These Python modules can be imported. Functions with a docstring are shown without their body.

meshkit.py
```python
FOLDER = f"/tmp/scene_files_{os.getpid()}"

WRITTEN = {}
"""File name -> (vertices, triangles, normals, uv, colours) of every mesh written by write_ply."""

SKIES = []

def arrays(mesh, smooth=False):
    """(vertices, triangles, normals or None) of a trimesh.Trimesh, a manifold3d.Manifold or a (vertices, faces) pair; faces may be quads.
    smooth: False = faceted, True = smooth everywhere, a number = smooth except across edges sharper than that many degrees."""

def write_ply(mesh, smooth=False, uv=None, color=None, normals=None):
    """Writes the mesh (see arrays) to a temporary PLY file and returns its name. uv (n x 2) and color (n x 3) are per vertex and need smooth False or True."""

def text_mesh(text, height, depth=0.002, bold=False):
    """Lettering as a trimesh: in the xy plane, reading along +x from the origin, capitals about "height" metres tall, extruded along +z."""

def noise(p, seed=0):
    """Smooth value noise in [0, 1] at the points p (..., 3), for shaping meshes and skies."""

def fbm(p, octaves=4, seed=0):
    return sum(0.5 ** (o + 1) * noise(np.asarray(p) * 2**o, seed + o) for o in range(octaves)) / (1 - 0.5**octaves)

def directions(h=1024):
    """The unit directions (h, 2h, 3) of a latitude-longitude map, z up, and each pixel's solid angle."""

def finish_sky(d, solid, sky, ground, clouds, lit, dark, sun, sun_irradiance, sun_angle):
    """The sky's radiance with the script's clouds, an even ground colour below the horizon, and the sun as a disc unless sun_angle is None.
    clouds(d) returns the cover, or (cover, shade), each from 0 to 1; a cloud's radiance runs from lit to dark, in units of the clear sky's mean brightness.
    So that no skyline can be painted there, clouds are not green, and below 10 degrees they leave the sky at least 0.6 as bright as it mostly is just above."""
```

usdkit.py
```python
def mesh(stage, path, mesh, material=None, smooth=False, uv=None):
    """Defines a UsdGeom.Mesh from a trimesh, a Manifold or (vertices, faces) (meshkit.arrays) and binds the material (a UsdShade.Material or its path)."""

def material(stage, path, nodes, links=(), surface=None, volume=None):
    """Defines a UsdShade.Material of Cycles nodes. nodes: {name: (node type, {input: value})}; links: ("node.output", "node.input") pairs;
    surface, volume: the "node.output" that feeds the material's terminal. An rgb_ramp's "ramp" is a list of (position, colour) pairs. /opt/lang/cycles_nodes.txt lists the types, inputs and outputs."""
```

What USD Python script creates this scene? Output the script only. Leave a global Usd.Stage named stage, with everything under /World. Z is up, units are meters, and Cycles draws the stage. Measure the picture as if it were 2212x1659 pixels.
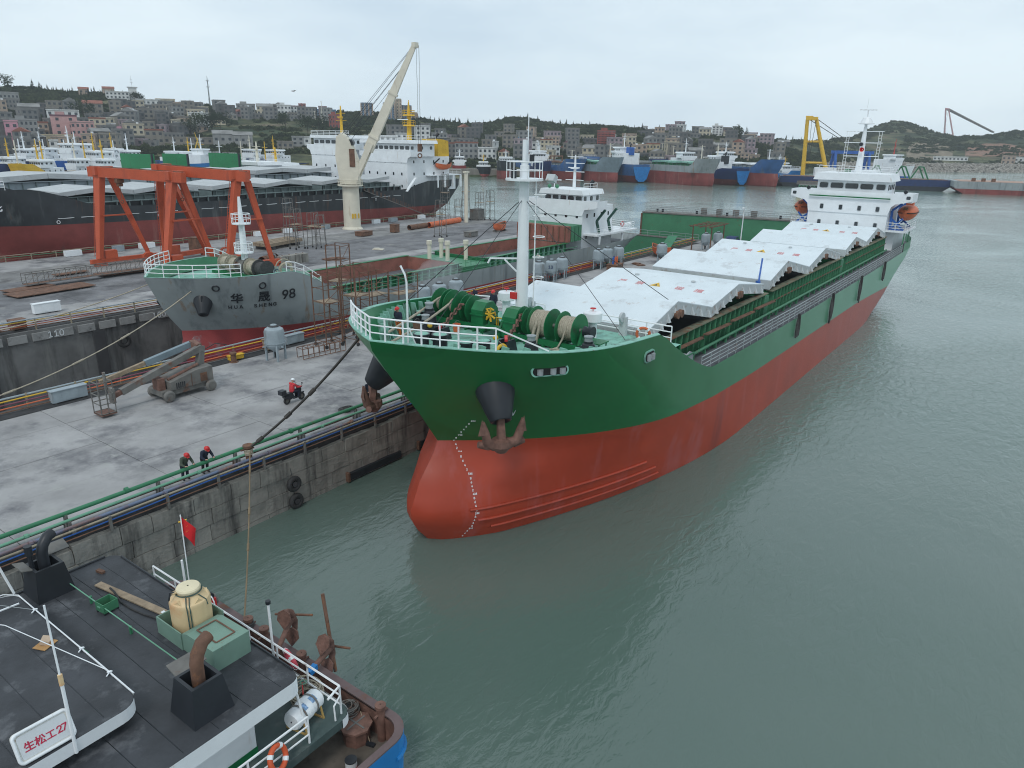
import math, random, glob
import numpy as np, trimesh, manifold3d as m3
import usdkit, meshkit
from pxr import Usd, UsdGeom, UsdLux, UsdShade, Gf, Sdf, Vt
random.seed(7); RNG = np.random.default_rng(7)
stage = Usd.Stage.CreateInMemory()
UsdGeom.SetStageUpAxis(stage, UsdGeom.Tokens.z); UsdGeom.SetStageMetersPerUnit(stage, 1.0)
W = UsdGeom.Xform.Define(stage, '/World'); stage.SetDefaultPrim(W.GetPrim())
UsdGeom.Scope.Define(stage, '/World/Looks')
# ---------------------------------------------------------------- camera, sky, sun, exposure
F_PX, CX, CY, CAM_Z = 1560.0, 1106.0, 829.5, 20.4
PITCH, HEAD, ROLL = math.radians(18.7125), math.radians(35.8367), math.radians(1.05118)
SUN_EL, SUN_AZ = math.radians(52), math.radians(200)     # high, veiled by cloud
EXPOSURE, SKY_STRENGTH, SUN_INT = 0.14, 0.1, 0.25
FWD = np.array([math.cos(HEAD), math.sin(HEAD), 0.0]); UPZ = np.array([0, 0, 1.0])
R0 = np.array([math.sin(HEAD), -math.cos(HEAD), 0.0])
LOOK = FWD * math.cos(PITCH) - UPZ * math.sin(PITCH); U0 = FWD * math.sin(PITCH) + UPZ * math.cos(PITCH)
RT = R0 * math.cos(ROLL) + U0 * math.sin(ROLL); UP = -R0 * math.sin(ROLL) + U0 * math.cos(ROLL)
CAM = np.array([0, 0, CAM_Z])
cam = UsdGeom.Camera.Define(stage, '/World/camera')
cam.CreateHorizontalApertureAttr(36.0); cam.CreateVerticalApertureAttr(27.0)
cam.CreateFocalLengthAttr(F_PX / 2212 * 36); cam.CreateClippingRangeAttr(Gf.Vec2f(0.1, 20000))
mtx = Gf.Matrix4d(*[float(x) for x in (*RT, 0, *UP, 0, *(-LOOK), 0, *CAM, 1)])
cam.AddTransformOp().Set(mtx); cam.CreateExposureAttr(EXPOSURE)
sun_dir = np.array([math.cos(SUN_EL) * math.cos(SUN_AZ), math.cos(SUN_EL) * math.sin(SUN_AZ), math.sin(SUN_EL)])
dome = UsdLux.DomeLight.Define(stage, '/World/sky')
dome.GetPrim().SetCustomDataByKey('kind', 'structure')
skym = usdkit.material(stage, '/World/Looks/overcast_sky', {
    'sky': ('sky_texture', {'sky_type': 'single_scattering', 'sun_disc': False, 'sun_elevation': SUN_EL, 'sun_rotation': math.atan2(sun_dir[0], sun_dir[1])}),
    'tc': ('texture_coordinate', {}),
    'mp': ('mapping', {'scale': (1.2, 1.2, 4.5)}),
    'no': ('noise_texture', {'scale': 1.6, 'detail': 5.0, 'roughness': 0.55}),
    'rp': ('rgb_ramp', {'ramp': [(0.3, (5.6, 6.85, 7.9)), (0.64, (7.7, 8.8, 9.4))]}),
    'mx': ('mix', {'fac': 0.93}),
    'bg': ('background_shader', {'strength': SKY_STRENGTH})},
    [('tc.generated', 'mp.vector'), ('mp.vector', 'no.vector'), ('no.fac', 'rp.fac'), ('sky.color', 'mx.color1'), ('rp.color', 'mx.color2'), ('mx.color', 'bg.color')], surface='bg.background')
UsdShade.MaterialBindingAPI.Apply(dome.GetPrim()).Bind(skym)
sun = UsdLux.DistantLight.Define(stage, '/World/sun')
sun.CreateIntensityAttr(SUN_INT); sun.CreateAngleAttr(14.0); sun.CreateNormalizeAttr(True); sun.CreateColorAttr(Gf.Vec3f(1, 0.97, 0.93))
q = Gf.Rotation(Gf.Vec3d(0, 0, -1), Gf.Vec3d(*[float(-x) for x in sun_dir])).GetQuat()
sun.AddOrientOp().Set(Gf.Quatf(q))
# ---------------------------------------------------------------- photo-survey helpers (a sight line met with a real plane)
def ray(px, py):
    dx, dy = px - CX, py - CY; c, s = math.cos(ROLL), math.sin(ROLL)
    return R0 * (dx * c + dy * s) - U0 * (-dx * s + dy * c) + LOOK * F_PX
def at(px, py, z=0.0):
    r = ray(px, py); return CAM + r * (z - CAM_Z) / r[2]
def aty(px, py, y):
    r = ray(px, py); return CAM + r * y / r[1]
def atx(px, py, x):
    r = ray(px, py); return CAM + r * x / r[0]
# ---------------------------------------------------------------- materials
LOOKS = {}
def paint(name, base, rough=0.5, metal=0.0, var=0.12, scale=0.6, dirt=None, dirt_amt=0.0, dirt_scale=1.2, streak=False, bump=0.0, bump_scale=8.0, spec=0.4, dirt2=None, dirt2_amt=0.0, dirt2_scale=0.35, coords='position', aft=None):
    """A procedural surface: base colour with soft tone variation, up to two kinds of stain (streak: run down the surface), fine relief."""
    if name in LOOKS: return LOOKS[name]
    base = np.array(base, float)
    n = {'geo': ('geometry', {}), 'n1': ('noise_texture', {'scale': scale, 'detail': 4.0, 'roughness': 0.6}),
         'r1': ('rgb_ramp', {'ramp': [(0.3, tuple(base * (1 - var))), (0.7, tuple(np.minimum(base * (1 + var), 0.9)))]}),
         'p': ('principled_bsdf', {'roughness': rough, 'metallic': metal, 'specular_ior_level': spec})}
    src = 'geo.position'
    if coords == 'object':
        n['tc'] = ('texture_coordinate', {}); src = 'tc.object'
    l = [(src, 'n1.vector'), ('n1.fac', 'r1.fac')]; out = 'r1.color'
    for k, (dc, da, ds) in enumerate(((dirt, dirt_amt, dirt_scale), (dirt2, dirt2_amt, dirt2_scale))):
        if dc is None: continue
        a, b, c, m = f'd{k}', f'e{k}', f'f{k}', f'g{k}'
        n[m] = ('mapping', {'scale': (1, 1, 0.12) if streak else (1, 1, 1), 'location': (k * 7.3, 3.1, 1.7)})
        n[a] = ('noise_texture', {'scale': ds, 'detail': 6.0, 'roughness': 0.65})
        n[b] = ('rgb_ramp', {'ramp': [(max(0.0, 0.66 - 0.3 * da), (0, 0, 0)), (min(1.0, 0.78 - 0.2 * da), (1, 1, 1))]})
        n[c] = ('mix', {'color2': tuple(dc)})
        l += [(src, m + '.vector'), (m + '.vector', a + '.vector'), (a + '.fac', b + '.fac'), (b + '.color', c + '.fac'), (out, c + '.color1')]; out = c + '.color'
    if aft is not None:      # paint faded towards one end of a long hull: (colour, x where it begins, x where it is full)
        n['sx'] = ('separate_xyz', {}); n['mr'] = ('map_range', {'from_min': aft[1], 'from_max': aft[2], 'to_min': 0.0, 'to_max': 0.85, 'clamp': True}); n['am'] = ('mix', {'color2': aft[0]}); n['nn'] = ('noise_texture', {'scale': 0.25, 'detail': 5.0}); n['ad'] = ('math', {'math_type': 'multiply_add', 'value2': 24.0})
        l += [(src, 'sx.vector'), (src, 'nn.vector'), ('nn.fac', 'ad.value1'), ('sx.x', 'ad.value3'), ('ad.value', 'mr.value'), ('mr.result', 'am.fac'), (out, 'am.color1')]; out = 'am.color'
    l.append((out, 'p.base_color'))
    if bump:
        n['bn'] = ('noise_texture', {'scale': bump_scale, 'detail': 5.0}); n['bp'] = ('bump', {'strength': bump, 'distance': 0.05})
        l += [(src, 'bn.vector'), ('bn.fac', 'bp.height'), ('bp.normal', 'p.normal')]
    LOOKS[name] = usdkit.material(stage, '/World/Looks/' + name, n, l, surface='p.BSDF')
    return LOOKS[name]
RUST = (0.16, 0.06, 0.025)
m_white = paint('white_paint', (0.72, 0.75, 0.77), 0.45, var=0.06, dirt=(0.42, 0.33, 0.24), dirt_amt=0.12, streak=True)
m_rail = paint('white_rail_paint', (0.75, 0.77, 0.78), 0.45, var=0.06, dirt=RUST, dirt_amt=0.1, dirt_scale=2.2)
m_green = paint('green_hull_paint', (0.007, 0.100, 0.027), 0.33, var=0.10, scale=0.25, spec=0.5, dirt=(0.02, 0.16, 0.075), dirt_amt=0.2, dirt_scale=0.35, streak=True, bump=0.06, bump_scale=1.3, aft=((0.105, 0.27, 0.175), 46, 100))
m_greenold = paint('weathered_green_paint', (0.05, 0.19, 0.10), 0.5, var=0.15, scale=0.4, dirt=RUST, dirt_amt=0.1)
m_greenin = paint('deck_gear_green_paint', (0.008, 0.13, 0.045), 0.4, var=0.15, scale=1.5, dirt=(0.03, 0.05, 0.03), dirt_amt=0.25)
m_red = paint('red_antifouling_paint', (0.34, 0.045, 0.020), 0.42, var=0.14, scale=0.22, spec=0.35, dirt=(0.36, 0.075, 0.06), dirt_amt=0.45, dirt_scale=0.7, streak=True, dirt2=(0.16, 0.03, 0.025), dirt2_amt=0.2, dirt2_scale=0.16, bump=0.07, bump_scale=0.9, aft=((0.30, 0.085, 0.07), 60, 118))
m_redold = paint('faded_red_antifouling', (0.20, 0.045, 0.04), 0.6, var=0.2, scale=0.3, dirt=(0.26, 0.12, 0.10), dirt_amt=0.3, dirt_scale=0.5, streak=True, dirt2=(0.05, 0.025, 0.02), dirt2_amt=0.3, dirt2_scale=0.25)
m_mint = paint('mint_deck_paint', (0.20, 0.42, 0.34), 0.6, var=0.14, scale=0.9, dirt=(0.10, 0.16, 0.13), dirt_amt=0.5, dirt_scale=0.9, dirt2=(0.22, 0.13, 0.08), dirt2_amt=0.15, dirt2_scale=2.0)
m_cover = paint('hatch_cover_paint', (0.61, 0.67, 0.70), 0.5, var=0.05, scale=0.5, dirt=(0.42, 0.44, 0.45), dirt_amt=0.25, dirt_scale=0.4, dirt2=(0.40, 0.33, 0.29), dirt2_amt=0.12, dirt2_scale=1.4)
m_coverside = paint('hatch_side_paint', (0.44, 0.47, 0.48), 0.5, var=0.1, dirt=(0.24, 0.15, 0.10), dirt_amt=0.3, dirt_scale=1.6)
m_deckgrey = paint('grey_deck_paint', (0.10, 0.105, 0.115), 0.7, var=0.2, scale=0.8, dirt=(0.05, 0.045, 0.045), dirt_amt=0.4)
m_greyrail = paint('grey_rail_paint', (0.27, 0.30, 0.31), 0.6, var=0.15, dirt=RUST, dirt_amt=0.15)
m_black = paint('black_gear_paint', (0.018, 0.021, 0.026), 0.42, var=0.3)
m_dark = paint('dark_hold', (0.012, 0.012, 0.013), 0.8)
m_glass = paint('dark_window_glass', (0.02, 0.026, 0.032), 0.08, var=0.25, spec=0.7)
m_rust = paint('rusty_steel', (0.14, 0.075, 0.05), 0.8, var=0.35, scale=1.5, dirt=(0.22, 0.10, 0.05), dirt_amt=0.4, dirt_scale=3)
m_brown = paint('brown_anchor_iron', (0.16, 0.085, 0.065), 0.75, var=0.35, scale=3, bump=0.4, bump_scale=14)
m_rope = paint('beige_rope', (0.36, 0.32, 0.25), 0.9, var=0.25, scale=8, bump=0.6, bump_scale=30)
m_ropedark = paint('dark_rope', (0.055, 0.055, 0.055), 0.9, var=0.3, scale=8)
m_yellow = paint('yellow_paint', (0.62, 0.38, 0.03), 0.5, var=0.12, dirt=RUST, dirt_amt=0.1)
m_orange = paint('orange_paint', (0.55, 0.13, 0.05), 0.5, var=0.12, dirt=(0.28, 0.10, 0.06), dirt_amt=0.2)
m_redbright = paint('bright_red_paint', (0.52, 0.03, 0.03), 0.45, var=0.1)
m_blue = paint('blue_paint', (0.02, 0.10, 0.36), 0.5, var=0.15, dirt=(0.10, 0.09, 0.10), dirt_amt=0.15)
m_blueb = paint('bright_blue_hull_paint', (0.012, 0.16, 0.42), 0.42, var=0.12, dirt=(0.10, 0.10, 0.12), dirt_amt=0.15, streak=True)
m_navy = paint('navy_paint', (0.012, 0.03, 0.10), 0.5, var=0.2, dirt=(0.06, 0.05, 0.05), dirt_amt=0.2, streak=True)
m_greyhull = paint('rust_streaked_grey_hull', (0.25, 0.28, 0.285), 0.5, var=0.12, scale=0.4, dirt=(0.20, 0.105, 0.04), dirt_amt=0.22, dirt_scale=0.9, streak=True, dirt2=(0.12, 0.14, 0.15), dirt2_amt=0.4, dirt2_scale=0.5, bump=0.08, bump_scale=1.0)
m_blackhull = paint('weathered_black_hull', (0.028, 0.033, 0.037), 0.55, var=0.3, scale=0.3, dirt=(0.10, 0.11, 0.11), dirt_amt=0.35, dirt_scale=0.5, streak=True, dirt2=(0.11, 0.06, 0.04), dirt2_amt=0.25, dirt2_scale=0.8)
m_concrete = paint('pier_concrete', (0.30, 0.295, 0.295), 0.85, var=0.22, scale=0.35, dirt=(0.125, 0.125, 0.135), dirt_amt=0.55, dirt_scale=0.28, dirt2=(0.32, 0.32, 0.31), dirt2_amt=0.35, dirt2_scale=0.8, bump=0.25, bump_scale=6)
m_concrete2 = paint('dark_pier_concrete', (0.17, 0.17, 0.178), 0.85, var=0.25, scale=0.3, dirt=(0.075, 0.075, 0.08), dirt_amt=0.6, dirt_scale=0.22, dirt2=(0.24, 0.235, 0.225), dirt2_amt=0.3, dirt2_scale=0.5, bump=0.25, bump_scale=6)
m_wall = paint('quay_wall_concrete', (0.25, 0.24, 0.215), 0.9, var=0.25, scale=0.8, dirt=(0.06, 0.058, 0.055), dirt_amt=0.5, dirt_scale=0.9, streak=True, dirt2=(0.27, 0.26, 0.235), dirt2_amt=0.5, dirt2_scale=1.3, bump=0.7, bump_scale=5)
m_joint = paint('dark_joint', (0.055, 0.055, 0.058), 0.9, var=0.2)
m_roofing = paint('dark_roof_felt', (0.038, 0.041, 0.047), 0.62, var=0.35, scale=0.7, dirt=(0.115, 0.12, 0.13), dirt_amt=0.35, dirt_scale=0.8, dirt2=(0.03, 0.032, 0.037), dirt2_amt=0.3, dirt2_scale=1.6, bump=0.2, bump_scale=9)
m_galv = paint('galvanised_tank', (0.28, 0.33, 0.36), 0.5, var=0.12, scale=1.2, dirt=(0.16, 0.17, 0.17), dirt_amt=0.3, dirt_scale=1.2, streak=True)
m_crane = paint('cream_crane_paint', (0.62, 0.58, 0.48), 0.5, var=0.07, dirt=(0.34, 0.22, 0.13), dirt_amt=0.12, streak=True)
m_gantry = paint('orange_red_gantry_paint', (0.46, 0.085, 0.035), 0.5, var=0.1, dirt=(0.28, 0.06, 0.035), dirt_amt=0.35, dirt_scale=0.8, streak=True)
m_wood = paint('weathered_wood', (0.26, 0.20, 0.14), 0.85, var=0.3, scale=3)
m_rubber = paint('black_rubber', (0.03, 0.03, 0.031), 0.75, var=0.3, scale=3)
m_steel = paint('dusty_grey_steel', (0.15, 0.145, 0.135), 0.7, var=0.25, scale=1.5, dirt=RUST, dirt_amt=0.3)
m_skin = paint('skin', (0.42, 0.25, 0.18), 0.55, var=0.05)
# ---------------------------------------------------------------- mesh builder
def rotz(a):
    c, s = math.cos(a), math.sin(a); return np.array([[c, -s, 0], [s, c, 0], [0, 0, 1.0]])
class MB:
    def __init__(self): self.V, self.F, self.n = [], [], 0
    def add(self, v, f):
        v = np.asarray(v, float); f = np.asarray(f, int)
        if f.shape[1] == 4: f = np.vstack([f[:, [0, 1, 2]], f[:, [0, 2, 3]]])
        self.V.append(v); self.F.append(f + self.n); self.n += len(v); return self
    def tm(self, m): return self.add(m.vertices, m.faces)
    def box(self, c, s, rz=0.0, ry=0.0, rx=0.0):
        h = np.array(s, float) / 2
        v = np.array([[x, y, z] for x in (-1, 1) for y in (-1, 1) for z in (-1, 1)]) * h
        if rx: a = rotz(rx); v = v @ np.array([[1, 0, 0], [0, a[0, 0], a[0, 1]], [0, a[1, 0], a[1, 1]]]).T
        if ry: c_, s_ = math.cos(ry), math.sin(ry); v = v @ np.array([[c_, 0, s_], [0, 1, 0], [-s_, 0, c_]]).T
        if rz: v = v @ rotz(rz).T
        return self.add(v + np.array(c, float), [[0, 1, 3, 2], [4, 6, 7, 5], [0, 4, 5, 1], [2, 3, 7, 6], [0, 2, 6, 4], [1, 5, 7, 3]])
    def box2(self, lo, hi):
        lo, hi = np.array(lo, float), np.array(hi, float); return self.box((lo + hi) / 2, hi - lo)
    def frame(self, p, q):
        d = np.array(q, float) - np.array(p, float); L = np.linalg.norm(d); d = d / max(L, 1e-9)
        a = np.cross(d, [0, 0, 1.0]) if abs(d[2]) < 0.99 else np.array([1.0, 0, 0])
        a /= np.linalg.norm(a); b = np.cross(a, d); return d, a, b
    def bar(self, p, q, w, h=None, w2=None, h2=None):
        h = w if h is None else h; w2 = w if w2 is None else w2; h2 = h if h2 is None else h2
        p, q = np.array(p, float), np.array(q, float); d, a, b = self.frame(p, q); v = []
        for c, ww, hh in ((p, w, h), (q, w2, h2)):
            for sx, sy in ((-1, -1), (1, -1), (1, 1), (-1, 1)): v.append(c + a * sx * ww / 2 + b * sy * hh / 2)
        return self.add(v, [[0, 1, 2, 3], [7, 6, 5, 4], [0, 4, 5, 1], [1, 5, 6, 2], [2, 6, 7, 3], [3, 7, 4, 0]])
    def tube(self, pts, r, n=6, closed=False):
        p = np.asarray(pts, float); t = np.gradient(p, axis=0) if not closed else np.roll(p, -1, 0) - np.roll(p, 1, 0)
        t /= np.linalg.norm(t, axis=1, keepdims=True) + 1e-12
        a = np.cross(t, [0, 0, 1.0]); bad = np.linalg.norm(a, axis=1) < 0.05; a[bad] = np.cross(t[bad], [1.0, 0, 0])
        a /= np.linalg.norm(a, axis=1, keepdims=True)
        for i in range(1, len(a)):
            if a[i] @ a[i - 1] < 0: a[i] = -a[i]
        b = np.cross(t, a); ang = np.arange(n) * 2 * math.pi / n
        rr = np.broadcast_to(r, (len(p),))[:, None, None]
        v = p[:, None] + rr * (np.cos(ang)[None, :, None] * a[:, None] + np.sin(ang)[None, :, None] * b[:, None])
        m = len(p); f = []
        for i in range(m if closed else m - 1):
            k = (i + 1) % m
            for j in range(n): f.append([i * n + j, i * n + (j + 1) % n, k * n + (j + 1) % n, k * n + j])
        v = v.reshape(-1, 3); self.add(v, f)
        if not closed:
            self.add(np.vstack([v[:n], p[:1]]), [[(j + 1) % n, j, n] for j in range(n)])
            self.add(np.vstack([v[-n:], p[-1:]]), [[j, (j + 1) % n, n] for j in range(n)])
        return self
    def cyl(self, p, q, r, r2=None, n=12):
        r2 = r if r2 is None else r2
        p, q = np.array(p, float), np.array(q, float); return self.tube([p, q], [r, r2], n)
    def lathe(self, prof, c=(0, 0, 0), n=16, axis=None):
        prof = np.asarray(prof, float); ang = np.arange(n) * 2 * math.pi / n; k = len(prof)
        v = np.array([[r * math.cos(a), r * math.sin(a), z] for a in ang for r, z in prof]); f = []
        for j in range(n):
            jj = (j + 1) % n
            for i in range(k - 1): f.append([j * k + i, jj * k + i, jj * k + i + 1, j * k + i + 1])
        if axis is not None:
            d = np.array(axis, float); d /= np.linalg.norm(d); a = np.cross([0, 0, 1.0], d)
            a = np.array([1.0, 0, 0]) if np.linalg.norm(a) < 1e-6 else a / np.linalg.norm(a)
            b = np.cross(d, a); v = v @ np.array([a, b, d])
        return self.add(v + np.array(c, float), f)
    def prism(self, poly, z0, z1):
        p = np.asarray(poly, float); n = len(p)
        v = np.vstack([np.c_[p, np.full(n, z0)], np.c_[p, np.full(n, z1)]]); self.add(v, [[i, (i + 1) % n, n + (i + 1) % n, n + i] for i in range(n)])
        from shapely.geometry import Polygon
        vv, ff = trimesh.creation.triangulate_polygon(Polygon(p), engine='earcut')
        self.add(np.c_[vv, np.full(len(vv), z1)], ff); return self.add(np.c_[vv, np.full(len(vv), z0)], ff[:, ::-1])
    def prism_x(self, poly_yz, x0, x1):
        b = MB().prism(poly_yz, x0, x1); v = np.vstack(b.V)[:, [2, 0, 1]]; return self.add(v, np.vstack(b.F))
    def prism_y(self, poly_xz, y0, y1):
        b = MB().prism(poly_xz, y0, y1); v = np.vstack(b.V)[:, [0, 2, 1]]; return self.add(v, np.vstack(b.F)[:, ::-1])
    def grid(self, P):
        P = np.asarray(P, float); a, b = P.shape[:2]; i, j = np.meshgrid(np.arange(a - 1), np.arange(b - 1), indexing='ij')
        return self.add(P.reshape(-1, 3), np.stack([i * b + j, (i + 1) * b + j, (i + 1) * b + j + 1, i * b + j + 1], -1).reshape(-1, 4))
    def torus(self, c, R, r, axis=(0, 0, 1), n=20, m=8):
        d = np.array(axis, float); d /= np.linalg.norm(d); a = np.cross(d, [0, 0, 1.0]) if abs(d[2]) < 0.9 else np.array([1.0, 0, 0]); a /= np.linalg.norm(a); b = np.cross(d, a)
        th = np.arange(n) * 2 * math.pi / n; v = []
        for t in th:
            e = a * math.cos(t) + b * math.sin(t)
            for u in np.arange(m) * 2 * math.pi / m: v.append(np.array(c) + e * (R + r * math.cos(u)) + d * r * math.sin(u))
        f = [[i * m + j, ((i + 1) % n) * m + j, ((i + 1) % n) * m + (j + 1) % m, i * m + (j + 1) % m] for i in range(n) for j in range(m)]
        return self.add(v, f)
    def xf(self, R=None, t=None):
        self.V = [(v @ np.asarray(R).T if R is not None else v) + (0 if t is None else np.asarray(t)) for v in self.V]; return self
    def merge(self, o):
        for v, f in zip(o.V, o.F): pass
        if o.V: self.add(np.vstack(o.V), np.vstack(o.F))
        return self
    def mesh(self): return (np.vstack(self.V), np.vstack(self.F))
USED = {}
def numbered(parent, name):
    k = (parent, name); i = USED.get(k, 0); USED[k] = i + 1
    return name if i == 0 else f'{name}_{i:03d}'
def meta(prim, label=None, cat=None, group=None, kind=None):
    for k, v in (('label', label), ('category', cat), ('group', group), ('kind', kind)):
        if v: prim.SetCustomDataByKey(k, v)
    return prim
def path_of(parent):
    return '/World' if parent is None else (parent if isinstance(parent, str) else str(parent.GetPath()))
def obj(name, mb, mat, parent=None, smooth=False, label=None, cat=None, group=None, kind=None):
    if isinstance(mb, MB):
        if not mb.V: return None
        mb = mb.mesh()
    pp = path_of(parent); p = pp + '/' + numbered(pp, name)
    m = usdkit.mesh(stage, p, mb, mat, smooth=smooth)
    return meta(m.GetPrim(), label, cat, group, kind)
def thing(name, label, cat, loc=(0, 0, 0), rz=0.0, group=None, kind=None, scale=None):
    x = UsdGeom.Xform.Define(stage, '/World/' + numbered('/World', name))
    x.AddTranslateOp().Set(Gf.Vec3d(*[float(v) for v in loc]))
    if rz: x.AddRotateZOp().Set(math.degrees(rz))
    if scale: x.AddScaleOp().Set(Gf.Vec3f(*([float(scale)] * 3)))
    return meta(x.GetPrim(), label, cat, group, kind)
def dup(src, loc, rz=0.0, label=None, group=None, scale=None):
    name = src.GetName().rsplit('_', 1)[0] if src.GetName()[-3:].isdigit() else src.GetName()
    was = dict(src.GetCustomData())
    r = thing(name, label or was.get('label'), was.get('category'), loc, rz, group or was.get('group'), scale=scale)
    r.GetReferences().AddInternalReference(src.GetPath()); r.SetInstanceable(True)
    return r
def struct(name, mb, mat, smooth=False, label=None): return obj(name, mb, mat, None, smooth, label=label, kind='structure')
FONT = {}
def text_mb(text, height, depth=0.004, cjk=False, bold=False):
    """Flat lettering in the xy plane reading along +x, thin."""
    if not cjk: m = meshkit.text_mesh(text, height, depth, bold)
    else:
        from PIL import Image, ImageDraw, ImageFont
        from shapely import affinity, box, union_all
        font = ImageFont.truetype(glob.glob('/opt/blender-*/*/datafiles/fonts/Noto Sans CJK Regular.woff2')[0], 96)
        x0, y0, x1, y1 = font.getbbox(text, anchor='ls', stroke_width=2)
        im = Image.new('L', (x1 - x0 + 8, y1 - y0 + 8)); ImageDraw.Draw(im).text((4 - x0, 4 - y0), text, 255, font, anchor='ls', stroke_width=2)
        on = np.pad(np.asarray(im) > 127, ((0, 0), (1, 1))).astype(np.int8)
        rows, st = np.nonzero(np.diff(on, axis=1) == 1); en = np.nonzero(np.diff(on, axis=1) == -1)[1]
        sh = union_all(box(st, -rows - 1, en, -rows)).buffer(0.6).buffer(-0.6).simplify(0.8)
        s = height / 84.0; sh = affinity.affine_transform(sh, [s, 0, 0, s, -4 * s, (4 - y0) * s])
        m = trimesh.util.concatenate([trimesh.creation.extrude_polygon(g, depth, engine='earcut') for g in getattr(sh, 'geoms', [sh])])
    return MB().tm(m)
def plane_text(text, height, o, ux, uy, **k):
    """Lettering laid on a plane: origin o, reading along ux, letter tops along uy."""
    b = text_mb(text, height, **k); ux = np.array(ux, float); uy = np.array(uy, float); ux /= np.linalg.norm(ux); uy = uy - ux * (uy @ ux); uy /= np.linalg.norm(uy)
    return b.xf(np.array([ux, uy, np.cross(ux, uy)]).T, o)
# ================================================================ the setting: water, hills, piers, dry dock
PIER_Z = 3.4
def water_material():
    n = {'geo': ('geometry', {}),
         'm1': ('mapping', {'scale': (1.0, 2.2, 1.0), 'rotation': (0, 0, math.radians(25))}),
         'a': ('noise_texture', {'scale': 0.9, 'detail': 4.0, 'roughness': 0.55, 'distortion': 0.6}),
         'b': ('noise_texture', {'scale': 0.16, 'detail': 3.0, 'roughness': 0.5, 'distortion': 0.8}),
         'c': ('noise_texture', {'scale': 3.2, 'detail': 3.0, 'roughness': 0.5}),
         'calm': ('noise_texture', {'scale': 0.022, 'detail': 3.0, 'roughness': 0.5, 'distortion': 1.0}),
         'cr': ('map_range', {'from_min': 0.38, 'from_max': 0.62, 'to_min': 0.25, 'to_max': 1.0, 'clamp': True}),
         's1': ('math', {'math_type': 'multiply_add', 'value2': 0.75}),
         's2': ('math', {'math_type': 'multiply_add', 'value2': 0.16}),
         's3': ('math', {'math_type': 'multiply'}),
         'bp': ('bump', {'strength': 0.6, 'distance': 0.22}),
         'mud': ('noise_texture', {'scale': 0.035, 'detail': 3.0}),
         'rp': ('rgb_ramp', {'ramp': [(0.35, (0.076, 0.118, 0.100)), (0.65, (0.104, 0.142, 0.124))]}),
         'p': ('principled_bsdf', {'roughness': 0.06, 'ior': 1.52, 'specular_ior_level': 0.5})}
    l = [('geo.position', 'm1.vector'), ('m1.vector', 'a.vector'), ('geo.position', 'b.vector'), ('m1.vector', 'c.vector'), ('geo.position', 'calm.vector'), ('calm.fac', 'cr.value'),
         ('b.fac', 's1.value1'), ('a.fac', 's1.value3'), ('c.fac', 's2.value1'), ('s1.value', 's2.value3'), ('s2.value', 's3.value1'), ('cr.result', 's3.value2'),
         ('s3.value', 'bp.height'), ('bp.normal', 'p.normal'), ('geo.position', 'mud.vector'), ('mud.fac', 'rp.fac'), ('rp.color', 'p.base_color')]
    return usdkit.material(stage, '/World/Looks/harbour_water', n, l, surface='p.BSDF')
wb = MB()
for x0, y0, x1, y1 in ((-400, -1100, 2600, 33.0), (-400, 33.0, -50, 2400), (-50, 72.2, 2600, 2400), (129.0, 33.0, 2600, 72.2), (-50, 33.0, 129.0, 50.8)):   # one sheet, open over the drained dock
    wb.add([[x0, y0, 0], [x1, y0, 0], [x1, y1, 0], [x0, y1, 0]], [[0, 1, 2, 3]])
struct('sea_water', wb, water_material())
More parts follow.
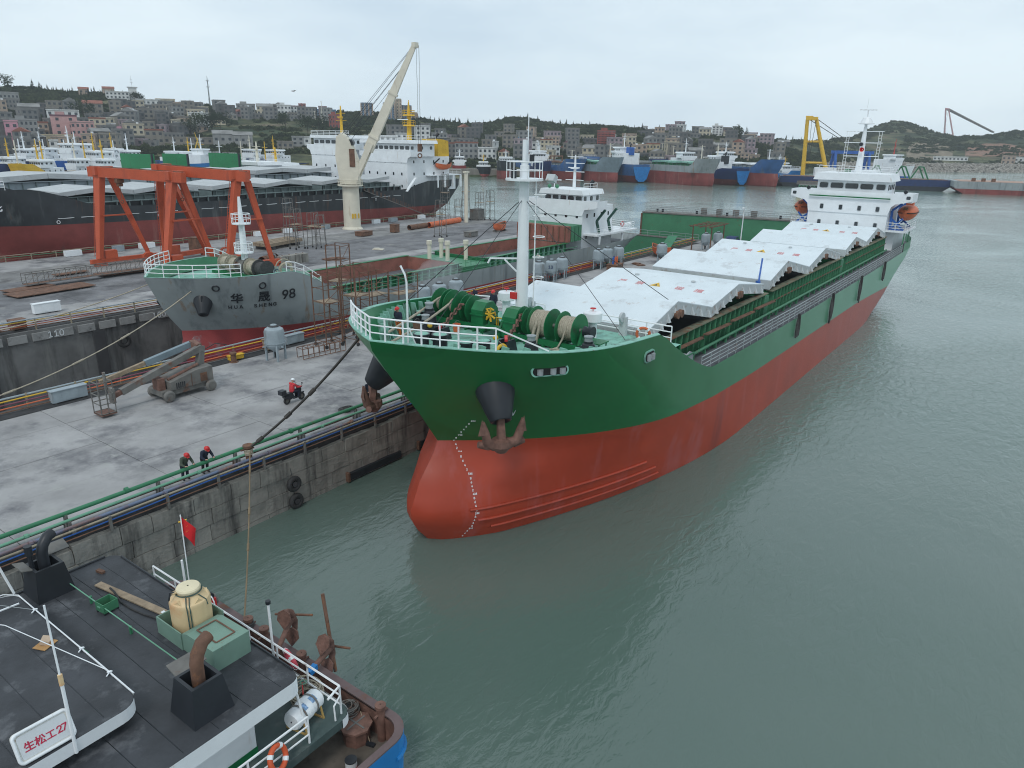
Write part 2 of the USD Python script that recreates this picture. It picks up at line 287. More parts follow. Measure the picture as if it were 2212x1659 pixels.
# ---- hills round the harbour, surveyed as bearing / skyline / distances
TBL = np.array([(-200, 186, 430, 780), (0, 187, 430, 780), (60, 191, 430, 780), (130, 198, 430, 770), (240, 205, 425, 760), (330, 222, 420, 740), (400, 226, 420, 740), (470, 232, 420, 740), (560, 241, 415, 730), (640, 241, 415, 720),
    (740, 243, 415, 720), (800, 244, 415, 720), (860, 249, 420, 730), (940, 263, 420, 740), (1000, 269, 425, 760), (1060, 266, 430, 780), (1100, 254, 430, 790), (1140, 257, 430, 790), (1190, 268, 430, 780), (1250, 271, 430, 760),
    (1290, 271, 430, 750), (1350, 275, 435, 740), (1400, 281, 440, 740), (1480, 286, 450, 740), (1600, 295, 480, 760), (1700, 304, 540, 820), (1780, 305, 640, 900), (1840, 297, 760, 1050), (1880, 279, 860, 1180), (1930, 261, 880, 1240),
    (1965, 265, 880, 1230), (2010, 283, 880, 1180), (2060, 296, 880, 1150), (2130, 295, 880, 1150), (2180, 287, 880, 1180), (2212, 283, 880, 1200), (2330, 288, 880, 1200), (2500, 300, 880, 1200)], float)
def bearing(px, py=300.0):
    r = ray(px, py); return math.atan2(r[1], r[0])
T_B = np.array([bearing(r[0], r[1]) for r in TBL]); T_E = np.array([ray(r[0], r[1])[2] / math.hypot(*ray(r[0], r[1])[:2]) for r in TBL])
T_order = np.argsort(T_B); T_B, T_E, T_S, T_R = T_B[T_order], T_E[T_order], TBL[T_order, 2], TBL[T_order, 3]
def hill(b, r):
    """Ground height at bearing b and range r of the survey point."""
    b = np.asarray(b, float); r = np.asarray(r, float)
    S, R, e = np.interp(b, T_B, T_S), np.interp(b, T_B, T_R), np.interp(b, T_B, T_E)
    top = CAM_Z + e * R; t = (r - S) / (R - S); x, y = r * np.cos(b), r * np.sin(b)
    P = np.stack([x, y, 0 * x], -1)
    nz = (meshkit.fbm(P / 70.0, 4, 3) - 0.5) * 9 + (meshkit.fbm(P / 18.0, 3, 5) - 0.5) * 3
    tt = np.clip(t, 0, 1); z = 3.5 + (top - 3.5) * (0.75 * tt + 0.25 * tt ** 1.8) + nz * np.clip(4 * tt * (1.08 - tt), 0, 1)
    z = np.where(t > 1, top - (r - R) * 0.06, z)
    return np.where(t < 0, np.maximum(-3.0, 3.5 + (r - S) * 0.8), z)
def hill_material():
    n = {'geo': ('geometry', {}), 'a': ('noise_texture', {'scale': 0.018, 'detail': 6.0, 'roughness': 0.6}),
         'ra': ('rgb_ramp', {'ramp': [(0.34, (0.026, 0.042, 0.026)), (0.47, (0.048, 0.066, 0.036)), (0.56, (0.10, 0.108, 0.060)), (0.66, (0.145, 0.125, 0.09))]}),
         'mp': ('mapping', {'scale': (0.05, 0.05, 0.55)}), 'b': ('noise_texture', {'scale': 1.0, 'detail': 5.0, 'roughness': 0.7}),
         'rb': ('rgb_ramp', {'ramp': [(0.4, (0.45, 0.45, 0.45)), (0.62, (1.25, 1.2, 1.15))]}), 'm': ('mix', {'mix_type': 'multiply', 'fac': 1.0}), 'p': ('principled_bsdf', {'roughness': 0.95, 'specular_ior_level': 0.1})}
    l = [('geo.position', 'a.vector'), ('a.fac', 'ra.fac'), ('geo.position', 'mp.vector'), ('mp.vector', 'b.vector'), ('b.fac', 'rb.fac'), ('ra.color', 'm.color1'), ('rb.color', 'm.color2'), ('m.color', 'p.base_color')]
    return usdkit.material(stage, '/World/Looks/hillside_ground', n, l, surface='p.BSDF')
def build_hills():
    B = np.linspace(T_B[0], T_B[-1], 420); k = np.linspace(0, 1, 110); P = []
    for b in B:
        S, R = np.interp(b, T_B, T_S), np.interp(b, T_B, T_R)
        r = np.concatenate([S - 10 + (R - S + 40) * k[:-8], np.linspace(R + 60, R + 900, 8)])
        P.append(np.c_[r * math.cos(b), r * math.sin(b), hill(np.full_like(r, b), r)])
    struct('hills', MB().grid(P), hill_material(), smooth=True)
build_hills()
def on_hill(px, py, rmin=0.0):
    """Where the sight line through a photo point meets the hillside: (x, y, z), or None."""
    d = ray(px, py); h = math.hypot(d[0], d[1]); b = math.atan2(d[1], d[0]); S = np.interp(b, T_B, T_S); R = np.interp(b, T_B, T_R)
    r = np.linspace(max(S + 1, rmin), R + 60, 500); z = CAM_Z + d[2] / h * r; g = hill(np.full_like(r, b), r); k = np.nonzero(g >= z)[0]
    if not len(k): return None
    r = r[k[0]]; return np.array([r * math.cos(b), r * math.sin(b), g[k[0]]])
# ---- rubble breakwater on the right
BW = [np.array([560.0, 205.0]), np.array([640.0, 160.0]), np.array([717.0, 112.0]), np.array([834.0, 25.0]), np.array([900.0, -60.0])]
def build_breakwater():
    mb = MB(); rows = []
    for i, p in enumerate(BW):
        d = BW[min(i + 1, len(BW) - 1)] - BW[max(i - 1, 0)]; d /= np.linalg.norm(d); nrm = np.array([-d[1], d[0]])
        if nrm @ p > 0: nrm = -nrm
        rows.append([[*(p + nrm * o), z] for o, z in ((9, -2), (0, 5.6), (-1, 7.0), (-9, 7.0), (-20, -2))])
    mb.grid(rows); struct('breakwater', mb, paint('breakwater_core', (0.17, 0.16, 0.14), 0.9, var=0.3, scale=0.3))
build_breakwater()
# ---- pier slabs, joints, dry dock
def slab_field(parent_name, mat, x0, x1, y0, y1, dx, dy, label, seed, gap=0.035, mats=None):
    """A paved pier: a dark bed with separate cast slabs on it."""
    rg = np.random.default_rng(seed)
    p = UsdGeom.Xform.Define(stage, '/World/' + numbered('/World', parent_name)).GetPrim(); meta(p, label, kind='structure')
    obj('slab_bed', MB().box2((x0, y0, -4), (x1, y1, PIER_Z - 0.05)), m_joint, p)
    nx, ny = max(1, round((x1 - x0) / dx)), max(1, round((y1 - y0) / dy)); sx, sy = (x1 - x0) / nx, (y1 - y0) / ny
    for i in range(nx):
        for j in range(ny):
            z = PIER_Z + rg.uniform(-0.008, 0.008)
            b = MB().box2((x0 + i * sx + gap / 2, y0 + j * sy + gap / 2, PIER_Z - 0.045), (x0 + (i + 1) * sx - gap / 2, y0 + (j + 1) * sy - gap / 2, z))
            obj('slab', b, mats[j % len(mats)] if mats else mat, p)
    return p
m_concrete3 = paint('stained_pier_concrete', (0.21, 0.208, 0.205), 0.85, var=0.25, scale=0.3, dirt=(0.09, 0.088, 0.09), dirt_amt=0.55, dirt_scale=0.2, dirt2=(0.30, 0.29, 0.27), dirt2_amt=0.35, dirt2_scale=0.5, bump=0.25, bump_scale=6)
slab_field('near_pier', m_concrete, -28, 130.4, 33.0, 50.6, 7.44, 4.0, 'long grey concrete pier running beside the green ship', 11)
slab_field('far_pier', m_concrete2, -10, 130.4, 72.4, 113.4, 9.0, 8.2, 'dark concrete pier with gantry cranes between the dry dock and the black ship', 12, mats=[m_concrete, m_concrete2, m_concrete2, m_concrete3, m_concrete])
struct('dry_dock_floor', MB().box2((-60, 50.9, -4.6), (128, 72.1, -3.2)), paint('dock_floor_concrete', (0.10, 0.10, 0.10), 0.8, var=0.3, dirt=(0.05, 0.05, 0.05), dirt_amt=0.5))
# concrete quay wall built of cast blocks on the near side of the near pier
def build_quay_wall():
    p = meta(UsdGeom.Xform.Define(stage, '/World/quay_wall').GetPrim(), 'stained concrete block wall of the pier rising from the green water', 'wall')
    obj('wall_core', MB().box2((-28, 32.35, -4), (130.4, 33.0, PIER_Z - 0.06)), m_joint, p)
    rg = np.random.default_rng(5); zs = [-1.2, 0.25, 1.15, 2.05, 2.95]
    for k in range(4):
        x = -28 - 0.6 * (k % 2)
        while x < 60:
            w = rg.uniform(1.5, 2.6) if 8 < x < 40 else 4.2
            o = rg.uniform(0, 0.07)
            top = zs[k + 1] + (rg.uniform(-0.12, 0.1) if k == 3 else 0)
            b = trimesh.creation.box((w - 0.035, 0.45, top - zs[k] - 0.03)); b = b.subdivide().subdivide()
            v = b.vertices + np.array([x + w / 2, 32.22 - o, (top + zs[k]) / 2]); v = v + (np.stack([meshkit.noise(v * 1.7 + s) for s in (0, 9, 19)], -1) - 0.5) * np.array([0.05, 0.10, 0.07])
            obj('block', (v, b.faces), m_wall, p); x += w
    obj('block_course', MB().box2((60, 32.1, -1.2), (130.4, 32.5, 2.95)), m_wall, p)
    obj('pipe_ledge', MB().box2((-28, 32.3, 2.9), (130.4, 33.2, 3.36)), paint('black_ledge_grime', (0.035, 0.036, 0.038), 0.85, var=0.4, scale=2), p)
build_quay_wall()
def dock_wall(name, y0, y1, face_y, label):
    p = meta(UsdGeom.Xform.Define(stage, '/World/' + name).GetPrim(), label, 'wall')
    obj('wall_body', MB().box2((-60, y0, -4.6), (130.4, y1, PIER_Z)), paint('dock_wall_concrete', (0.15, 0.15, 0.148), 0.88, var=0.25, scale=0.5, dirt=(0.05, 0.05, 0.05), dirt_amt=0.55, dirt_scale=0.7, streak=True, dirt2=(0.20, 0.20, 0.19), dirt2_amt=0.4, dirt2_scale=0.9, bump=0.5, bump_scale=3), p)
    return p
dock_wall('dock_wall_near', 50.6, 51.0, 51.0, 'near side wall of the dry dock below the pipe rack')
dw = dock_wall('dock_wall_far', 71.6, 72.4, 71.6, 'far wall of the dry dock with pale edge blocks and a hanging tyre')
for i, x in enumerate(np.arange(2, 92, 1.95)):    # pale edge blocks along the coping of the far dock wall
    obj('edge_block', MB().box2((x, 71.42, 2.45), (x + 1.5, 71.6, 3.15)), paint('pale_block_concrete', (0.27, 0.27, 0.265), 0.85, var=0.2, scale=0.8, dirt=(0.10, 0.10, 0.10), dirt_amt=0.3), dw)
for x in (12.0, 21.0, 30.5, 40.0, 50.0):
    obj('pilaster', MB().box2((x, 71.38, -3.2), (x + 1.1, 71.6, 2.4)), m_joint, dw)
obj('wall_number', plane_text('110', 0.55, (26.6, 71.40, 2.55), (1, 0, 0), (0, 0, 1)), m_white, dw)
obj('wall_number', plane_text('100', 0.55, (36.4, 71.40, 2.55), (1, 0, 0), (0, 0, 1)), m_white, dw)
obj('tyre_fender', MB().torus((33.2, 71.25, 0.9), 0.48, 0.2, (0, 1, 0), 18, 8), m_rubber, dw, smooth=True)

def haze():
    lo, hi = (-450, -1150, -7), (2650, 2450, 150)
    m = usdkit.material(stage, '/World/Looks/sea_haze', {'v': ('principled_volume', {'color': (0.90, 0.95, 0.99), 'density': 0.00014, 'anisotropy': 0.0})}, volume='v.volume')
    obj('haze', MB().box2(lo, hi), m, None, label='thin grey blue sea haze over the whole harbour', kind='stuff')
haze()
# ================================================================ ships
def smooth01(t): t = np.clip(t, 0, 1); return t * t * (3 - 2 * t)
class Hull:
    """A ship's hull in its own frame: x from bow to stern, centre line y = 0, z up from the water."""
    def __init__(s, z, xs, Le, xe, Lr, cst, B, edge, boot, zmin, blunt=None, pe=2.0):
        s.z, s.xs_, s.Le_, s.xe_, s.Lr_, s.c_ = [np.array(a, float) for a in (z, xs, Le, xe, Lr, cst)]
        s.B, s.edge, s.boot, s.zmin, s.blunt, s.pe = B, edge, boot, zmin, blunt, pe
    def at(s, a, z): return np.interp(z, s.z, a)
    def hb(s, x, z):
        t = np.clip((x - s.at(s.xs_, z)) / s.at(s.Le_, z), 0, 1); u = np.clip((s.at(s.xe_, z) - x) / s.at(s.Lr_, z), 0, 1); c = s.at(s.c_, z)
        pe = np.interp(z, *s.pe) if isinstance(s.pe, tuple) else s.pe
        b = s.B / 2 * (1 - (1 - t) ** pe) * (c + (1 - c) * (1 - (1 - u) ** 2))
        if s.blunt is not None:
            w = np.interp(z, *s.blunt); b = b + w * np.sqrt(np.clip((x - s.at(s.xs_, z)) / 3.0, 0, 1)) * (1 - t) ** 2
        return np.minimum(b, s.B / 2)
    def grids(s, taus, n1=10, n2=14):
        top, bot = [], []
        for tau in taus:
            xt = s.at(s.xs_, 99) + tau * (s.at(s.xe_, 99) - s.at(s.xs_, 99)); zt, zb = s.edge(xt), s.boot(xt)
            for rows, za, zz, n in ((top, zb, zt, n1), (bot, s.zmin, zb, n2)):
                r = []
                for k in np.linspace(0, 1, n):
                    z = za + (zz - za) * k; x = s.at(s.xs_, z) + tau * (s.at(s.xe_, z) - s.at(s.xs_, z)); r.append([x, float(s.hb(x, z)), z])
                rows.append(r)
        return np.array(top), np.array(bot)
    def edge_pts(s, taus):
        return s.grids(taus, 2, 2)[0][:, 1]
def two_sided(G):
    """Port (-y) and starboard sheets of a hull grid, closed at the stern."""
    b = MB(); P = G.copy(); P[..., 1] *= -1
    b.grid(P[::-1]); b.grid(G)
    e = G[-1]; p = P[-1]; b.grid([p, e])
    return b
TAUS = np.concatenate([np.linspace(0, 0.03, 8)[:-1], np.linspace(0.03, 0.2, 34)[:-1], np.linspace(0.2, 0.8, 24)[:-1], np.linspace(0.8, 1, 14)])
def deck_mesh(h, taus, z, x0, x1, inset=0.06, n=40):
    X = np.linspace(x0, x1, n); Y = np.maximum(h.hb(X, z if not callable(z) else z(X)) - inset, 0.02); Z = np.full(n, z) if not callable(z) else z(X)
    return MB().grid([np.c_[X, -Y, Z], np.c_[X, Y, Z]])
def rail(parent, pts, h=1.0, rails=3, r=0.028, rp=0.032, mat=None, name='railing', step=1, closed=False, n=5):
    """A railing part: posts at every point of pts, rails running through them."""
    mb = MB(); p = np.asarray(pts, float)
    for q in p[::step]: mb.cyl(q, q + [0, 0, h], rp, n=n)
    for k in range(rails):
        mb.tube(p + [0, 0, h * (k + 1) / rails], r if k < rails - 1 else r * 1.25, n)
    return obj(name, mb, mat or m_rail, parent, smooth=50)
def line(a, b, n): return np.linspace(np.array(a, float), np.array(b, float), n)
def window_part(parent, c, ux, w, h, nrm, mat=None, name='window', proud=0.03, frame=None):
    """A dark pane standing 3 cm proud on a wall: centre c, ux along the wall, outward normal nrm."""
    ux = np.array(ux, float); ux /= np.linalg.norm(ux); nrm = np.array(nrm, float); nrm /= np.linalg.norm(nrm); uz = np.cross(nrm, ux); c = np.array(c, float)
    def rr(w, h, o, t):
        q = min(w, h) * 0.18; pts = [(-w/2+q, -h/2), (w/2-q, -h/2), (w/2, -h/2+q), (w/2, h/2-q), (w/2-q, h/2), (-w/2+q, h/2), (-w/2, h/2-q), (-w/2, -h/2+q)]
        b = MB().prism(pts, o, o + t); return b.xf(np.array([ux, uz, nrm]).T, c)
    if frame is not None:
        f = obj(name, rr(w + 0.14, h + 0.14, -0.02, proud + 0.02), frame, parent); obj('pane', rr(w, h, proud + 0.003, 0.012), mat or m_glass, f); return f
    return obj(name, rr(w, h, -0.02, proud + 0.02), mat or m_glass, parent)
# ---------------------------------------------------------------- the green cargo ship, alongside the near pier
SHIP_Y0, SHIP_RZ = 23.6, -0.003
def sp(x, y, z=0.0):   # a point given in the green ship's own frame
    return np.array([x * math.cos(SHIP_RZ) - y * math.sin(SHIP_RZ), SHIP_Y0 + x * math.sin(SHIP_RZ) + y * math.cos(SHIP_RZ), z])
def main_edge(x):     # bulwark top forward, then the sheer drop to the main deck
    x = np.asarray(x, float); fc = np.interp(x, [21.6, 27, 35, 40], [11.7, 11.15, 10.55, 10.35]); md = np.interp(x, [35, 48, 62, 95, 128], [6.85, 6.62, 6.5, 6.5, 6.7])
    t = np.clip((x - 35.0) / 6.2, 0, 1); return fc + (md - fc) * (1 - (1 - t) ** 1.6) if True else md
def main_boot(x): return float(np.interp(x, [22, 30, 36, 42, 50, 62, 89, 110, 130], [5.4, 5.2, 4.95, 4.5, 4.2, 4.05, 3.75, 2.95, 2.5]))
MH = Hull(z=[-3, 0, 1, 2, 3.6, 4.8, 5.4, 7.3, 9.6, 11.4], xs=[27.0, 25.1, 24.2, 23.8, 24.6, 25.7, 26.0, 24.7, 22.9, 21.6], Le=[30, 26, 25, 24, 19, 15, 13, 12, 11, 10.4],
          xe=[108, 116, 118.5, 121, 124, 126, 127, 128.2, 128.6, 128.6], Lr=[30, 24, 22, 20, 18, 15, 13, 10, 10, 10], cst=[0, 0, 0.05, 0.15, 0.35, 0.5, 0.6, 0.78, 0.8, 0.8],
          B=15.7, edge=lambda x: float(main_edge(x)), boot=main_boot, zmin=-1.5, blunt=([-3, 0, 1.5, 3.4, 5.0], [0.9, 1.25, 1.35, 0.7, 0.0]), pe=([5.4, 7.3, 9.6, 11.5], [2.0, 2.1, 2.45, 2.8]))
FC_Z, MD_Z = 9.35, 6.45
def build_main_ship():
    t = thing('cargo_ship', 'large cargo ship with dark green topsides, red bottom and white zigzag hatch covers', 'ship', (0, SHIP_Y0, 0), SHIP_RZ)
    top, bot = MH.grids(TAUS, 14, 16)
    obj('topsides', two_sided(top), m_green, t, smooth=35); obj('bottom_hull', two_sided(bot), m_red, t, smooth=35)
    # bulwark: inner skin and the mint rim on top of it
    e = MH.edge_pts(TAUS); fore = e[e[:, 0] < 35.3]
    for sgn in (-1, 1):
        o = fore * [1, sgn, 1]; i = fore.copy(); i[:, 0] += 0.22; i[:, 1] = np.maximum(i[:, 1] - 0.30, 0.0); i *= [1, sgn, 1]
        rows = []
        for u in np.linspace(0, 1, 5):
            q = fore.copy(); q[:, 2] = fore[:, 2] + (FC_Z - fore[:, 2]) * u; q[:, 0] += 0.22 + (np.array([MH.at(MH.xs_, z) for z in q[:, 2]]) - np.array([MH.at(MH.xs_, z) for z in fore[:, 2]])) * np.clip((36 - fore[:, 0]) / 12, 0, 1)
            q[:, 1] = np.maximum(MH.hb(q[:, 0] - 0.22, q[:, 2]) - 0.30 - 0.06 * u, 0.0) * sgn; rows.append(q)
        obj('bulwark_inner', MB().grid(rows), m_greenin, t); obj('bulwark_rim', MB().grid([o + [0, 0, 0.03], i + [0, 0, 0.03]]).grid([o, o + [0, 0, 0.03]]).grid([i + [0, 0, 0.03], i - [0, 0, 0.05]]), m_mint, t)
        for x in np.arange(24.6, 35.0, 0.72):     # bulwark stays
            y = float(MH.hb(x, 9.7)) - 0.36; zt = float(main_edge(x)) - 0.08; x = x + 0.2
            if y > 0.6: obj('bulwark_stay', MB().add([[x, sgn * (y + 0.25), zt], [x, sgn * y, FC_Z], [x, sgn * (y - 0.62), FC_Z], [x, sgn * (y - 0.2), zt], [x + 0.06, sgn * y, zt], [x + 0.06, sgn * y, FC_Z], [x + 0.06, sgn * (y - 0.62), FC_Z], [x + 0.06, sgn * (y - 0.2), zt]], [[0, 1, 2, 3], [7, 6, 5, 4], [2, 6, 7, 3], [1, 5, 6, 2], [0, 3, 7, 4]]), m_mint, t)
    obj('forecastle_deck', deck_mesh(MH, TAUS, FC_Z, 23.5, 38.4, 0.1), m_mint, t)
    yb = float(MH.hb(38.4, 8)); obj('forecastle_bulkhead', MB().box2((38.3, -yb + 0.1, MD_Z), (38.45, yb - 0.1, FC_Z - 0.02)), m_greenin, t)
    obj('main_deck', deck_mesh(MH, TAUS, lambda X: np.interp(X, [38, 48, 62, 95, 128], [6.7, 6.5, 6.4, 6.4, 6.6]), 38.4, 128.3, 0.04), m_deckgrey, t)
    # flush panama fairleads in the port bulwark
    for x in (27.2, 34.0):
        z = float(main_edge(x)) - 0.95; y = float(MH.hb(x, z)); dx = 0.05; tx = np.array([1, -(float(MH.hb(x + dx, z)) - y) / dx, 0.0]); tx /= np.linalg.norm(tx); nr = np.array([tx[1], -tx[0], 0.0]); nr = nr if nr[1] < 0 else -nr
        w, h = (1.7, 0.42) if x < 30 else (1.05, 0.5); pts = []
        for a in np.linspace(0, 2 * math.pi, 24, endpoint=False): pts.append((np.sign(math.cos(a)) * (w / 2 - h / 2) + h / 2 * math.cos(a), h / 2 * math.sin(a)))
        c = np.array([x, -y, z]) + nr * 0.03; R = np.array([tx, [0, 0, 1], nr]).T
        f = obj('fairlead', MB().prism([(a * 1.1, b * 1.3) for a, b in pts], -0.06, 0.05).xf(R, c), m_mint, t); obj('fairlead_opening', MB().prism(pts, 0.052, 0.06).xf(R, c), m_dark, f)
        for k in ((-0.5, 0.15, 0.62) if x < 30 else (-0.2, 0.25)): obj('roller', MB().cyl(c + tx * k + nr * 0.07 - [0, 0, h * 0.4], c + tx * k + nr * 0.07 + [0, 0, h * 0.25], 0.15, n=10), m_greyrail, f)
    # rubbing bars near the keel and a raised weld seam
    for z0, xa, xb in ((2.05, 26.0, 37.5), (1.35, 26.4, 38.6), (0.72, 27.2, 39.2)):
        X = np.linspace(xa, xb, 24); Zz = z0 - (X - xa) * 0.012; P = np.c_[X, [-float(MH.hb(x, z)) - 0.03 for x, z in zip(X, Zz)], Zz]
        obj('rubbing_bar', MB().tube(P, 0.075, 6), m_red, t, smooth=50)
    # draught marks and load symbol on the port bow
    def on_hull(x, z, off=0.012):
        y = float(MH.hb(x, z)); d = 0.06; tx = np.array([1, -(float(MH.hb(x + d, z)) - y) / d, 0.0]); tz = np.array([0, -(float(MH.hb(x, z + d)) - y) / d, 1.0]); n_ = np.cross(tx, tz); n_ = n_ / np.linalg.norm(n_); n_ = n_ if n_[1] < 0 else -n_
        return np.array([x, -y, z]) + n_ * off, tx / np.linalg.norm(tx), tz
    zoff = -1.2; n0 = 12
    for k in range(6, 41):
        zz = k * 0.2 + zoff
        if zz < 0.1: continue
        txt = f'{k // 5}M' if k % 5 == 0 else str((k * 2) % 10); x = float(np.interp(zz, [0, 1.8, 3.8, 4.8, 6.8], [26.25, 26.3, 26.5, 26.6, 26.6]))
        c, tx, tz = on_hull(x, zz); obj('draught_mark', plane_text(txt, 0.115, c - tx * 0.1 - tz * 0.05, tx, tz, depth=0.01, bold=True), m_white, t)
    c, tx, tz = on_hull(27.5, 6.9, 0.02)
    obj('bow_symbol', MB().bar(c, c + tx * 0.55, 0.02, 0.07).bar(c + tx * 0.0 + tz * 0.28, c + tx * 0.42 + tz * 0.28, 0.02, 0.07).bar(c + tx * 0.42 + tz * 0.28, c + tx * 0.30 + tz * 0.62, 0.02, 0.07).bar(c + tx * 0.42 + tz * 0.28, c + tx * 0.12 + tz * 0.62, 0.02, 0.05), m_white, t)
    # black hawse cones, one each side
    for sgn in (-1, 1):
        x, z = 26.2, 8.8; y = float(MH.hb(x, z)); d = np.array([-0.40, sgn * 0.55, -0.85]); d /= np.linalg.norm(d); a = np.array([x, sgn * y, z]) - d * 0.35
        obj('hawse_cone', MB().lathe([(0.02, -0.3), (0.98, -0.3), (0.98, 0.25), (0.68, 1.3), (0.52, 1.78), (0.46, 1.82), (0.36, 1.75), (0.02, 1.5)], a, 20, d), m_black, t, smooth=40)
    # bow railing on the rim
    P = []; s = 0
    for sgn in (1, -1):
        seg = [p for p in fore[::1] if p[0] < (24.6 if sgn > 0 else 26.6)]
        seg = [np.array([p[0] + 0.1, sgn * max(p[1] - 0.14, 0), p[2] + 0.02]) for p in seg]; P += seg[::-1] if sgn > 0 else seg[1:]
    P = np.array(P); d = np.r_[0, np.cumsum(np.linalg.norm(np.diff(P, axis=0), axis=1))]; k = np.linspace(0, d[-1], 17); P = np.array([np.interp(k, d, P[:, j]) for j in range(3)]).T
    rail(t, P[:14], 1.05, 3, 0.035, 0.045, name='bow_railing')
    obj('bow_railing', MB().bar(P[13] + [0, 0, 1.05], P[16] + [0, 0, 0.05], 0.06), m_rail, t)
    # three cargo hatches: coaming, stays, folding covers half opened into a zigzag
    HW = 5.35
    prof = {1: [(38.9, 9.75), (42.8, 10.85), (48.9, 9.45), (54.0, 10.35), (60.2, 9.45)], 2: [(61.9, 9.5), (66.3, 10.65), (73.8, 9.2), (79.2, 10.4), (86.3, 9.1)], 3: [(88.7, 9.25), (93.2, 10.3), (99.6, 9.1), (105.4, 10.35), (111.2, 9.15)]}
    for hno, pf in prof.items():
        xa, xb = pf[0][0] + 0.2, pf[-1][0] + 0.6; zc = 8.55
        c = obj('hatch_coaming', MB().box2((xa, -HW, MD_Z - 0.1), (xb, -HW + 0.12, zc)).box2((xa, HW - 0.12, MD_Z - 0.1), (xb, HW, zc)).box2((xa, -HW, MD_Z - 0.1), (xa + 0.12, HW, zc)).box2((xb - 0.12, -HW, MD_Z - 0.1), (xb, HW, zc)), m_greenin, t)
        obj('coaming_top', MB().box2((xa - 0.1, -HW - 0.38, zc), (xb + 0.1, -HW + 0.2, zc + 0.07)).box2((xa - 0.1, HW - 0.2, zc), (xb + 0.1, HW + 0.38, zc + 0.07)), paint('coaming_top_rust', (0.15, 0.16, 0.11), 0.8, var=0.3, dirt=(0.17, 0.08, 0.045), dirt_amt=0.6, dirt_scale=1.5), c)
        for x in np.arange(xa + 0.4, xb - 0.1, 0.98):
            obj('coaming_stay', MB().add([[x, -HW, zc], [x, -HW - 0.36, zc], [x, -HW - 0.42, MD_Z], [x, -HW, MD_Z], [x + 0.07, -HW, zc], [x + 0.07, -HW - 0.36, zc], [x + 0.07, -HW - 0.42, MD_Z], [x + 0.07, -HW, MD_Z]], [[0, 1, 2, 3], [7, 6, 5, 4], [1, 5, 6, 2], [0, 4, 5, 1]]), m_greenold, c)
        obj('coaming_rail', MB().box2((xa, -HW - 0.36, 7.62), (xb, -HW - 0.30, 7.72)), m_rust, c)
        obj('hold_lining', MB().box2((xa + 0.15, -HW + 0.15, 6.2), (xb - 0.15, HW - 0.15, 6.25)), m_dark, t)
        HC = HW + 0.12
        for k in range(4):
            (x0, z0), (x1, z1) = pf[k], pf[k + 1]; th = 0.80; up = z1 > z0
            cv = obj('hatch_cover', MB().add([[x0, -HC, z0], [x1, -HC, z1], [x1, HC, z1], [x0, HC, z0], [x0, -HC, z0 - 0.06], [x1, -HC, z1 - 0.06], [x1, HC, z1 - 0.06], [x0, HC, z0 - 0.06]], [[0, 1, 2, 3], [7, 6, 5, 4], [0, 4, 5, 1], [2, 6, 7, 3], [0, 3, 7, 4], [1, 5, 6, 2]]), m_cover, t)
            side = MB()
            for y0, y1 in ((-HC, -HC + 0.08), (HC - 0.08, HC)):
                side.add([[x0, y0, z0 - 0.06], [x1, y0, z1 - 0.06], [x1, y0, z1 - th], [x0, y0, z0 - th], [x0, y1, z0 - 0.06], [x1, y1, z1 - 0.06], [x1, y1, z1 - th], [x0, y1, z0 - th]], [[0, 1, 2, 3], [7, 6, 5, 4], [3, 2, 6, 7], [0, 3, 7, 4], [1, 5, 6, 2]])
            for xq, zq in ((x0 + 0.05, z0), (x1 - 0.05, z1)): side.box2((xq - 0.04, -HC + 0.08, zq - th), (xq + 0.04, HC - 0.08, zq - 0.07))
            obj('side_plate', side, m_coverside, cv)
            nb = 4
            for j in range(nb):
                u = (j + 0.6) / nb; xq, zq = x0 + (x1 - x0) * u, z0 + (z1 - z0) * u
                obj('bracket', MB().add([[xq - 0.05, -HC - 0.003, zq - 0.22], [xq + 0.05, -HC - 0.003, zq - 0.22], [xq + 0.15, -HC - 0.2, zq - th + 0.06], [xq - 0.15, -HC - 0.2, zq - th + 0.06], [xq - 0.15, -HC, zq - th + 0.06], [xq + 0.15, -HC, zq - th + 0.06]], [[0, 1, 2, 3], [3, 2, 5, 4], [0, 3, 4, 4], [1, 5, 2, 2]]), m_coverside, cv)
            if k in (1, 3): obj('wheel', MB().cyl((x0 + 0.25, -HC - 0.05, z0 - th - 0.02), (x0 + 0.25, -HC - 0.28, z0 - th - 0.02), 0.26, n=12).cyl((x0 - 0.3, -HC - 0.05, z0 - th - 0.02), (x0 - 0.3, -HC - 0.28, z0 - th - 0.02), 0.26, n=12), m_rust, cv)
            if k == 2:   # red warning characters and a yellow triangle across the second raised panel
                ux = np.array([0, -1.0, 0]); uu = np.array([x1 - x0, 0, z1 - z0]); uu /= np.linalg.norm(uu); nrm = np.cross(ux, uu); mid = np.array([(x0 + x1) / 2, 0, (z0 + z1) / 2]) - uu * 0.25
                for ch, yy in (('严', 3.4), ('禁', 1.85), ('碰', -1.45), ('撞', -3.0)):
                    obj('warning_character', plane_text(ch, 0.62, mid + np.array([0, yy, 0]) + nrm * 0.004, ux, uu, cjk=True, depth=0.006), paint('faded_red_lettering', (0.55, 0.26, 0.27), 0.6, var=0.2), cv)
                o = mid + np.array([0, 0.62, 0]) + nrm * 0.004; T = np.array([ux, uu, nrm]).T
                obj('warning_triangle', MB().prism([(0, 0), (0.95, 0), (0.48, 0.85)], 0, 0.006).xf(T, o), m_yellow, cv); obj('triangle_mark', MB().prism([(0.32, 0.12), (0.62, 0.12), (0.48, 0.5)], 0.006, 0.01).xf(T, o), m_black, cv)
                for yy in (2.6, -2.2): obj('lifting_lug', MB().torus(np.array([x1 - 0.9, yy, z1 - 0.1]), 0.14, 0.05, nrm, 10, 5), m_coverside, cv)
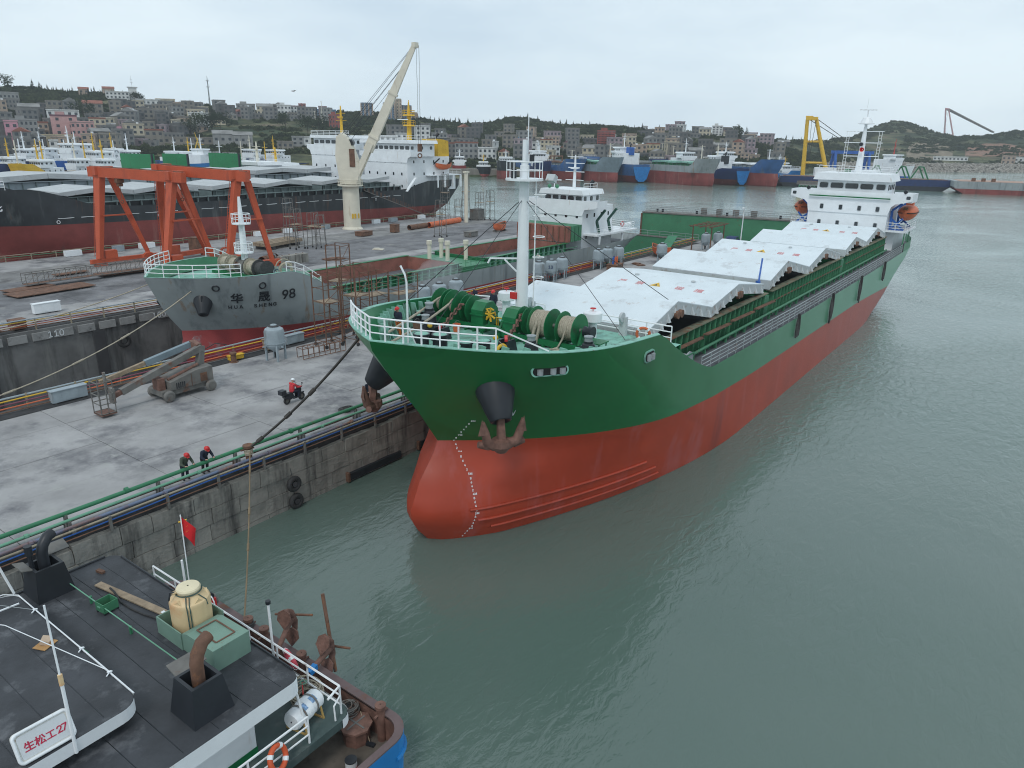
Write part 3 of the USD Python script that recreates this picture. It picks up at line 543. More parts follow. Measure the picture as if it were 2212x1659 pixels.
        if True:   # raised lug of the front panels: stepped notch in front edge
            x0, z0 = pf[0]; obj('cover_skirt', MB().box2((x0 - 0.12, -HC + 1.0, z0 - 0.75), (x0 - 0.05, HC - 1.0, z0 - 0.1)), m_coverside, t)
    # pipe and walkway along the port side, deck railing with grey mesh
    P = line((42, -5.95, 6.95), (111.5, -5.95, 6.85), 40); obj('deck_pipe', MB().tube(P, 0.11, 8), m_greenold, t, smooth=50)
    for x in np.arange(43, 111, 2.0): obj('pipe_saddle', MB().box2((x - 0.05, -6.05, 6.4), (x + 0.05, -5.85, 6.86)), m_greenold, t)
    for xa, xb in ((42.0, 86.0), (86.0, 113.2)):
        X = np.arange(xa, xb + 0.1, 1.55); pts = np.array([[x, -float(MH.hb(x, 6.5)) + 0.12, float(main_edge(x)) - 0.02] for x in X]); rail(t, pts, 1.05, 4, 0.03, 0.035, m_greyrail, 'deck_railing')
    net = MB()
    for x in np.arange(86, 113, 0.45):
        y = -float(MH.hb(x, 6.5)) + 0.1; net.bar((x, y, 6.5), (x, y, 7.3), 0.03)
    obj('netting', net, m_greyrail, t, kind='stuff')
    for xa, xb in ((39.9, 41.9), (46.5, 47.2)): pass
    for x in np.arange(41.8, 62, 5.2): obj('walkway_plank', MB().box((x + 2.2, -5.95, 7.85 - 0.0), (4.6, 0.34, 0.06), ry=0.02), m_rust, t)
    # mooring winch drum beside the break of the forecastle, small platforms between the hatches
    obj('rope_reel', MB().cyl((42.6, -6.6, 7.15), (42.6, -5.75, 7.15), 0.42, n=16).cyl((42.6, -6.7, 7.15), (42.6, -6.6, 7.15), 0.62, n=18).cyl((42.6, -5.75, 7.15), (42.6, -5.65, 7.15), 0.62, n=18), m_greyrail, t, smooth=40)
    obj('reel_stand', MB().bar((41.9, -6.7, 6.5), (41.9, -6.7, 7.6), 0.08).bar((41.9, -5.6, 6.5), (41.9, -5.6, 7.6), 0.08).bar((41.9, -6.7, 7.6), (41.9, -5.6, 7.6), 0.08).bar((43.2, -6.7, 6.5), (43.2, -6.7, 7.6), 0.08).bar((41.9, -6.7, 7.6), (43.2, -6.7, 7.6), 0.08), m_greenold, t)
    for xa in (60.9, 87.3):
        obj('cross_deck', MB().box2((xa - 0.45, -HW - 0.2, MD_Z), (xa + 0.85, HW + 0.2, 8.3)), m_greenold, t)
        obj('blue_derrick', MB().bar((xa, -HW + 0.5, 8.3), (xa + 0.2, -HW + 0.7, 9.5), 0.3).bar((xa + 0.1, -HW + 0.6, 9.4), (xa + 1.3, -HW + 0.9, 11.2), 0.14) if xa < 70 else MB().box2((xa - 0.2, -HW + 0.3, 8.3), (xa + 0.3, -HW + 0.9, 8.9)), m_blue if xa < 70 else m_steel, t)
    # hanging rope fenders on the port side
    for x, L in ((62.5, 1.7), (74.0, 2.6), (86.5, 2.5), (99.5, 2.1)):
        y = -float(MH.hb(x, 6)) - 0.12; rg = np.random.default_rng(int(x)); b = MB()
        for k in range(4):
            zz = np.linspace(6.9, 6.7 - L - rg.uniform(-0.3, 0.3), 9); b.tube(np.c_[x + 0.14 * np.sin(zz * 2 + k) + rg.uniform(-0.1, 0.1), y - 0.05 * k + 0 * zz, zz], 0.075, 6)
        obj('rope_fender', b, m_ropedark, t, smooth=60)
    # foremast
    mx, my = 35.6, 1.6; fm = obj('foremast', MB().tube([(mx, my, FC_Z), (mx, my, 13.0), (mx, my, 19.0)], [0.40, 0.36, 0.27], 14), m_white, t, smooth=50)
    obj('masthead', MB().cyl((mx, my, 19.0), (mx, my, 20.4), 0.14).cyl((mx + 0.3, my, 19), (mx + 0.3, my, 21.6), 0.03), m_white, fm)
    obj('mast_platform', MB().lathe([(0.05, 0), (1.1, 0), (1.1, 0.12), (0.05, 0.12)], (mx, my, 18.15), 14), m_white, fm)
    rail(fm, [(mx + 1.05 * math.cos(a), my + 1.05 * math.sin(a), 18.25) for a in np.linspace(0, 2 * math.pi, 9)], 0.95, 2, 0.025, 0.028)
    obj('mast_light', MB().cyl((mx - 0.5, my + 0.4, 18.27), (mx - 0.5, my + 0.4, 18.8), 0.16).cyl((mx, my - 0.5, 19.2), (mx, my - 0.5, 19.6), 0.14), m_black, fm)
    obj('floodlight', MB().box((mx + 0.6, my - 1.5, 18.3), (0.35, 0.55, 0.4), ry=0.5), m_coverside, fm)
    lad = MB(); lx, ly = mx + 0.15, my - 0.75
    for s in (-0.2, 0.2): lad.bar((lx + s * 0.8, ly + s * 0.5, FC_Z + 1.5), (lx + s * 0.8, ly + s * 0.5, 18.2), 0.045)
    for z in np.arange(FC_Z + 1.6, 18, 0.35): lad.bar((lx - 0.16, ly - 0.1, z), (lx + 0.16, ly + 0.1, z), 0.03)
    obj('ladder', lad, m_rail, fm)
    for z in (12.6, 13.8, 15, 16.2, 17.4): obj('ladder_hoop', MB().torus((lx, ly - 0.28, z), 0.34, 0.025, (0, 0, 1), 14, 5), m_rail, fm)
    obj('lamp_arm', MB().bar((mx, my + 0.3, 13.6), (mx - 0.6, my + 2.0, 13.5), 0.09).bar((mx, my + 0.3, 12.7), (mx - 0.35, my + 1.1, 13.5), 0.08).bar((mx - 0.6, my + 2.0, 13.5), (mx - 0.65, my + 2.15, 13.2), 0.09), m_white, fm)
    obj('ship_bell', MB().box2((mx - 0.55, my + 0.1, 11.2), (mx - 0.35, my + 0.5, 11.6)), m_redbright, fm)
    for q in ((26.2, 0.3, 11.4), (33.0, -6.9, 10.6), (44.5, -4.6, 10.2), (31.0, 7.1, 10.8)): obj('stay_wire', MB().cyl((mx, my, 17.2), q, 0.022, n=4), m_black, fm)
    # accommodation block aft
    X0 = 112.0
    wallb = MB().box2((X0, -5.25, MD_Z), (X0 + 11.5, 5.25, 13.2)); hs = obj('accommodation', wallb, m_white, t)
    wing = MB().prism_x([(-7.95, 14.35), (-7.95, 13.45), (-7.2, 13.2), (-6.0, 12.95), (-5.5, 12.5), (-5.25, 11.4), (5.25, 11.4), (5.5, 12.5), (6.0, 12.95), (7.2, 13.2), (7.95, 13.45), (7.95, 14.35)], X0 - 0.12, X0 + 0.04)
    wing.box2((X0 + 0.04, -7.95, 13.2), (X0 + 4.2, 7.95, 13.36)).box2((X0 + 4.1, -7.95, 13.36), (X0 + 4.2, -5.0, 14.35)).box2((X0 + 4.1, 5.0, 13.36), (X0 + 4.2, 7.95, 14.35)).box2((X0 + 0.04, -7.95, 13.36), (X0 + 4.1, -7.87, 14.35)).box2((X0 + 0.04, 7.87, 13.36), (X0 + 4.1, 7.95, 14.35))
    obj('bridge_wing', wing, m_white, t)
    obj('front_ledge', MB().box2((X0 - 0.4, -5.3, 13.42), (X0 - 0.125, 5.3, 13.52)), m_white, t); obj('ledge_stripe', MB().box2((X0 - 0.42, -5.28, 13.53), (X0 - 0.14, 5.28, 13.68)), m_greenin, t)
    for y in (3.9, 1.55, -0.9, -3.45): window_part(hs, (X0 - 0.12, -y, 12.15), (0, -1, 0), 0.42, 0.62, (-1, 0, 0), frame=m_coverside)
    for y in (3.9, 1.45, -1.05, -3.55): window_part(hs, (X0, -y, 9.95), (0, -1, 0), 0.42, 0.62, (-1, 0, 0), frame=m_coverside)
    for y in (-7.45, 7.45): window_part(t, (X0 - 0.12, y, 13.85), (0, -1, 0), 0.5, 0.42, (-1, 0, 0))
    wh = obj('wheelhouse', MB().box2((X0 + 0.5, -4.6, 13.36), (X0 + 6.0, 4.6, 15.75)), m_white, t)
    for y, w in ((3.75, 1.1), (1.95, 1.6), (0, 1.65), (-1.95, 1.65), (-3.72, 1.1)): window_part(wh, (X0 + 0.5, -y, 15.05), (0, -1, 0), w, 0.68, (-1, 0, 0), frame=m_coverside)
    for k in range(4): window_part(wh, (X0 + 1.3 + k * 1.2, -4.6, 15.0), (1, 0, 0), 0.8, 0.7, (0, -1, 0))
    obj('wheelhouse_roof', MB().prism_x([(-5.1, 15.78), (5.1, 15.78), (4.75, 16.75), (-4.75, 16.75)], X0 - 0.3, X0 + 6.3), m_white, t)
    rail(t, [*line((X0 + 0.1, 4.6, 16.75), (X0 + 0.1, -4.6, 16.75), 8), *line((X0 + 2, -4.6, 16.75), (X0 + 6, -4.6, 16.75), 3)], 0.95, 3, 0.03, 0.03, name='monkey_island_railing')
    mm = obj('main_mast', MB().tube([(X0 + 3, 0, 16.7), (X0 + 3.2, 0, 21.8), (X0 + 3.25, 0, 23.2)], [0.5, 0.28, 0.18], 12), m_white, t, smooth=50)
    for z, w in ((19.0, 2.3), (20.8, 2.5), (22.3, 2.5), (23.3, 1.1)): obj('yard', MB().bar((X0 + 3.1, -w, z), (X0 + 3.1, w, z), 0.1), m_white, mm)
    for s in (-2.1, 2.1):
        lad = MB().bar((X0 + 3.1, s - 0.18, 16.8), (X0 + 3.1, s - 0.18, 22.3), 0.045).bar((X0 + 3.1, s + 0.18, 16.8), (X0 + 3.1, s + 0.18, 22.3), 0.045)
        for z in np.arange(17, 22.2, 0.4): lad.bar((X0 + 3.1, s - 0.18, z), (X0 + 3.1, s + 0.18, z), 0.035)
        obj('mast_ladder', lad, m_rail, mm)
    obj('radar_platform', MB().lathe([(0.1, 0), (0.9, 0.1), (0.5, 0.9), (0.1, 1.0)], (X0 + 3.25, 0, 23.2), 10), m_white, mm); obj('radar', MB().box((X0 + 3.2, 0, 25.1), (0.2, 2.2, 0.16), rz=0.3).cyl((X0 + 3.2, 0, 24.2), (X0 + 3.2, 0, 25.1), 0.08).cyl((X0 + 3.3, 0.2, 25.1), (X0 + 3.3, 0.2, 26.6), 0.025), m_white, mm)
    obj('horn', MB().lathe([(0.05, 0), (0.3, 0.35)], (X0 + 2.4, -0.2, 19.9), 10, (-1, 0, 0)), m_redbright, mm); obj('searchlight', MB().cyl((X0 + 2.4, 0.1, 20.6), (X0 + 2.8, 0.1, 20.6), 0.25), m_black, mm)
    for y in (5.6, -7.0): obj('searchlight', MB().cyl((X0 - 0.2, y, 14.6), (X0 + 0.3, y, 14.6), 0.24).cyl((X0, y, 14.3), (X0, y, 14.5), 0.06), m_black, t)
    # boat deck wings, blue davits, orange lifeboats port and starboard
    for s in (-1, 1):
        bd = obj('boat_deck', MB().box2((X0 + 0.6, min(s * 5.25, s * 7.75), 9.15), (X0 + 9, max(s * 5.25, s * 7.75), 9.4)), m_white, t)
        rail(bd, [(X0 + 0.65, s * 5.3, 9.4), (X0 + 0.65, s * 6.4, 9.4), (X0 + 0.65, s * 7.65, 9.4), (X0 + 2.5, s * 7.65, 9.4), (X0 + 4.5, s * 7.65, 9.4), (X0 + 6.5, s * 7.65, 9.4), (X0 + 8.8, s * 7.65, 9.4)], 1.0, 3, 0.03, 0.035, m_rail)
        dv = MB()
        for x in (X0 + 1.5, X0 + 7.2):
            dv.bar((x, s * 5.6, 9.4), (x, s * 5.5, 12.0), 0.3).bar((x, s * 5.5, 12.0), (x, s * 6.6, 13.0), 0.28).bar((x, s * 5.55, 10.9), (x, s * 7.3, 9.45), 0.24).bar((x, s * 5.6, 9.5), (x, s * 7.0, 11.0), 0.2).bar((x, s * 7.3, 9.45), (x, s * 5.6, 9.5), 0.2)
        obj('davit', dv, m_blue, t)
        obj('deck_post', MB().bar((X0 + 0.9, s * 7.6, MD_Z), (X0 + 0.9, s * 7.6, 9.15), 0.14).bar((X0 + 5, s * 7.6, MD_Z), (X0 + 5, s * 7.6, 9.15), 0.14), m_greenold, t)
    obj('funnel', MB().box2((X0 + 7, -1.8, 13.2), (X0 + 10, 1.8, 17.0)), m_white, t)
    obj('stern_bulwark', MB().grid([[(x, -float(MH.hb(x, 6.6)) + 0.03, z) for x in np.linspace(113.2, 128.4, 10)] for z in (6.5, 7.7)]), m_greenold, t)
    obj('poop_deckhouse', MB().box2((X0 + 2, -6.2, MD_Z), (X0 + 12, 6.2, 9.14)), m_white, t)
    return t
build_main_ship()
def capsule_lifeboat(loc, s, label):
    t = thing('lifeboat', label, 'lifeboat', loc, 0, None); L, Wd = 6.2, 2.4; rows = []
    for u in np.linspace(-1, 1, 17):
        k = max(0.0, 1 - abs(u) ** 2.6); r = []
        for a in np.linspace(0, 2 * math.pi, 20, endpoint=False):
            y, z = math.cos(a), math.sin(a); zz = z * (1.05 if z > 0 else 1.25); r.append([u * L / 2, y * Wd / 2 * math.sqrt(k) * (0.82 if z < 0 else 1) ** (abs(z)), zz * (0.25 + 0.75 * k) * (0.95)])
        r.append(r[0]); rows.append(r)
    obj('boat_hull', MB().grid(rows), m_orange, t, smooth=50)
    obj('gunwale_band', MB().tube([[u * L / 2, sg * (Wd / 2 * math.sqrt(max(0, 1 - abs(u) ** 2.6)) + 0.03), 0.0] for sg in (1,) for u in np.linspace(-0.98, 0.98, 18)], 0.06, 5).tube([[u * L / 2, -(Wd / 2 * math.sqrt(max(0, 1 - abs(u) ** 2.6)) + 0.03), 0.0] for u in np.linspace(-0.98, 0.98, 18)], 0.06, 5), m_dark, t)
    obj('cockpit', MB().box((0.6, 0, 1.02), (1.2, 0.9, 0.5)), m_orange, t); obj('hatch', MB().box((-2.55, 0, 0.55), (0.5, 0.5, 0.4)), m_rust, t)
capsule_lifeboat(sp(117.0, -7.0, 11.7), -1, 'orange enclosed lifeboat in blue davits on the right side of the green ship\'s bridge')
capsule_lifeboat(sp(116.6, 7.0, 11.7), 1, 'orange enclosed lifeboat in blue davits on the left side of the green ship\'s bridge')
# ================================================================ people
def limb_union(chains, length=0.05, it=6):
    """One continuous surface from chains of (joint, radius): hulls of spheres, joined and smoothed."""
    parts = []
    for ch in chains:
        for (a, ra), (b, rb) in zip(ch[:-1], ch[1:]):
            sa = m3.Manifold.sphere(ra, 10).translate([float(x) for x in a]); sb = m3.Manifold.sphere(rb, 10).translate([float(x) for x in b]); parts.append(m3.Manifold.batch_hull([sa, sb]))
    m = m3.Manifold.batch_boolean(parts, m3.OpType.Add).refine_to_length(length).to_mesh()
    tm = trimesh.Trimesh(np.array(m.vert_properties[:, :3]), np.array(m.tri_verts)); trimesh.smoothing.filter_taubin(tm, iterations=it); return tm
PEOPLE = {}
def person(label, loc, rz, pose, jacket, trousers, helmet=None, hood=False, scale=1.0, group=None):
    """A worker about 1.7 m tall, facing +x before turning by rz."""
    t = thing('person', label, 'person', loc, rz, group, scale=scale)
    V = lambda *a: np.array(a, float)
    if pose == 'stand':
        hip, chest, neck, head = V(0, 0, 0.90), V(0.02, 0, 1.25), V(0.03, 0, 1.45), V(0.07, 0, 1.60)
        legs = [[V(0.02, s * 0.10, 0.88), V(0.05, s * 0.12, 0.48), V(0.0, s * 0.13, 0.08), V(0.14, s * 0.15, 0.04)] for s in (-1, 1)]
        arms = [[V(0.02, s * 0.20, 1.40), V(0.04, s * 0.28, 1.12), V(0.22, s * 0.22, 0.98), V(0.30, s * 0.20, 0.98)] for s in (-1, 1)]
    elif pose == 'lean':
        hip, chest, neck, head = V(-0.12, 0, 0.88), V(0.08, 0, 1.17), V(0.20, 0, 1.34), V(0.29, 0, 1.45)
        legs = [[V(-0.10, s * 0.10, 0.86), V(-0.06, s * 0.12, 0.46), V(-0.12, s * 0.13, 0.08), V(0.02, s * 0.15, 0.04)] for s in (-1, 1)]
        arms = [[V(0.14, s * 0.20, 1.29), V(0.22, s * 0.30, 1.03), V(0.44, s * 0.24, 0.96), V(0.52, s * 0.20, 0.98)] for s in (-1, 1)]
    elif pose == 'squat':
        hip, chest, neck, head = V(-0.12, 0, 0.32), V(0.02, 0, 0.66), V(0.10, 0, 0.84), V(0.18, 0, 0.97)
        legs = [[V(-0.10, s * 0.10, 0.32), V(0.30, s * 0.17, 0.50), V(0.10, s * 0.15, 0.08), V(0.24, s * 0.16, 0.04)] for s in (-1, 1)]
        arms = [[V(0.06, s * 0.20, 0.79), V(0.24, s * 0.24, 0.58), V(0.40, s * 0.08, 0.62), V(0.46, s * 0.04, 0.66)] for s in (-1, 1)]
    else:   # riding
        hip, chest, neck, head = V(-0.1, 0, 0.82), V(-0.04, 0, 1.16), V(0.0, 0, 1.36), V(0.05, 0, 1.50)
        legs = [[V(-0.08, s * 0.10, 0.80), V(0.34, s * 0.16, 0.76), V(0.30, s * 0.15, 0.36), V(0.44, s * 0.15, 0.34)] for s in (-1, 1)]
        arms = [[V(-0.02, s * 0.20, 1.30), V(0.20, s * 0.27, 1.08), V(0.46, s * 0.28, 1.06), V(0.53, s * 0.28, 1.07)] for s in (-1, 1)]
    up = head - neck; up /= np.linalg.norm(up); fx = np.array([1.0, 0, 0]) - up * up[0]; fx /= np.linalg.norm(fx)
    ch = [[(hip, .115), (chest, .13), (neck, .058), (head - up * 0.03, .075), (head + up * 0.05, .095)], [(head + fx * 0.085 - up * 0.0, .02), (head + fx * 0.115 - up * 0.03, .02)], [(head - up * 0.06 + fx * 0.05, .05), (head - up * 0.03, .07)]]
    for s in (-1, 1): ch.append([(head + np.array([0, s * 0.09, 0]), .022), (head + np.array([0, s * 0.098, 0.03]), .018)])
    for L in legs: ch.append([(L[0], .085), (L[1], .06), (L[2], .043), (L[3], .04)])
    for s, A in zip((-1, 1), arms):
        ch.append([(A[0], .055), (A[1], .045), (A[2], .032), (A[3], .034)])
        d = A[3] - A[2]; d /= np.linalg.norm(d); sd = np.cross(d, [0, 0, 1.0]); sd /= np.linalg.norm(sd)
        for k, (o, l) in enumerate(((-1.5, .06), (-0.5, .075), (0.5, .08), (1.5, .07))):
            p = A[3] + sd * o * 0.018; ch.append([(p, .011), (p + d * l * 0.6, .009), (p + d * l + np.array([0, 0, -0.03]), .008)])
        p = A[2] + d * 0.03 - sd * 0.03 * s; ch.append([(p, .012), (p + d * 0.05 - sd * 0.025 * s + np.array([0, 0, -0.01]), .010)])
    body = limb_union(ch, 0.035); obj('body', (body.vertices, body.faces), m_skin, t, smooth=True)
    jc = [[(hip, .145), (chest + (hip - chest) * 0.2, .165), (chest + (neck - chest) * 0.55, .13), (neck + (chest - neck) * 0.25, .085)]]
    for s in (-1, 1): jc.append([(hip + np.array([0, s * 0.07, 0]), .125), (chest + np.array([0, s * 0.08, 0.02]), .135)])
    for A in arms: jc.append([(A[0], .085), (A[1], .072), (A[2], .052)]); jc.append([(A[0], .085), (chest + (neck - chest) * 0.5, .12)])
    j = limb_union(jc, 0.05); obj('jacket', (j.vertices, j.faces), jacket, t, smooth=True)
    tr = limb_union([[(hip, .14), (L[0], .11), (L[1], .082), (L[2] + (L[1] - L[2]) * 0.08, .066)] for L in legs], 0.05); obj('trousers', (tr.vertices, tr.faces), trousers, t, smooth=True)
    for L in legs: b = limb_union([[(L[2] + np.array([0, 0, -0.02]), .055), (L[3], .045)]], 0.04); obj('boot', (b.vertices, b.faces), m_black, t, smooth=True)
    for s in (-1, 1): obj('eye', MB().tm(trimesh.creation.icosphere(1, 0.013)).xf(None, head + fx * 0.092 + np.array([0, s * 0.036, 0]) + up * 0.02), m_black, t)
    obj('mouth', MB().box(head + fx * 0.098 - up * 0.075, (0.01, 0.05, 0.01)), m_redbright, t)
    if helmet is not None:
        R = np.array([fx, np.cross(up, fx), up]).T
        obj('helmet', MB().lathe([(0.15, 0.0), (0.15, 0.012), (0.128, 0.015), (0.12, 0.06), (0.085, 0.11), (0.03, 0.132), (0.0, 0.134)], n=16).add(np.array([[0.10, -0.09, 0], [0.19, -0.06, -0.01], [0.19, 0.06, -0.01], [0.10, 0.09, 0]]), [[0, 1, 2, 3]]).xf(R, head + up * 0.055), helmet, t, smooth=40)
    else:
        h = limb_union([[(head + up * 0.05 - fx * 0.02, .108), (head - fx * 0.03, .10)]], 0.04); obj('hair', (h.vertices - fx * 0.02 + up * 0.012, h.faces), jacket if hood else m_black, t, smooth=True)
    return t
m_navycloth = paint('navy_cloth', (0.016, 0.022, 0.04), 0.9, var=0.3, scale=6); m_olive = paint('olive_cloth', (0.06, 0.075, 0.055), 0.9, var=0.3, scale=6)
m_orangecloth = paint('orange_cloth', (0.52, 0.13, 0.03), 0.9, var=0.2, scale=6); m_redcloth = paint('red_cloth', (0.50, 0.04, 0.05), 0.9, var=0.2, scale=6); m_blackcloth = paint('black_cloth', (0.015, 0.015, 0.018), 0.9, var=0.3, scale=6)
SIDE = math.pi * 1.1
person('worker in red helmet, dark jacket and orange trousers standing at the bow bulwark', sp(29.3, 5.9, FC_Z), math.pi, 'stand', m_navycloth, m_orangecloth, m_redbright)
person('worker in red helmet and navy jacket half hidden behind the big green reels', sp(38.0, 5.6, FC_Z - 0.3), math.pi, 'stand', m_navycloth, m_navycloth, m_redbright)
person('dark haired man crouching at the end of the rope winch', sp(35.4, -3.3, FC_Z), math.pi * 0.5, 'squat', m_navycloth, m_navycloth)
# ================================================================ gear on the forecastle
def reel(parent, c, w, R, drum_r, rope_mat, rope_r=None, n=22):
    """Rope drum with two flanges, axis along y."""
    c = np.array(c, float)
    for s in (-1, 1): obj('flange', MB().lathe([(0.05, -0.03), (R * 0.96, -0.03), (R, -0.015), (R, 0.015), (R * 0.96, 0.03), (0.05, 0.03)], c + [0, s * w / 2, 0], n, (0, 1, 0)), m_greenin, parent, smooth=30)
    obj('drum', MB().cyl(c - [0, w / 2, 0], c + [0, w / 2, 0], drum_r, n=16), m_greenin, parent, smooth=40)
    if rope_r:
        k = max(3, int(w / 0.11)); 
        for i in range(k): obj('rope_turn', MB().torus(c + [0, -w / 2 + (i + 0.5) * w / k, 0], rope_r + 0.015 * math.sin(i * 2.1), w / k * 0.56, (0, 1, 0), 18, 6), rope_mat, parent, smooth=60)
def windlass(name, label, loc, segs, box_y, mirror=False):
    t = thing(name, label, 'windlass', loc, SHIP_RZ)
    ys = [s[0] for s in segs]
    y0, y1 = min(ys) - 0.8, max(max(ys), box_y) + 0.8; y0 = min(y0, box_y - 0.7)
    for x in (-0.75, 0.75): obj('base_beam', MB().box2((x - 0.1, y0, 0.12), (x + 0.1, y1, 0.42)), m_greenin, t)
    for y in np.arange(y0 + 0.2, y1, 0.62): obj('base_foot', MB().box2((-1.0, y - 0.05, 0), (1.0, y + 0.05, 0.14)), m_greenin, t)
    for y, w, R, dr, rm, rr in segs: reel(t, (0, y, 1.12), w, R, dr, rm, rr)
    obj('shaft', MB().cyl((0, y0 - 0.1, 1.12), (0, y1 + 0.1, 1.12), 0.11, n=10), m_steel, t)
    ch = 0.22; H = 1.75
    obj('gear_housing', MB().prism_y([(-0.75, 0.4), (0.75, 0.4), (0.75, H - 0.5), (0.3, H), (-0.35, H), (-0.75, H - 0.45)], box_y - 0.45, box_y + 0.45), m_greenin, t)
    obj('housing_flange', MB().box2((-0.82, box_y - 0.5, 0.98), (0.82, box_y + 0.5, 1.06)), m_greenin, t)
    for s in (-1, 1): obj('bearing_stand', MB().prism_y([(-0.55, 0.4), (0.55, 0.4), (0.16, 1.25), (-0.16, 1.25)], (y0 if s < 0 else y1) - 0.06, (y0 if s < 0 else y1) + 0.06), m_greenin, t)
    return t, y0, y1
t1, a, b = windlass('mooring_windlass', 'green windlass with three big bare reels behind the left side of the bow', sp(33.9, 4.6, FC_Z), [(1.75, 0.7, 0.98, 0.33, m_rope, 0.42), (0.75, 0.7, 0.98, 0.33, m_rope, 0.40), (-0.35, 0.45, 0.85, 0.4, m_brown, None)], -1.45)
bw = MB()
for k in range(7):
    a_ = k * 2 * math.pi / 7; bw.tube([(-0.45, -2.2, 1.1), (-0.5 + 0.0, -2.25 + 0.42 * math.cos(a_), 1.1 + 0.42 * math.sin(a_)), (-0.4, -2.25 + 0.34 * math.cos(a_ + .4), 1.1 + 0.34 * math.sin(a_ + .4))], 0.06, 6)
obj('brake_wheel', bw, m_yellow, t1, smooth=50)
obj('control_pipes', MB().tube([(-0.3, -2.6, 0.4), (-0.3, -2.6, 0.95), (-0.3, -3.1, 0.95), (-0.3, -3.1, 0.5)], 0.05).tube([(0.0, -2.5, 0.3), (0.0, -2.5, 0.85), (0.0, -3.3, 0.85), (0, -3.3, 0.3)], 0.05), m_yellow, t1)
obj('step_platform', MB().box2((-1.3, -3.6, 0.45), (-0.4, -2.2, 0.5)).box2((-1.25, -3.55, 0), (-1.2, -3.5, 0.45)).box2((-1.25, -2.3, 0), (-1.2, -2.25, 0.45)), m_greenin, t1)
t2, a, b = windlass('mooring_windlass', 'green windlass wound with thick beige rope beside the foremast', sp(33.6, -0.9, FC_Z), [(-2.35, 1.05, 0.92, 0.35, m_rope, 0.62), (-0.55, 1.15, 0.95, 0.35, m_rope, 0.70), (0.75, 0.4, 0.8, 0.4, m_brown, None)], 1.45)
obj('warping_head', MB().lathe([(0.22, 0), (0.3, 0.05), (0.24, 0.3), (0.34, 0.55), (0.34, 0.6), (0.02, 0.6)], (0, -3.15, 1.12), 14, (0, -1, 0)), m_black, t2, smooth=40)
obj('hanging_rope', MB().tube([(-0.62, -0.5, 1.5), (-0.85, -0.45, 1.0), (-0.95, -0.35, 0.4), (-1.1, -0.2, 0.1)], 0.1, 7).tube([(-0.6, -0.7, 1.5), (-0.8, -0.68, 0.9), (-0.9, -0.6, 0.2)], 0.09, 7), m_rope, t2, smooth=60)
obj('hanging_rope', MB().tube([(-0.6, -2.35, 1.3), (-0.8, -2.3, 0.7), (-0.95, -2.1, 0.2), (-1.2, -1.8, 0.06)], 0.06, 6), m_rope, t2, smooth=60)
obj('operator_platform', MB().box2((0.2, -4.1, 0.42), (1.2, -3.1, 0.48)).box2((0.3, -4.0, 0), (0.36, -3.94, 0.42)).box2((1.1, -4.0, 0), (1.16, -3.94, 0.42)), m_greenin, t2)
def chain(name, label, pts, mat, r=0.05, group=None):
    t = MB(); p = np.asarray(pts, float); d = np.r_[0, np.cumsum(np.linalg.norm(np.diff(p, axis=0), axis=1))]; n = int(d[-1] / 0.24); q = np.array([np.interp(np.linspace(0, d[-1], n), d, p[:, j]) for j in range(3)]).T
    for i in range(n - 1):
        c = (q[i] + q[i + 1]) / 2; u = q[i + 1] - q[i]; u /= np.linalg.norm(u); ax = np.cross(u, [0, 0, 1.0]) if i % 2 else np.cross(np.cross(u, [0, 0, 1.0]), u)
        t.torus(c, 0.15, r, ax, 8, 5)
    x = thing(name, label, 'chain', (0, 0, 0), 0, group); obj('links', t, mat, x, kind='stuff'); return x
chain('anchor_chain', 'rusty anchor chain leading from the left windlass to its stopper', [sp(33.2, 4.3, 10.9), sp(31.8, 4.0, 10.4), sp(30.4, 3.6, 9.9)], m_brown)
chain('anchor_chain', 'rusty anchor chain slanting down in front of the rope windlass', [sp(33.3, -0.1, 10.9), sp(31.9, -0.5, 10.3), sp(30.7, -0.9, 9.9)], m_brown)
def stopper(loc, label):
    t = thing('chain_stopper', label, 'chain stopper', loc, SHIP_RZ)
    obj('bed', MB().prism_y([(-0.5, 0), (0.6, 0), (0.35, 0.75), (-0.3, 0.75)], -0.32, -0.2).prism_y([(-0.5, 0), (0.6, 0), (0.35, 0.75), (-0.3, 0.75)], 0.2, 0.32).box2((-0.3, -0.2, 0.3), (0.35, 0.2, 0.4)), m_black, t)
    obj('bar', MB().bar((-0.45, -0.3, 0.82), (0.4, 0.35, 0.78), 0.16, 0.12), m_redbright, t)
    obj('lever_ball', MB().tm(trimesh.creation.icosphere(2, 0.15)).xf(None, (-0.55, 0.35, 0.9)), m_yellow, t, smooth=True)
    return t
stopper(sp(30.3, 3.5, FC_Z), 'black chain stopper with red bar near the middle of the bow'); s2 = stopper(sp(30.6, -1.0, FC_Z), 'black chain stopper with yellow hook on the right side of the bow')
obj('yellow_hook', MB().torus((-0.7, -0.2, 0.3), 0.3, 0.1, (0.3, 1, 0), 16, 6), m_yellow, s2, smooth=True)
def conefair(loc, label, r=0.42, h=1.35, g=None):
    t = thing('mooring_cone', label, 'mooring fairlead', loc, 0, g)
    obj('pedestal', MB().lathe([(0.02, 0), (r * 1.25, 0), (r * 0.78, h * 0.7), (r * 0.62, h * 0.74), (r * 0.62, h * 0.82), (0.02, h * 0.82)], n=18), m_black, t, smooth=35)
    obj('roller_head', MB().lathe([(0.02, h * 0.82), (r * 0.5, h * 0.82), (r * 0.5, h * 0.95), (r * 0.6, h * 0.98), (r * 0.6, h * 1.02), (0.02, h * 1.02)], n=18), m_greyrail, t, smooth=35)
conefair(sp(30.2, -2.9, FC_Z), 'black mooring cone at the bulwark below the thicker rope drum'); conefair(sp(32.0, -5.3, FC_Z), 'black mooring cone nearest the crouching man')
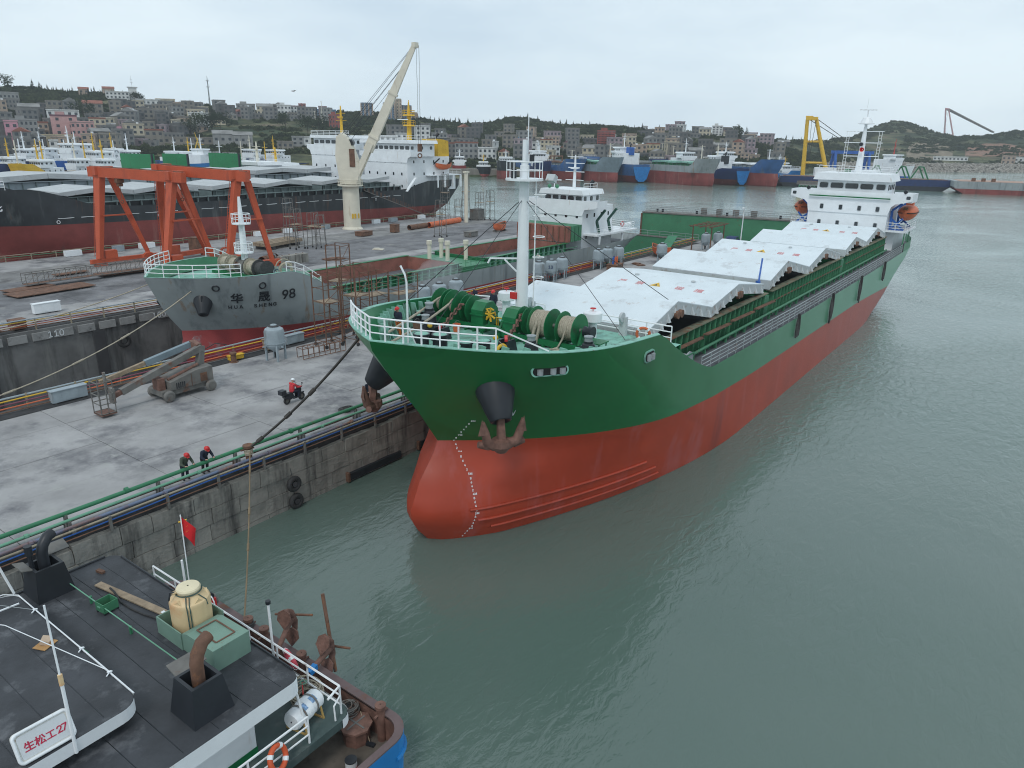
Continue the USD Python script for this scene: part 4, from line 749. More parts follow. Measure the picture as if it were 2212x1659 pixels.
conefair(sp(31.4, 5.4, FC_Z), 'black mooring cone in front of the bare reels', 0.45, 1.7); conefair(sp(30.2, 4.6, FC_Z), 'black mooring cone beside the ropes running to the bow tip', 0.42, 1.3)
def bollard_pair(loc, label, h=1.0, r=0.34, rz=0.0, mat=None):
    t = thing('bollard_pair', label, 'bollard', loc, rz)
    obj('base_plate', MB().box2((-0.9, -0.4, 0), (0.9, 0.4, 0.06)), mat or m_black, t)
    for x in (-0.5, 0.5): obj('post', MB().lathe([(0.02, 0), (r, 0), (r, h * 0.9), (r * 1.15, h * 0.93), (r * 1.15, h), (0.02, h)], (x, 0, 0), 16), mat or m_black, t, smooth=35)
    for x in (-0.5, 0.5): obj('cap', MB().lathe([(0.02, 0), (r * 0.95, 0), (r * 0.8, 0.03), (0.02, 0.03)], (x, 0, h), 16), m_mint, t)
bollard_pair(sp(27.7, 1.9, FC_Z), 'pair of thick black bollards just inside the bow railing', 1.15, 0.4, 2.1); bollard_pair(sp(28.2, -0.7, FC_Z), 'pair of black bollards close to the end of the bow railing', 1.1, 0.36, 2.6)
bollard_pair(sp(31.6, 6.5, FC_Z), 'pair of slim black bollards beside the far bulwark', 0.9, 0.26, 0.6)
def vent(loc, label, wheel=True):
    t = thing('mushroom_vent', label, 'ventilator', loc, 0)
    obj('trunk', MB().cyl((0, 0, 0), (0, 0, 1.25), 0.28, n=14), m_white, t, smooth=40); obj('hood', MB().lathe([(0.02, 0), (0.52, 0), (0.55, 0.04), (0.55, 0.5), (0.5, 0.55), (0.02, 0.6)], (0, 0, 1.1), 18), m_white, t, smooth=35)
    obj('handwheel', MB().torus((0, 0, 1.86), 0.16, 0.025, (0, 0, 1), 12, 5).bar((-0.16, 0, 1.86), (0.16, 0, 1.86), 0.03).bar((0, -0.16, 1.86), (0, 0.16, 1.86), 0.03).cyl((0, 0, 1.68), (0, 0, 1.86), 0.02), m_redbright, t)
vent(sp(37.4, 4.1, FC_Z), 'white mushroom vent with red handwheel left of the foremast'); vent(sp(36.0, -3.2, FC_Z), 'white mushroom vent with red handwheel behind the rope drums')
t = thing('rope_coil', 'heap of beige rope lying between the two mooring cones', 'rope', sp(31.2, -3.9, FC_Z)); rg = np.random.default_rng(3)
for k in range(9): obj('rope_loop', MB().torus((rg.uniform(-.2, .2), rg.uniform(-.5, .5), 0.06 + 0.035 * k), rg.uniform(0.35, 0.75), 0.05, (rg.uniform(-.12, .12), rg.uniform(-.12, .12), 1), 20, 5), m_rope, t, smooth=60)
for j, (x, y, lab) in enumerate(((25.9, 1.2, 'rusty bucket on the bow deck nearest the tip'), (26.9, -0.6, 'orange bucket on the bow deck by the railing'))):
    t = thing('bucket', lab, 'bucket', sp(x, y, 11.2)); obj('pail', MB().lathe([(0.02, 0), (0.16, 0), (0.2, 0.4), (0.18, 0.4), (0.15, 0.05), (0.02, 0.05)], n=14), m_rust if j == 0 else m_orange, t, smooth=40); obj('handle', MB().torus((0, 0, 0.4), 0.19, 0.012, (0, 1, 0.3), 14, 4), m_steel, t)
t = thing('jack_staff', 'white bent flagstaff standing inside the bow railing', 'flagstaff', sp(26.9, 2.8, FC_Z)); obj('pole', MB().tube([(0, 0, 0), (0, 0, 3.9), (0.0, 0.1, 4.3), (-0.05, 0.35, 4.75)], 0.055, 8), m_white, t, smooth=50); obj('brace', MB().bar((0, 0, 1.6), (0.2, -0.7, 0.05), 0.05), m_white, t)
for lab, pts in (('thick mooring rope from the far reel to the bow fairlead', [sp(33.4, 6.4, 10.9), sp(30, 5.3, 10.5), sp(25.6, 3.3, 10.6)]), ('thick mooring rope from the middle reel along the deck to the bow tip', [sp(33.3, 5.3, 10.8), sp(29.5, 4.2, 10.2), sp(25.2, 2.5, 10.4)])):
    t = thing('mooring_rope', lab, 'rope'); k = np.linspace(0, 1, 14); p = np.array(pts); q = np.array([(1 - u) ** 2 * p[0] + 2 * u * (1 - u) * p[1] + u * u * p[2] for u in k]); obj('strand', MB().tube(q, 0.075, 7), m_rope, t, smooth=60)
def lifebuoy(loc, label, axis, R=0.33, mats=None, strap=True):
    t = thing('lifebuoy', label, 'lifebuoy', loc); r = R * 0.24
    obj('ring', MB().torus((0, 0, 0), R, r, axis, 24, 8), mats or m_orange, t, smooth=True)
    d = np.array(axis, float); d /= np.linalg.norm(d); a = np.cross(d, [0, 0, 1.0]); a /= np.linalg.norm(a); b = np.cross(d, a)
    for k in range(4):
        th = math.pi / 4 + k * math.pi / 2; c = (a * math.cos(th) + b * math.sin(th)) * R; tg = -a * math.sin(th) + b * math.cos(th)
        obj('band', MB().tube([c - tg * 0.06, c + tg * 0.06], r * 1.12, 8), m_white, t)
lifebuoy(sp(37.2, -5.9, FC_Z + 0.55), 'orange lifebuoy on the white railing at the break of the forecastle', (0.9, 0.4, 0.1), 0.36)
t = thing('forecastle_railing', 'white railing along the aft edge of the forecastle deck', 'railing', sp(0, 0, 0) * 0)
for seg in ([sp(38.2, -7.2, FC_Z), sp(38.2, -5.6, FC_Z), sp(38.2, -4.0, FC_Z), sp(38.2, -2.0, FC_Z)], [sp(38.2, 1.6, FC_Z), sp(38.2, 3.2, FC_Z), sp(38.2, 5.0, FC_Z), sp(37.6, 6.9, FC_Z)], [sp(36.2, -7.3, FC_Z), sp(35.4, -7.35, FC_Z)]): rail(t, seg, 1.0, 3, 0.035, 0.04)
for y in (-4.4, 2.3): obj('cable_stand', MB().box2(sp(37.9, y, FC_Z), sp(37.9, y, FC_Z) + [0.25, 0.45, 1.15]), m_coverside, t); obj('cable_wheel', MB().cyl(sp(37.8, y + 0.2, FC_Z + 1.15) - [0, 0.05, 0], sp(37.8, y + 0.2, FC_Z + 1.15) + [0, 0.1, 0], 0.3, n=16), m_coverside, t)
# ---------------------------------------------------------------- bower anchors under the hawse cones
def bower_anchor(loc, label, out, s=1.0, mat=None):
    """Stockless anchor hanging on its shank: crown at the bottom, two curved arms with pointed flukes; 'out' is the way its face looks."""
    t = thing('bower_anchor', label, 'anchor', loc); mt = mat or m_brown
    o = np.array(out, float); o /= np.linalg.norm(o); u = np.array([-o[1], o[0], 0.0]); u /= np.linalg.norm(u); z = UPZ
    obj('shank', MB().bar(z * 1.5 * s - o * 0.2 * s, z * 0.1 * s, 0.22 * s, 0.2 * s, 0.3 * s, 0.26 * s), mt, t)
    obj('crown', MB().lathe([(0.05, -0.42), (0.22, -0.42), (0.42, -0.15), (0.40, 0.1), (0.05, 0.16)], n=10).xf(np.eye(3) * s), mt, t)
    for k in (-1, 1):
        arm = [u * k * 0.25 * s - z * 0.12 * s, u * k * 0.62 * s + o * 0.12 * s + z * 0.1 * s, u * k * 0.72 * s + o * 0.2 * s + z * 0.55 * s, u * k * 0.82 * s + o * 0.2 * s + z * 1.0 * s]
        obj('arm', MB().tube(arm, [0.24 * s, 0.2 * s, 0.16 * s, 0.07 * s], 8), mt, t, smooth=50)
        obj('palm', MB().tube([u * k * 0.5 * s - z * 0.1 * s, u * k * 0.95 * s + z * 0.0 * s], [0.2 * s, 0.14 * s], 8), mt, t, smooth=50)
        obj('fluke', MB().add(np.array([u * k * 0.62 + z * 0.35 + o * 0.1, u * k * 1.0 + z * 0.42 + o * 0.15, u * k * 0.86 + z * 1.12 + o * 0.22, u * k * 0.8 + z * 0.5 + o * 0.36]) * s, [[0, 1, 2, 2], [0, 3, 2, 2], [1, 3, 2, 2], [0, 1, 3, 3]]), mt, t)
    return t
for sgn, lab in ((-1, 'rusty brown anchor hanging under the black cone on the near side of the green bow'), (1, 'rusty brown anchor on the pier side of the green bow, above the pipe rack')):
    x, z = 26.2, 8.8; y = float(MH.hb(x, z)); d = np.array([-0.40, sgn * 0.55, -0.85]); d /= np.linalg.norm(d); p = np.array([x, sgn * y, z]) - d * 0.35 + d * 1.75
    q = sp(*(p + np.array([0, sgn * 0.05, -1.1]))); bower_anchor(q, lab, (-0.55, sgn * 0.8, 0), 1.22)
# ================================================================ generic coaster, used for the other ships
def house(parent, x0, yw, z0, levels, wing_w, depth, wheel_w, deck_h=2.55, wheel_h=2.4, front=-1, mat=None, nwin=4, roof_mat=None, arch=True, wnum=5, glass=True):
    """White deckhouse: a front at x0 looking towards -x, 'levels' decks, bridge wings and a wheelhouse with a roof."""
    mt = mat or m_white; zt = z0 + levels * deck_h
    hs = obj('accommodation', MB().box2((x0, -yw, z0), (x0 + depth, yw, zt)), mt, parent)
    for lv in range(levels):
        z = z0 + lv * deck_h + deck_h * 0.58
        for y in np.linspace(-yw * 0.75, yw * 0.75, nwin): window_part(hs, (x0, y, z), (0, -1, 0), 0.42, 0.6, (-1, 0, 0))
        for x in np.linspace(x0 + depth * 0.15, x0 + depth * 0.85, 4): window_part(hs, (x, -yw, z), (1, 0, 0), 0.42, 0.6, (0, -1, 0))
    k = min(1.3, deck_h * 0.5); w = MB().prism_x([(-wing_w, zt + 1.0), (-wing_w, zt + 0.1), (-wing_w + 0.6, zt - 0.15), (-yw - 0.35, zt - 0.35), (-yw, zt - k), (yw, zt - k), (yw + 0.35, zt - 0.35), (wing_w - 0.6, zt - 0.15), (wing_w, zt + 0.1), (wing_w, zt + 1.0)], x0 - 0.12, x0 - 0.02)
    w.box2((x0, -wing_w, zt), (x0 + min(3.5, depth * 0.5), wing_w, zt + 0.12)).box2((x0, -wing_w, zt + 0.12), (x0 + 3, -wing_w + 0.08, zt + 1.0)).box2((x0, wing_w - 0.08, zt + 0.12), (x0 + 3, wing_w, zt + 1.0))
    obj('bridge_wing', w, mt, parent)
    wh = obj('wheelhouse', MB().box2((x0 + 0.5, -wheel_w, zt + 0.02), (x0 + depth * 0.6, wheel_w, zt + wheel_h)), mt, parent)
    ww = 2 * wheel_w / wnum
    for i in range(wnum): window_part(wh, (x0 + 0.5, -wheel_w + (i + 0.5) * ww, zt + wheel_h * 0.68), (0, -1, 0), ww * 0.74, 0.75, (-1, 0, 0))
    for x in np.linspace(x0 + 1.2, x0 + depth * 0.52, 3): window_part(wh, (x, -wheel_w, zt + wheel_h * 0.68), (1, 0, 0), 0.8, 0.7, (0, -1, 0))
    obj('wheelhouse_roof', MB().prism_x([(-wheel_w - 0.5, zt + wheel_h + 0.02), (wheel_w + 0.5, zt + wheel_h + 0.02), (wheel_w + 0.2, zt + wheel_h + 0.75), (-wheel_w - 0.2, zt + wheel_h + 0.75)], x0 - 0.3, x0 + depth * 0.65), roof_mat or mt, parent)
    return zt, zt + wheel_h + 0.75
def ship_mast(parent, x, y, z0, z1, mat=None, r=0.35, yards=((0.5, 1.8), (0.75, 1.5)), radar=True):
    mt = mat or m_white; m = obj('mast', MB().tube([(x, y, z0), (x, y, z0 + (z1 - z0) * 0.6), (x, y, z1)], [r, r * 0.7, r * 0.35], 10), mt, parent, smooth=50)
    for f, w in yards: obj('yard', MB().bar((x, y - w, z0 + (z1 - z0) * f), (x, y + w, z0 + (z1 - z0) * f), 0.1), mt, m)
    if radar: obj('radar', MB().box((x - 0.3, y, z0 + (z1 - z0) * 0.62), (0.2, 2.0, 0.16)).box2((x - 0.5, y - 0.5, z0 + (z1 - z0) * 0.58), (x + 0.2, y + 0.5, z0 + (z1 - z0) * 0.6)), mt, m)
    return m
def coaster(name, label, loc, rz, L, B, bow_z, deck_z, boot_z, hull_mat, bot_mat, cat='ship', group=None, fc_len=9.0, stern_rise=0.0, zmin=-2.0, trim=0.0, fc_deck=None, deck_mat=None, fine=0):
    t = thing(name, label, cat, loc, rz, group); H = bow_z
    edge = lambda x: float(deck_z + (bow_z - deck_z) * (1 - smooth01((x - fc_len * 0.75) / (fc_len * 0.55))) + stern_rise * smooth01((x - L * 0.80) / (L * 0.08)) + 0.03 * (bow_z - deck_z) * (1 - x / L))
    z = [zmin, 0, boot_z * 0.6, boot_z, deck_z, bow_z]; fl = 0.032 * L
    h = Hull(z=z, xs=[fl * 1.9, fl * 1.15, fl * 0.9, fl * 1.1, fl * 0.55, 0.0], Le=[L * .3, L * .27, L * .24, L * .17, L * .14, L * .115], xe=[L * .87, L * .93, L * .965, L * .985, L, L], Lr=[L * .3, L * .25, L * .22, L * .18, L * .12, L * .12], cst=[0, 0, .2, .45, .72, .75], B=B,
             edge=edge, boot=lambda x: boot_z + trim * (1 - x / L), zmin=zmin, blunt=([zmin, boot_z * 0.4, boot_z], [B * .07, B * .09, 0.0]), pe=([0, bow_z], [2.0, 2.6]))
    top, bot = h.grids(TAUS[::1 if fine else 2] if not fine else TAUS, 9, 9)
    obj('topsides', two_sided(top), hull_mat, t, smooth=35); obj('bottom_hull', two_sided(bot), bot_mat, t, smooth=35)
    obj('main_deck', deck_mesh(h, TAUS, deck_z - 0.9, fc_len * 0.9, L * 0.985, 0.1), deck_mat or m_deckgrey, t)
    if stern_rise > 0.5: obj('poop_deck', deck_mesh(h, TAUS, deck_z + stern_rise - 1.0, L * 0.85, L * 0.99, 0.12, 12), deck_mat or m_deckgrey, t)
    obj('forecastle_deck', deck_mesh(h, TAUS, fc_deck or bow_z - 1.1, h.at(h.xs_, bow_z - 1.1) + 0.3, fc_len * 1.05, 0.12, 24), m_mint if fine else (deck_mat or m_deckgrey), t)
    yb = float(h.hb(fc_len * 1.05, deck_z)) - 0.12; obj('forecastle_bulkhead', MB().box2((fc_len * 1.05 - 0.1, -yb, deck_z - 0.9), (fc_len * 1.05, yb, bow_z - 1.12)), hull_mat if not fine else m_greenin, t)
    return t, h, edge
def bow_rail(t, h, edge, x_end, n=7, hgt=1.0):
    X = np.linspace(0.15, x_end, n) ; f = lambda x: [x + 0.1, max(float(h.hb(x, edge(x))) - 0.1, 0.0), edge(x)]
    P = np.array([[a, s * b, c] for s, seq in ((1, X[::-1]), (-1, X[1:])) for a, b, c in [f(x) for x in seq]]); return rail(t, P, hgt, 3, 0.035, 0.04, name='bow_railing')
def hatch(t, xa, xb, w, zd, zc, mat, stay_mat, cover=None, open_mat=None, stays=1.4, cov_h=0.7, tilt=0.0):
    c = obj('hatch_coaming', MB().box2((xa, -w, zd - 0.9), (xb, -w + 0.12, zc)).box2((xa, w - 0.12, zd - 0.9), (xb, w, zc)).box2((xa, -w, zd - 0.9), (xa + 0.12, w, zc)).box2((xb - 0.12, -w, zd - 0.9), (xb, w, zc)), mat, t)
    for s in (-1, 1):
        for x in np.arange(xa + 0.5, xb - 0.2, stays): obj('coaming_stay', MB().box2((x, min(s * w, s * (w + 0.4)), zd - 0.85), (x + 0.08, max(s * w, s * (w + 0.4)), zc)), stay_mat, c)
    obj('coaming_rim', MB().box2((xa - 0.1, -w - 0.45, zc), (xb + 0.1, -w + 0.15, zc + 0.06)).box2((xa - 0.1, w - 0.15, zc), (xb + 0.1, w + 0.45, zc + 0.06)), mat, c)
    if open_mat:
        zb = -1.6; obj('hold', MB().add([[xa + .13, -w + .13, zc - .02], [xb - .13, -w + .13, zc - .02], [xb - .13, w - .13, zc - .02], [xa + .13, w - .13, zc - .02], [xa + .13, -w + .13, zb], [xb - .13, -w + .13, zb], [xb - .13, w - .13, zb], [xa + .13, w - .13, zb]], [[0, 4, 5, 1], [1, 5, 6, 2], [2, 6, 7, 3], [3, 7, 4, 0], [4, 7, 6, 5]]), open_mat, t)
    if cover:
        n = max(2, round((xb - xa) / 6)); d = (xb - xa) / n
        for i in range(n):
            z0, z1 = zc + 0.1 + (tilt if i % 2 else 0), zc + 0.1 + (0 if i % 2 else tilt); a = xa - 0.15 + i * d + 0.04; b = a + d - 0.08
            obj('hatch_cover', MB().add([[a, -w - .2, z0], [b, -w - .2, z1], [b, w + .2, z1], [a, w + .2, z0], [a, -w - .2, z0 + cov_h], [b, -w - .2, z1 + cov_h], [b, w + .2, z1 + cov_h], [a, w + .2, z0 + cov_h]], [[3, 2, 1, 0], [4, 5, 6, 7], [0, 1, 5, 4], [2, 3, 7, 6], [1, 2, 6, 5], [3, 0, 4, 7]]), cover, t)
    return c
# ---------------------------------------------------------------- the grey ship in the dry dock
m_hold = paint('rusty_red_hold', (0.26, 0.10, 0.075), 0.8, var=0.2, scale=0.5, dirt=(0.15, 0.075, 0.05), dirt_amt=0.5, dirt_scale=0.8, dirt2=(0.30, 0.15, 0.12), dirt2_amt=0.4)
m_redfresh = paint('patchy_red_bottom', (0.28, 0.045, 0.045), 0.5, var=0.15, scale=0.3, dirt=(0.20, 0.22, 0.23), dirt_amt=0.25, dirt_scale=0.6)
def build_dock_ship():
    t, h, edge = coaster('docked_ship', 'rust streaked grey ship with open red holds standing in the dry dock', (31.0, 61.3, 0), 0, 83.5, 13.0, 8.6, 5.3, 3.2, m_greyhull, m_redfresh, fc_len=13.0, zmin=-2.9, trim=0.3, fc_deck=7.5, fine=1)
    e = np.array([p for p in h.edge_pts(TAUS) if p[0] < 14]); 
    for s in (-1, 1): i = e * [1, 1, 1]; i[:, 1] = np.maximum(i[:, 1] - 0.25, 0); i[:, 0] += 0.15; obj('bulwark_rim', MB().grid([e * [1, s, 1] + [0, 0, .02], i * [1, s, 1] + [0, 0, .02]]), m_mint, t); lo = i.copy(); lo[:, 2] = 7.6; lo[:, 0] += .45 * np.clip((12 - e[:, 0]) / 12, 0, 1); lo[:, 1] = np.maximum(h.hb(lo[:, 0], 7.6) - 0.4, 0); obj('bulwark_inner', MB().grid([i * [1, s, 1], lo * [1, s, 1]]), m_greenold, t)
    bow_rail(t, h, edge, 5.5, 8, 1.1)
    for s in (-1, 1): P = [(x, s * (float(h.hb(x, 8)) - 0.1), edge(x)) for x in np.linspace(9.8, 13.6, 5)]; rail(t, P, 0.9, 2, 0.04, 0.045)
    # name on the near bow
    def hullpt(x, z):
        y = float(h.hb(x, z)); d = .08; tx = np.array([1, -(float(h.hb(x + d, z)) - y) / d, 0]); tz = np.array([0, -(float(h.hb(x, z + d)) - y) / d, 1.0]); n_ = np.cross(tx, tz); n_ /= np.linalg.norm(n_); n_ = n_ if n_[1] < 0 else -n_; return np.array([x, -y, z]) + n_ * 0.03, tx, tz
    for ch, x, hh, cj, zz in (('华', 5.1, 0.95, True, 6.35), ('晟', 7.05, 0.95, True, 6.35), ('9', 9.05, 0.85, False, 6.25), ('8', 9.75, 0.85, False, 6.25)):
        c, tx, tz = hullpt(x, zz); obj('name_character', plane_text(ch, hh, c, tx, tz, cjk=cj, depth=0.02, **({} if cj else {'bold': True})), m_black, t)
    x = 5.0
    for wd, xx in (('HUA', 5.05), ('SHENG', 6.85)):
        for i, ch in enumerate(wd): c, tx, tz = hullpt(xx + i * 0.38, 5.72); obj('name_letter', plane_text(ch, 0.34, c, tx, tz, depth=0.02, bold=True), m_black, t)
    for k in range(8): c, tx, tz = hullpt(3.3, 3.0 - k * 0.28); obj('draught_mark', plane_text(str((8 - k) % 10), 0.16, c, tx, tz, depth=0.01), m_white, t)
    for s in (-1, 1):
        x0, z0 = 3.4, 6.3; y = float(h.hb(x0, z0)); d = np.array([-0.4, s * 0.5, -0.8]); d /= np.linalg.norm(d)
        obj('hawse_cone', MB().lathe([(0.02, -.3), (.8, -.3), (.8, .2), (.42, 1.3), (.3, 1.35), (.02, 1.0)], np.array([x0, s * y, z0]) - d * 0.2, 16, d), m_black, t, smooth=40)
        obj('hawse_plate', MB().box(np.array([x0 + .1, s * (y + 0.02), z0 + 0.1]), (1.5, 0.1, 1.3), rz=s * -0.75), m_black, t)
    for x in (3.9, 7.3): c, tx, tz = hullpt(x, 7.75); obj('fairlead', MB().torus(c, 0.28, 0.07, np.cross(tx, tz), 14, 6), m_black, t)
    # foredeck winches
    for k, (y, m_) in enumerate(((2.6, m_rope), (1.2, m_rope), (-0.2, m_steel), (-1.6, m_rope), (-2.9, m_ropedark))): obj('winch_drum', MB().cyl((9.8, y - .55, 8.5), (9.8, y + .55, 8.5), 0.62, n=16).cyl((9.8, y - .6, 8.5), (9.8, y - .55, 8.5), 0.85, n=16).cyl((9.8, y + .55, 8.5), (9.8, y + .6, 8.5), 0.85, n=16), m_, t, smooth=40)
    obj('winch_bed', MB().box2((8.8, -4, 7.5), (10.8, 4, 7.8)), m_greenin, t); obj('rope_stowage_wheel', MB().torus((11.6, -3.6, 8.5), 0.8, 0.06, (0.3, 1, 0), 18, 5).torus((11.8, -3.6, 8.3), 0.55, 0.16, (0.4, 1, 0), 18, 5), m_rope, t); obj('vent_pipe', MB().cyl((10.5, -4.2, 7.5), (10.5, -4.2, 8.3), .2).lathe([(.2, 0), (.32, .5), (.3, .5)], (10.4, -4.2, 8.3), 12, (-.6, -.6, .2)), m_galv, t)
    mst = obj('foremast', MB().tube([(9.9, 0, 7.4), (9.9, 0, 12.2), (9.9, 0, 14.9)], [.34, .28, .12], 12), m_white, t, smooth=50)
    for z in (10.3, 13.0):
        obj('crow_nest', MB().lathe([(.05, 0), (.85, 0), (.85, .1), (.05, .1)], (9.9, 0, z - 0.6), 14), m_white, mst); rail(mst, [(9.9 + .85 * math.cos(a), .85 * math.sin(a), z - 0.5) for a in np.linspace(0, 2 * math.pi, 9)], 0.85, 2, .03, .03)
    lad = MB().bar((9.5, -.4, 7.5), (9.7, -.35, 12.6), .04).bar((9.5, -.75, 7.5), (9.7, -.65, 12.6), .04)
    for z in np.arange(7.8, 12.6, .4): lad.bar((9.5 + (z - 7.5) * .04, -.4, z), (9.5 + (z - 7.5) * .04, -.72, z), .03)
    obj('ladder', lad, m_rail, mst)
    # holds, slanted front cover, mid posts, stacked covers aft
    hatch(t, 15.2, 36.4, 4.3, 5.3, 6.0, m_greenin, m_mint, open_mat=m_hold, stays=1.25); hatch(t, 41.6, 61.0, 4.3, 5.3, 6.0, m_greenin, m_mint, open_mat=m_hold, stays=1.25)
    obj('tilted_cover', MB().box((13.2, 0, 7.0), (0.35, 9.6, 1.9), ry=0.55), paint('scraped_green_cover', (0.20, 0.30, 0.28), 0.7, var=0.3, dirt=(0.06, 0.2, 0.11), dirt_amt=0.6, dirt_scale=0.5), t)
    obj('mid_deck', MB().box2((36.6, -5.2, 4.4), (41.4, 5.2, 5.6)), m_greenold, t)
    for x, y in ((37.6, 1.6), (38.8, -0.4), (40.2, 1.9), (41.0, -1.6)): obj('vent_post', MB().cyl((x, y, 5.6), (x, y, 7.6), .26, n=10).cyl((x, y, 7.6), (x, y, 8.1), .36, n=10), m_crane, t, smooth=40)
    rail(t, line((37, -4.9, 5.6), (41, -4.9, 5.6), 5), 0.9, 2, .03, .03, m_greenold)
    for k in range(4): obj('stacked_cover', MB().box2((60.8 + k * 1.05, -4.6, 6.1), (61.6 + k * 1.05, 4.6, 8.4)), m_hold if k == 0 else m_greenold, t)
    for y in np.arange(-4.2, 4.4, 1.05): obj('cover_rib', MB().box2((60.66, y, 6.2), (60.79, y + .12, 8.3)), m_rust, t)
    obj('side_walkway', MB().tube(line((14, -5.6, 5.9), (62, -5.6, 5.5), 20), 0.05, 5).tube(line((14, -5.6, 5.5), (62, -5.6, 5.1), 20), 0.05, 5), m_greenold, t)
    # house and stern
    X = 66.0; zt, zr = house(t, X, 3.85, 4.4, 2, 6.4, 9.5, 3.5, 3.2, 1.75, nwin=4, wnum=5)
    for y in (-2.2, 2.2): obj('deck_light', MB().box2((X - .5, y - .45, 6.1), (X, y + .45, 6.35)), m_white, t)
    ship_mast(t, X + 3.6, 0, zr, zr + 5.0, r=0.28, yards=((0.25, 1.6), (0.5, 1.7), (0.75, 1.7), (0.95, 1.4)))
    obj('radar', MB().cyl((X + .8, 1.9, zr), (X + .8, 1.9, zr + 1.2), .08).box((X + .8, 1.9, zr + 1.3), (.2, 2.4, .15)), m_white, t); obj('funnel', MB().tube([(X + 6.4, -1.4, zr - .3), (X + 6.4, -1.4, zr + .6), (X + 6.7, -1.6, zr + 1.1)], .3, 10), m_black, t, smooth=50)
    for x, y in ((X + .5, 2.6), (X + .5, 1.2)): obj('dome', MB().tm(trimesh.creation.icosphere(2, .32)).xf(None, (x, y, zr + .35)), m_greenold, t, smooth=True)
    rail(t, [(X + 1, -3.3, zr), (X + 3, -3.3, zr), (X + 5, -3.3, zr)], .9, 2)
    for s in (-1, 1):
        for x in (X + 3.0, X + 6.6): obj('davit', MB().bar((x, s * 5.2, 6.8), (x + .2, s * 4.6, 8.6), .32).bar((x + .2, s * 4.6, 8.6), (x - .2, s * 6.2, 10.4), .3), paint('dark_green_davit', (0.015, 0.07, 0.05), 0.5), t)
    obj('boat_deck', MB().box2((X + .6, -6.3, 6.55), (X + 14, 6.3, 6.8)), m_white, t); rail(t, [(X + .7, -6.2, 6.8), (X + 3, -6.2, 6.8), (X + 5.5, -6.2, 6.8), (X + 8, -6.2, 6.8), (X + 11, -6.0, 6.8), (X + 14, -5.6, 6.8), (X + 14, 0, 6.8), (X + 14, 5.6, 6.8)], 1.0, 3)
    obj('boat_deck_bracket', MB().prism_y([(X + 1.2, 6.5), (X + 1.8, 6.5), (X + 1.5, 4.9)], -6.3, -6.1).prism_y([(X + 9, 6.5), (X + 9.4, 6.5), (X + 9.4, 4.9), (X + 9, 4.9)], -6.1, -5.9), m_white, t)
    for x in (X + 10.5, X + 12): obj('life_raft', MB().cyl((x, -5.2, 7.4), (x + 1.1, -5.2, 7.4), .38, n=12), m_white, t, smooth=40)
    obj('deck_locker', MB().box2((X + 9, -2.8, 6.8), (X + 11, 2.6, 8.2)), m_white, t)
    return t
build_dock_ship()
lifebuoy((31 + 66 + 8.5, 61.3 - 6.3, 7.9), 'red lifebuoy on the stern rail of the grey docked ship', (0.3, 1, 0), 0.34, m_redbright)
def dust():
    s = trimesh.creation.icosphere(3, 1.0); v = s.vertices * (1 + .7 * (meshkit.fbm(s.vertices * 1.6 + 4, 3)[:, None] - .5)) * [4.2, 1.3, 1.7] + [59.5, 53.4, 6.2]
    m = usdkit.material(stage, '/World/Looks/blasting_dust', {'v': ('principled_volume', {'color': (.85, .87, .9), 'density': .10})}, volume='v.volume'); obj('dust_cloud', (v, s.faces), m, None, label='pale dust drifting off the side of the docked ship', kind='stuff')
dust()
# ================================================================ pier equipment
def sand_pot(loc, label, s=1.0, rz=0.0, num=None):
    t = thing('blasting_tank', label, 'tank', loc, rz, 'grey blasting tanks on the near pier', scale=s)
    obj('vessel', MB().lathe([(.03, .62), (.2, .75), (.62, 1.05), (.76, 1.25), (.78, 1.3), (.78, 2.35), (.70, 2.55), (.42, 2.72), (.25, 2.76), (.25, 2.86), (.2, 2.9), (.03, 2.9)], n=20), m_galv, t, smooth=35)
    for k in range(4): a = math.pi / 4 + k * math.pi / 2; obj('leg', MB().bar((.72 * math.cos(a), .72 * math.sin(a), 0), (.72 * math.cos(a), .72 * math.sin(a), 1.35), .14, .14), m_galv, t)
    obj('band', MB().lathe([(.79, 1.42), (.84, 1.42), (.84, 1.5), (.79, 1.5)], n=20), m_galv, t); obj('outlet', MB().cyl((0, 0, .2), (0, 0, .7), .13), m_black, t)
    for a in (0.4, 2.6, 4.4): obj('lug', MB().bar((.75 * math.cos(a), .75 * math.sin(a), 1.2), (1.02 * math.cos(a), 1.02 * math.sin(a), 1.2), .1), m_galv, t)
    obj('top_hatch', MB().lathe([(.4, 2.72), (.43, 2.78), (.3, 2.84), (.02, 2.84)], n=14), m_joint, t)
    if num: obj('tank_number', plane_text(num, .36, (-.795, .2, 1.8), (0, -1, 0), (0, 0, 1), depth=.01, bold=True), m_navy, t)
    return t
for x, y, lab, num in ((33.7, 47.6, 'grey blasting tank standing alone on the open near pier', None), (53.4, 50.0, 'left of the three blasting tanks seen above the green reels', None), (55.6, 49.7, 'middle of the three blasting tanks seen above the green reels', '17'), (58.4, 49.8, 'right and tallest looking of the three blasting tanks above the green reels', None),
    (74.2, 49.8, 'blasting tank half hidden behind the left side of the foremast', None), (76.4, 49.4, 'blasting tank with a stencilled number just right of the foremast', '13'), (79.2, 49.6, 'blasting tank right of the numbered one near the foremast', None),
    (88.8, 49.7, 'left of the three blasting tanks beside the rusty skid', None), (91.0, 49.5, 'middle of the three blasting tanks beside the rusty skid', None), (93.4, 49.0, 'right of the three blasting tanks beside the rusty skid', None), (100.6, 45.6, 'blasting tank in front of the orange boat on the near pier', None),
    (117.6, 45.6, 'left blasting tank under the rusty frame by the green wall', None), (120.4, 44.6, 'right blasting tank under the rusty frame by the green wall', None)): sand_pot((x, y, PIER_Z), lab, 1.0, math.pi * 0.1, num)
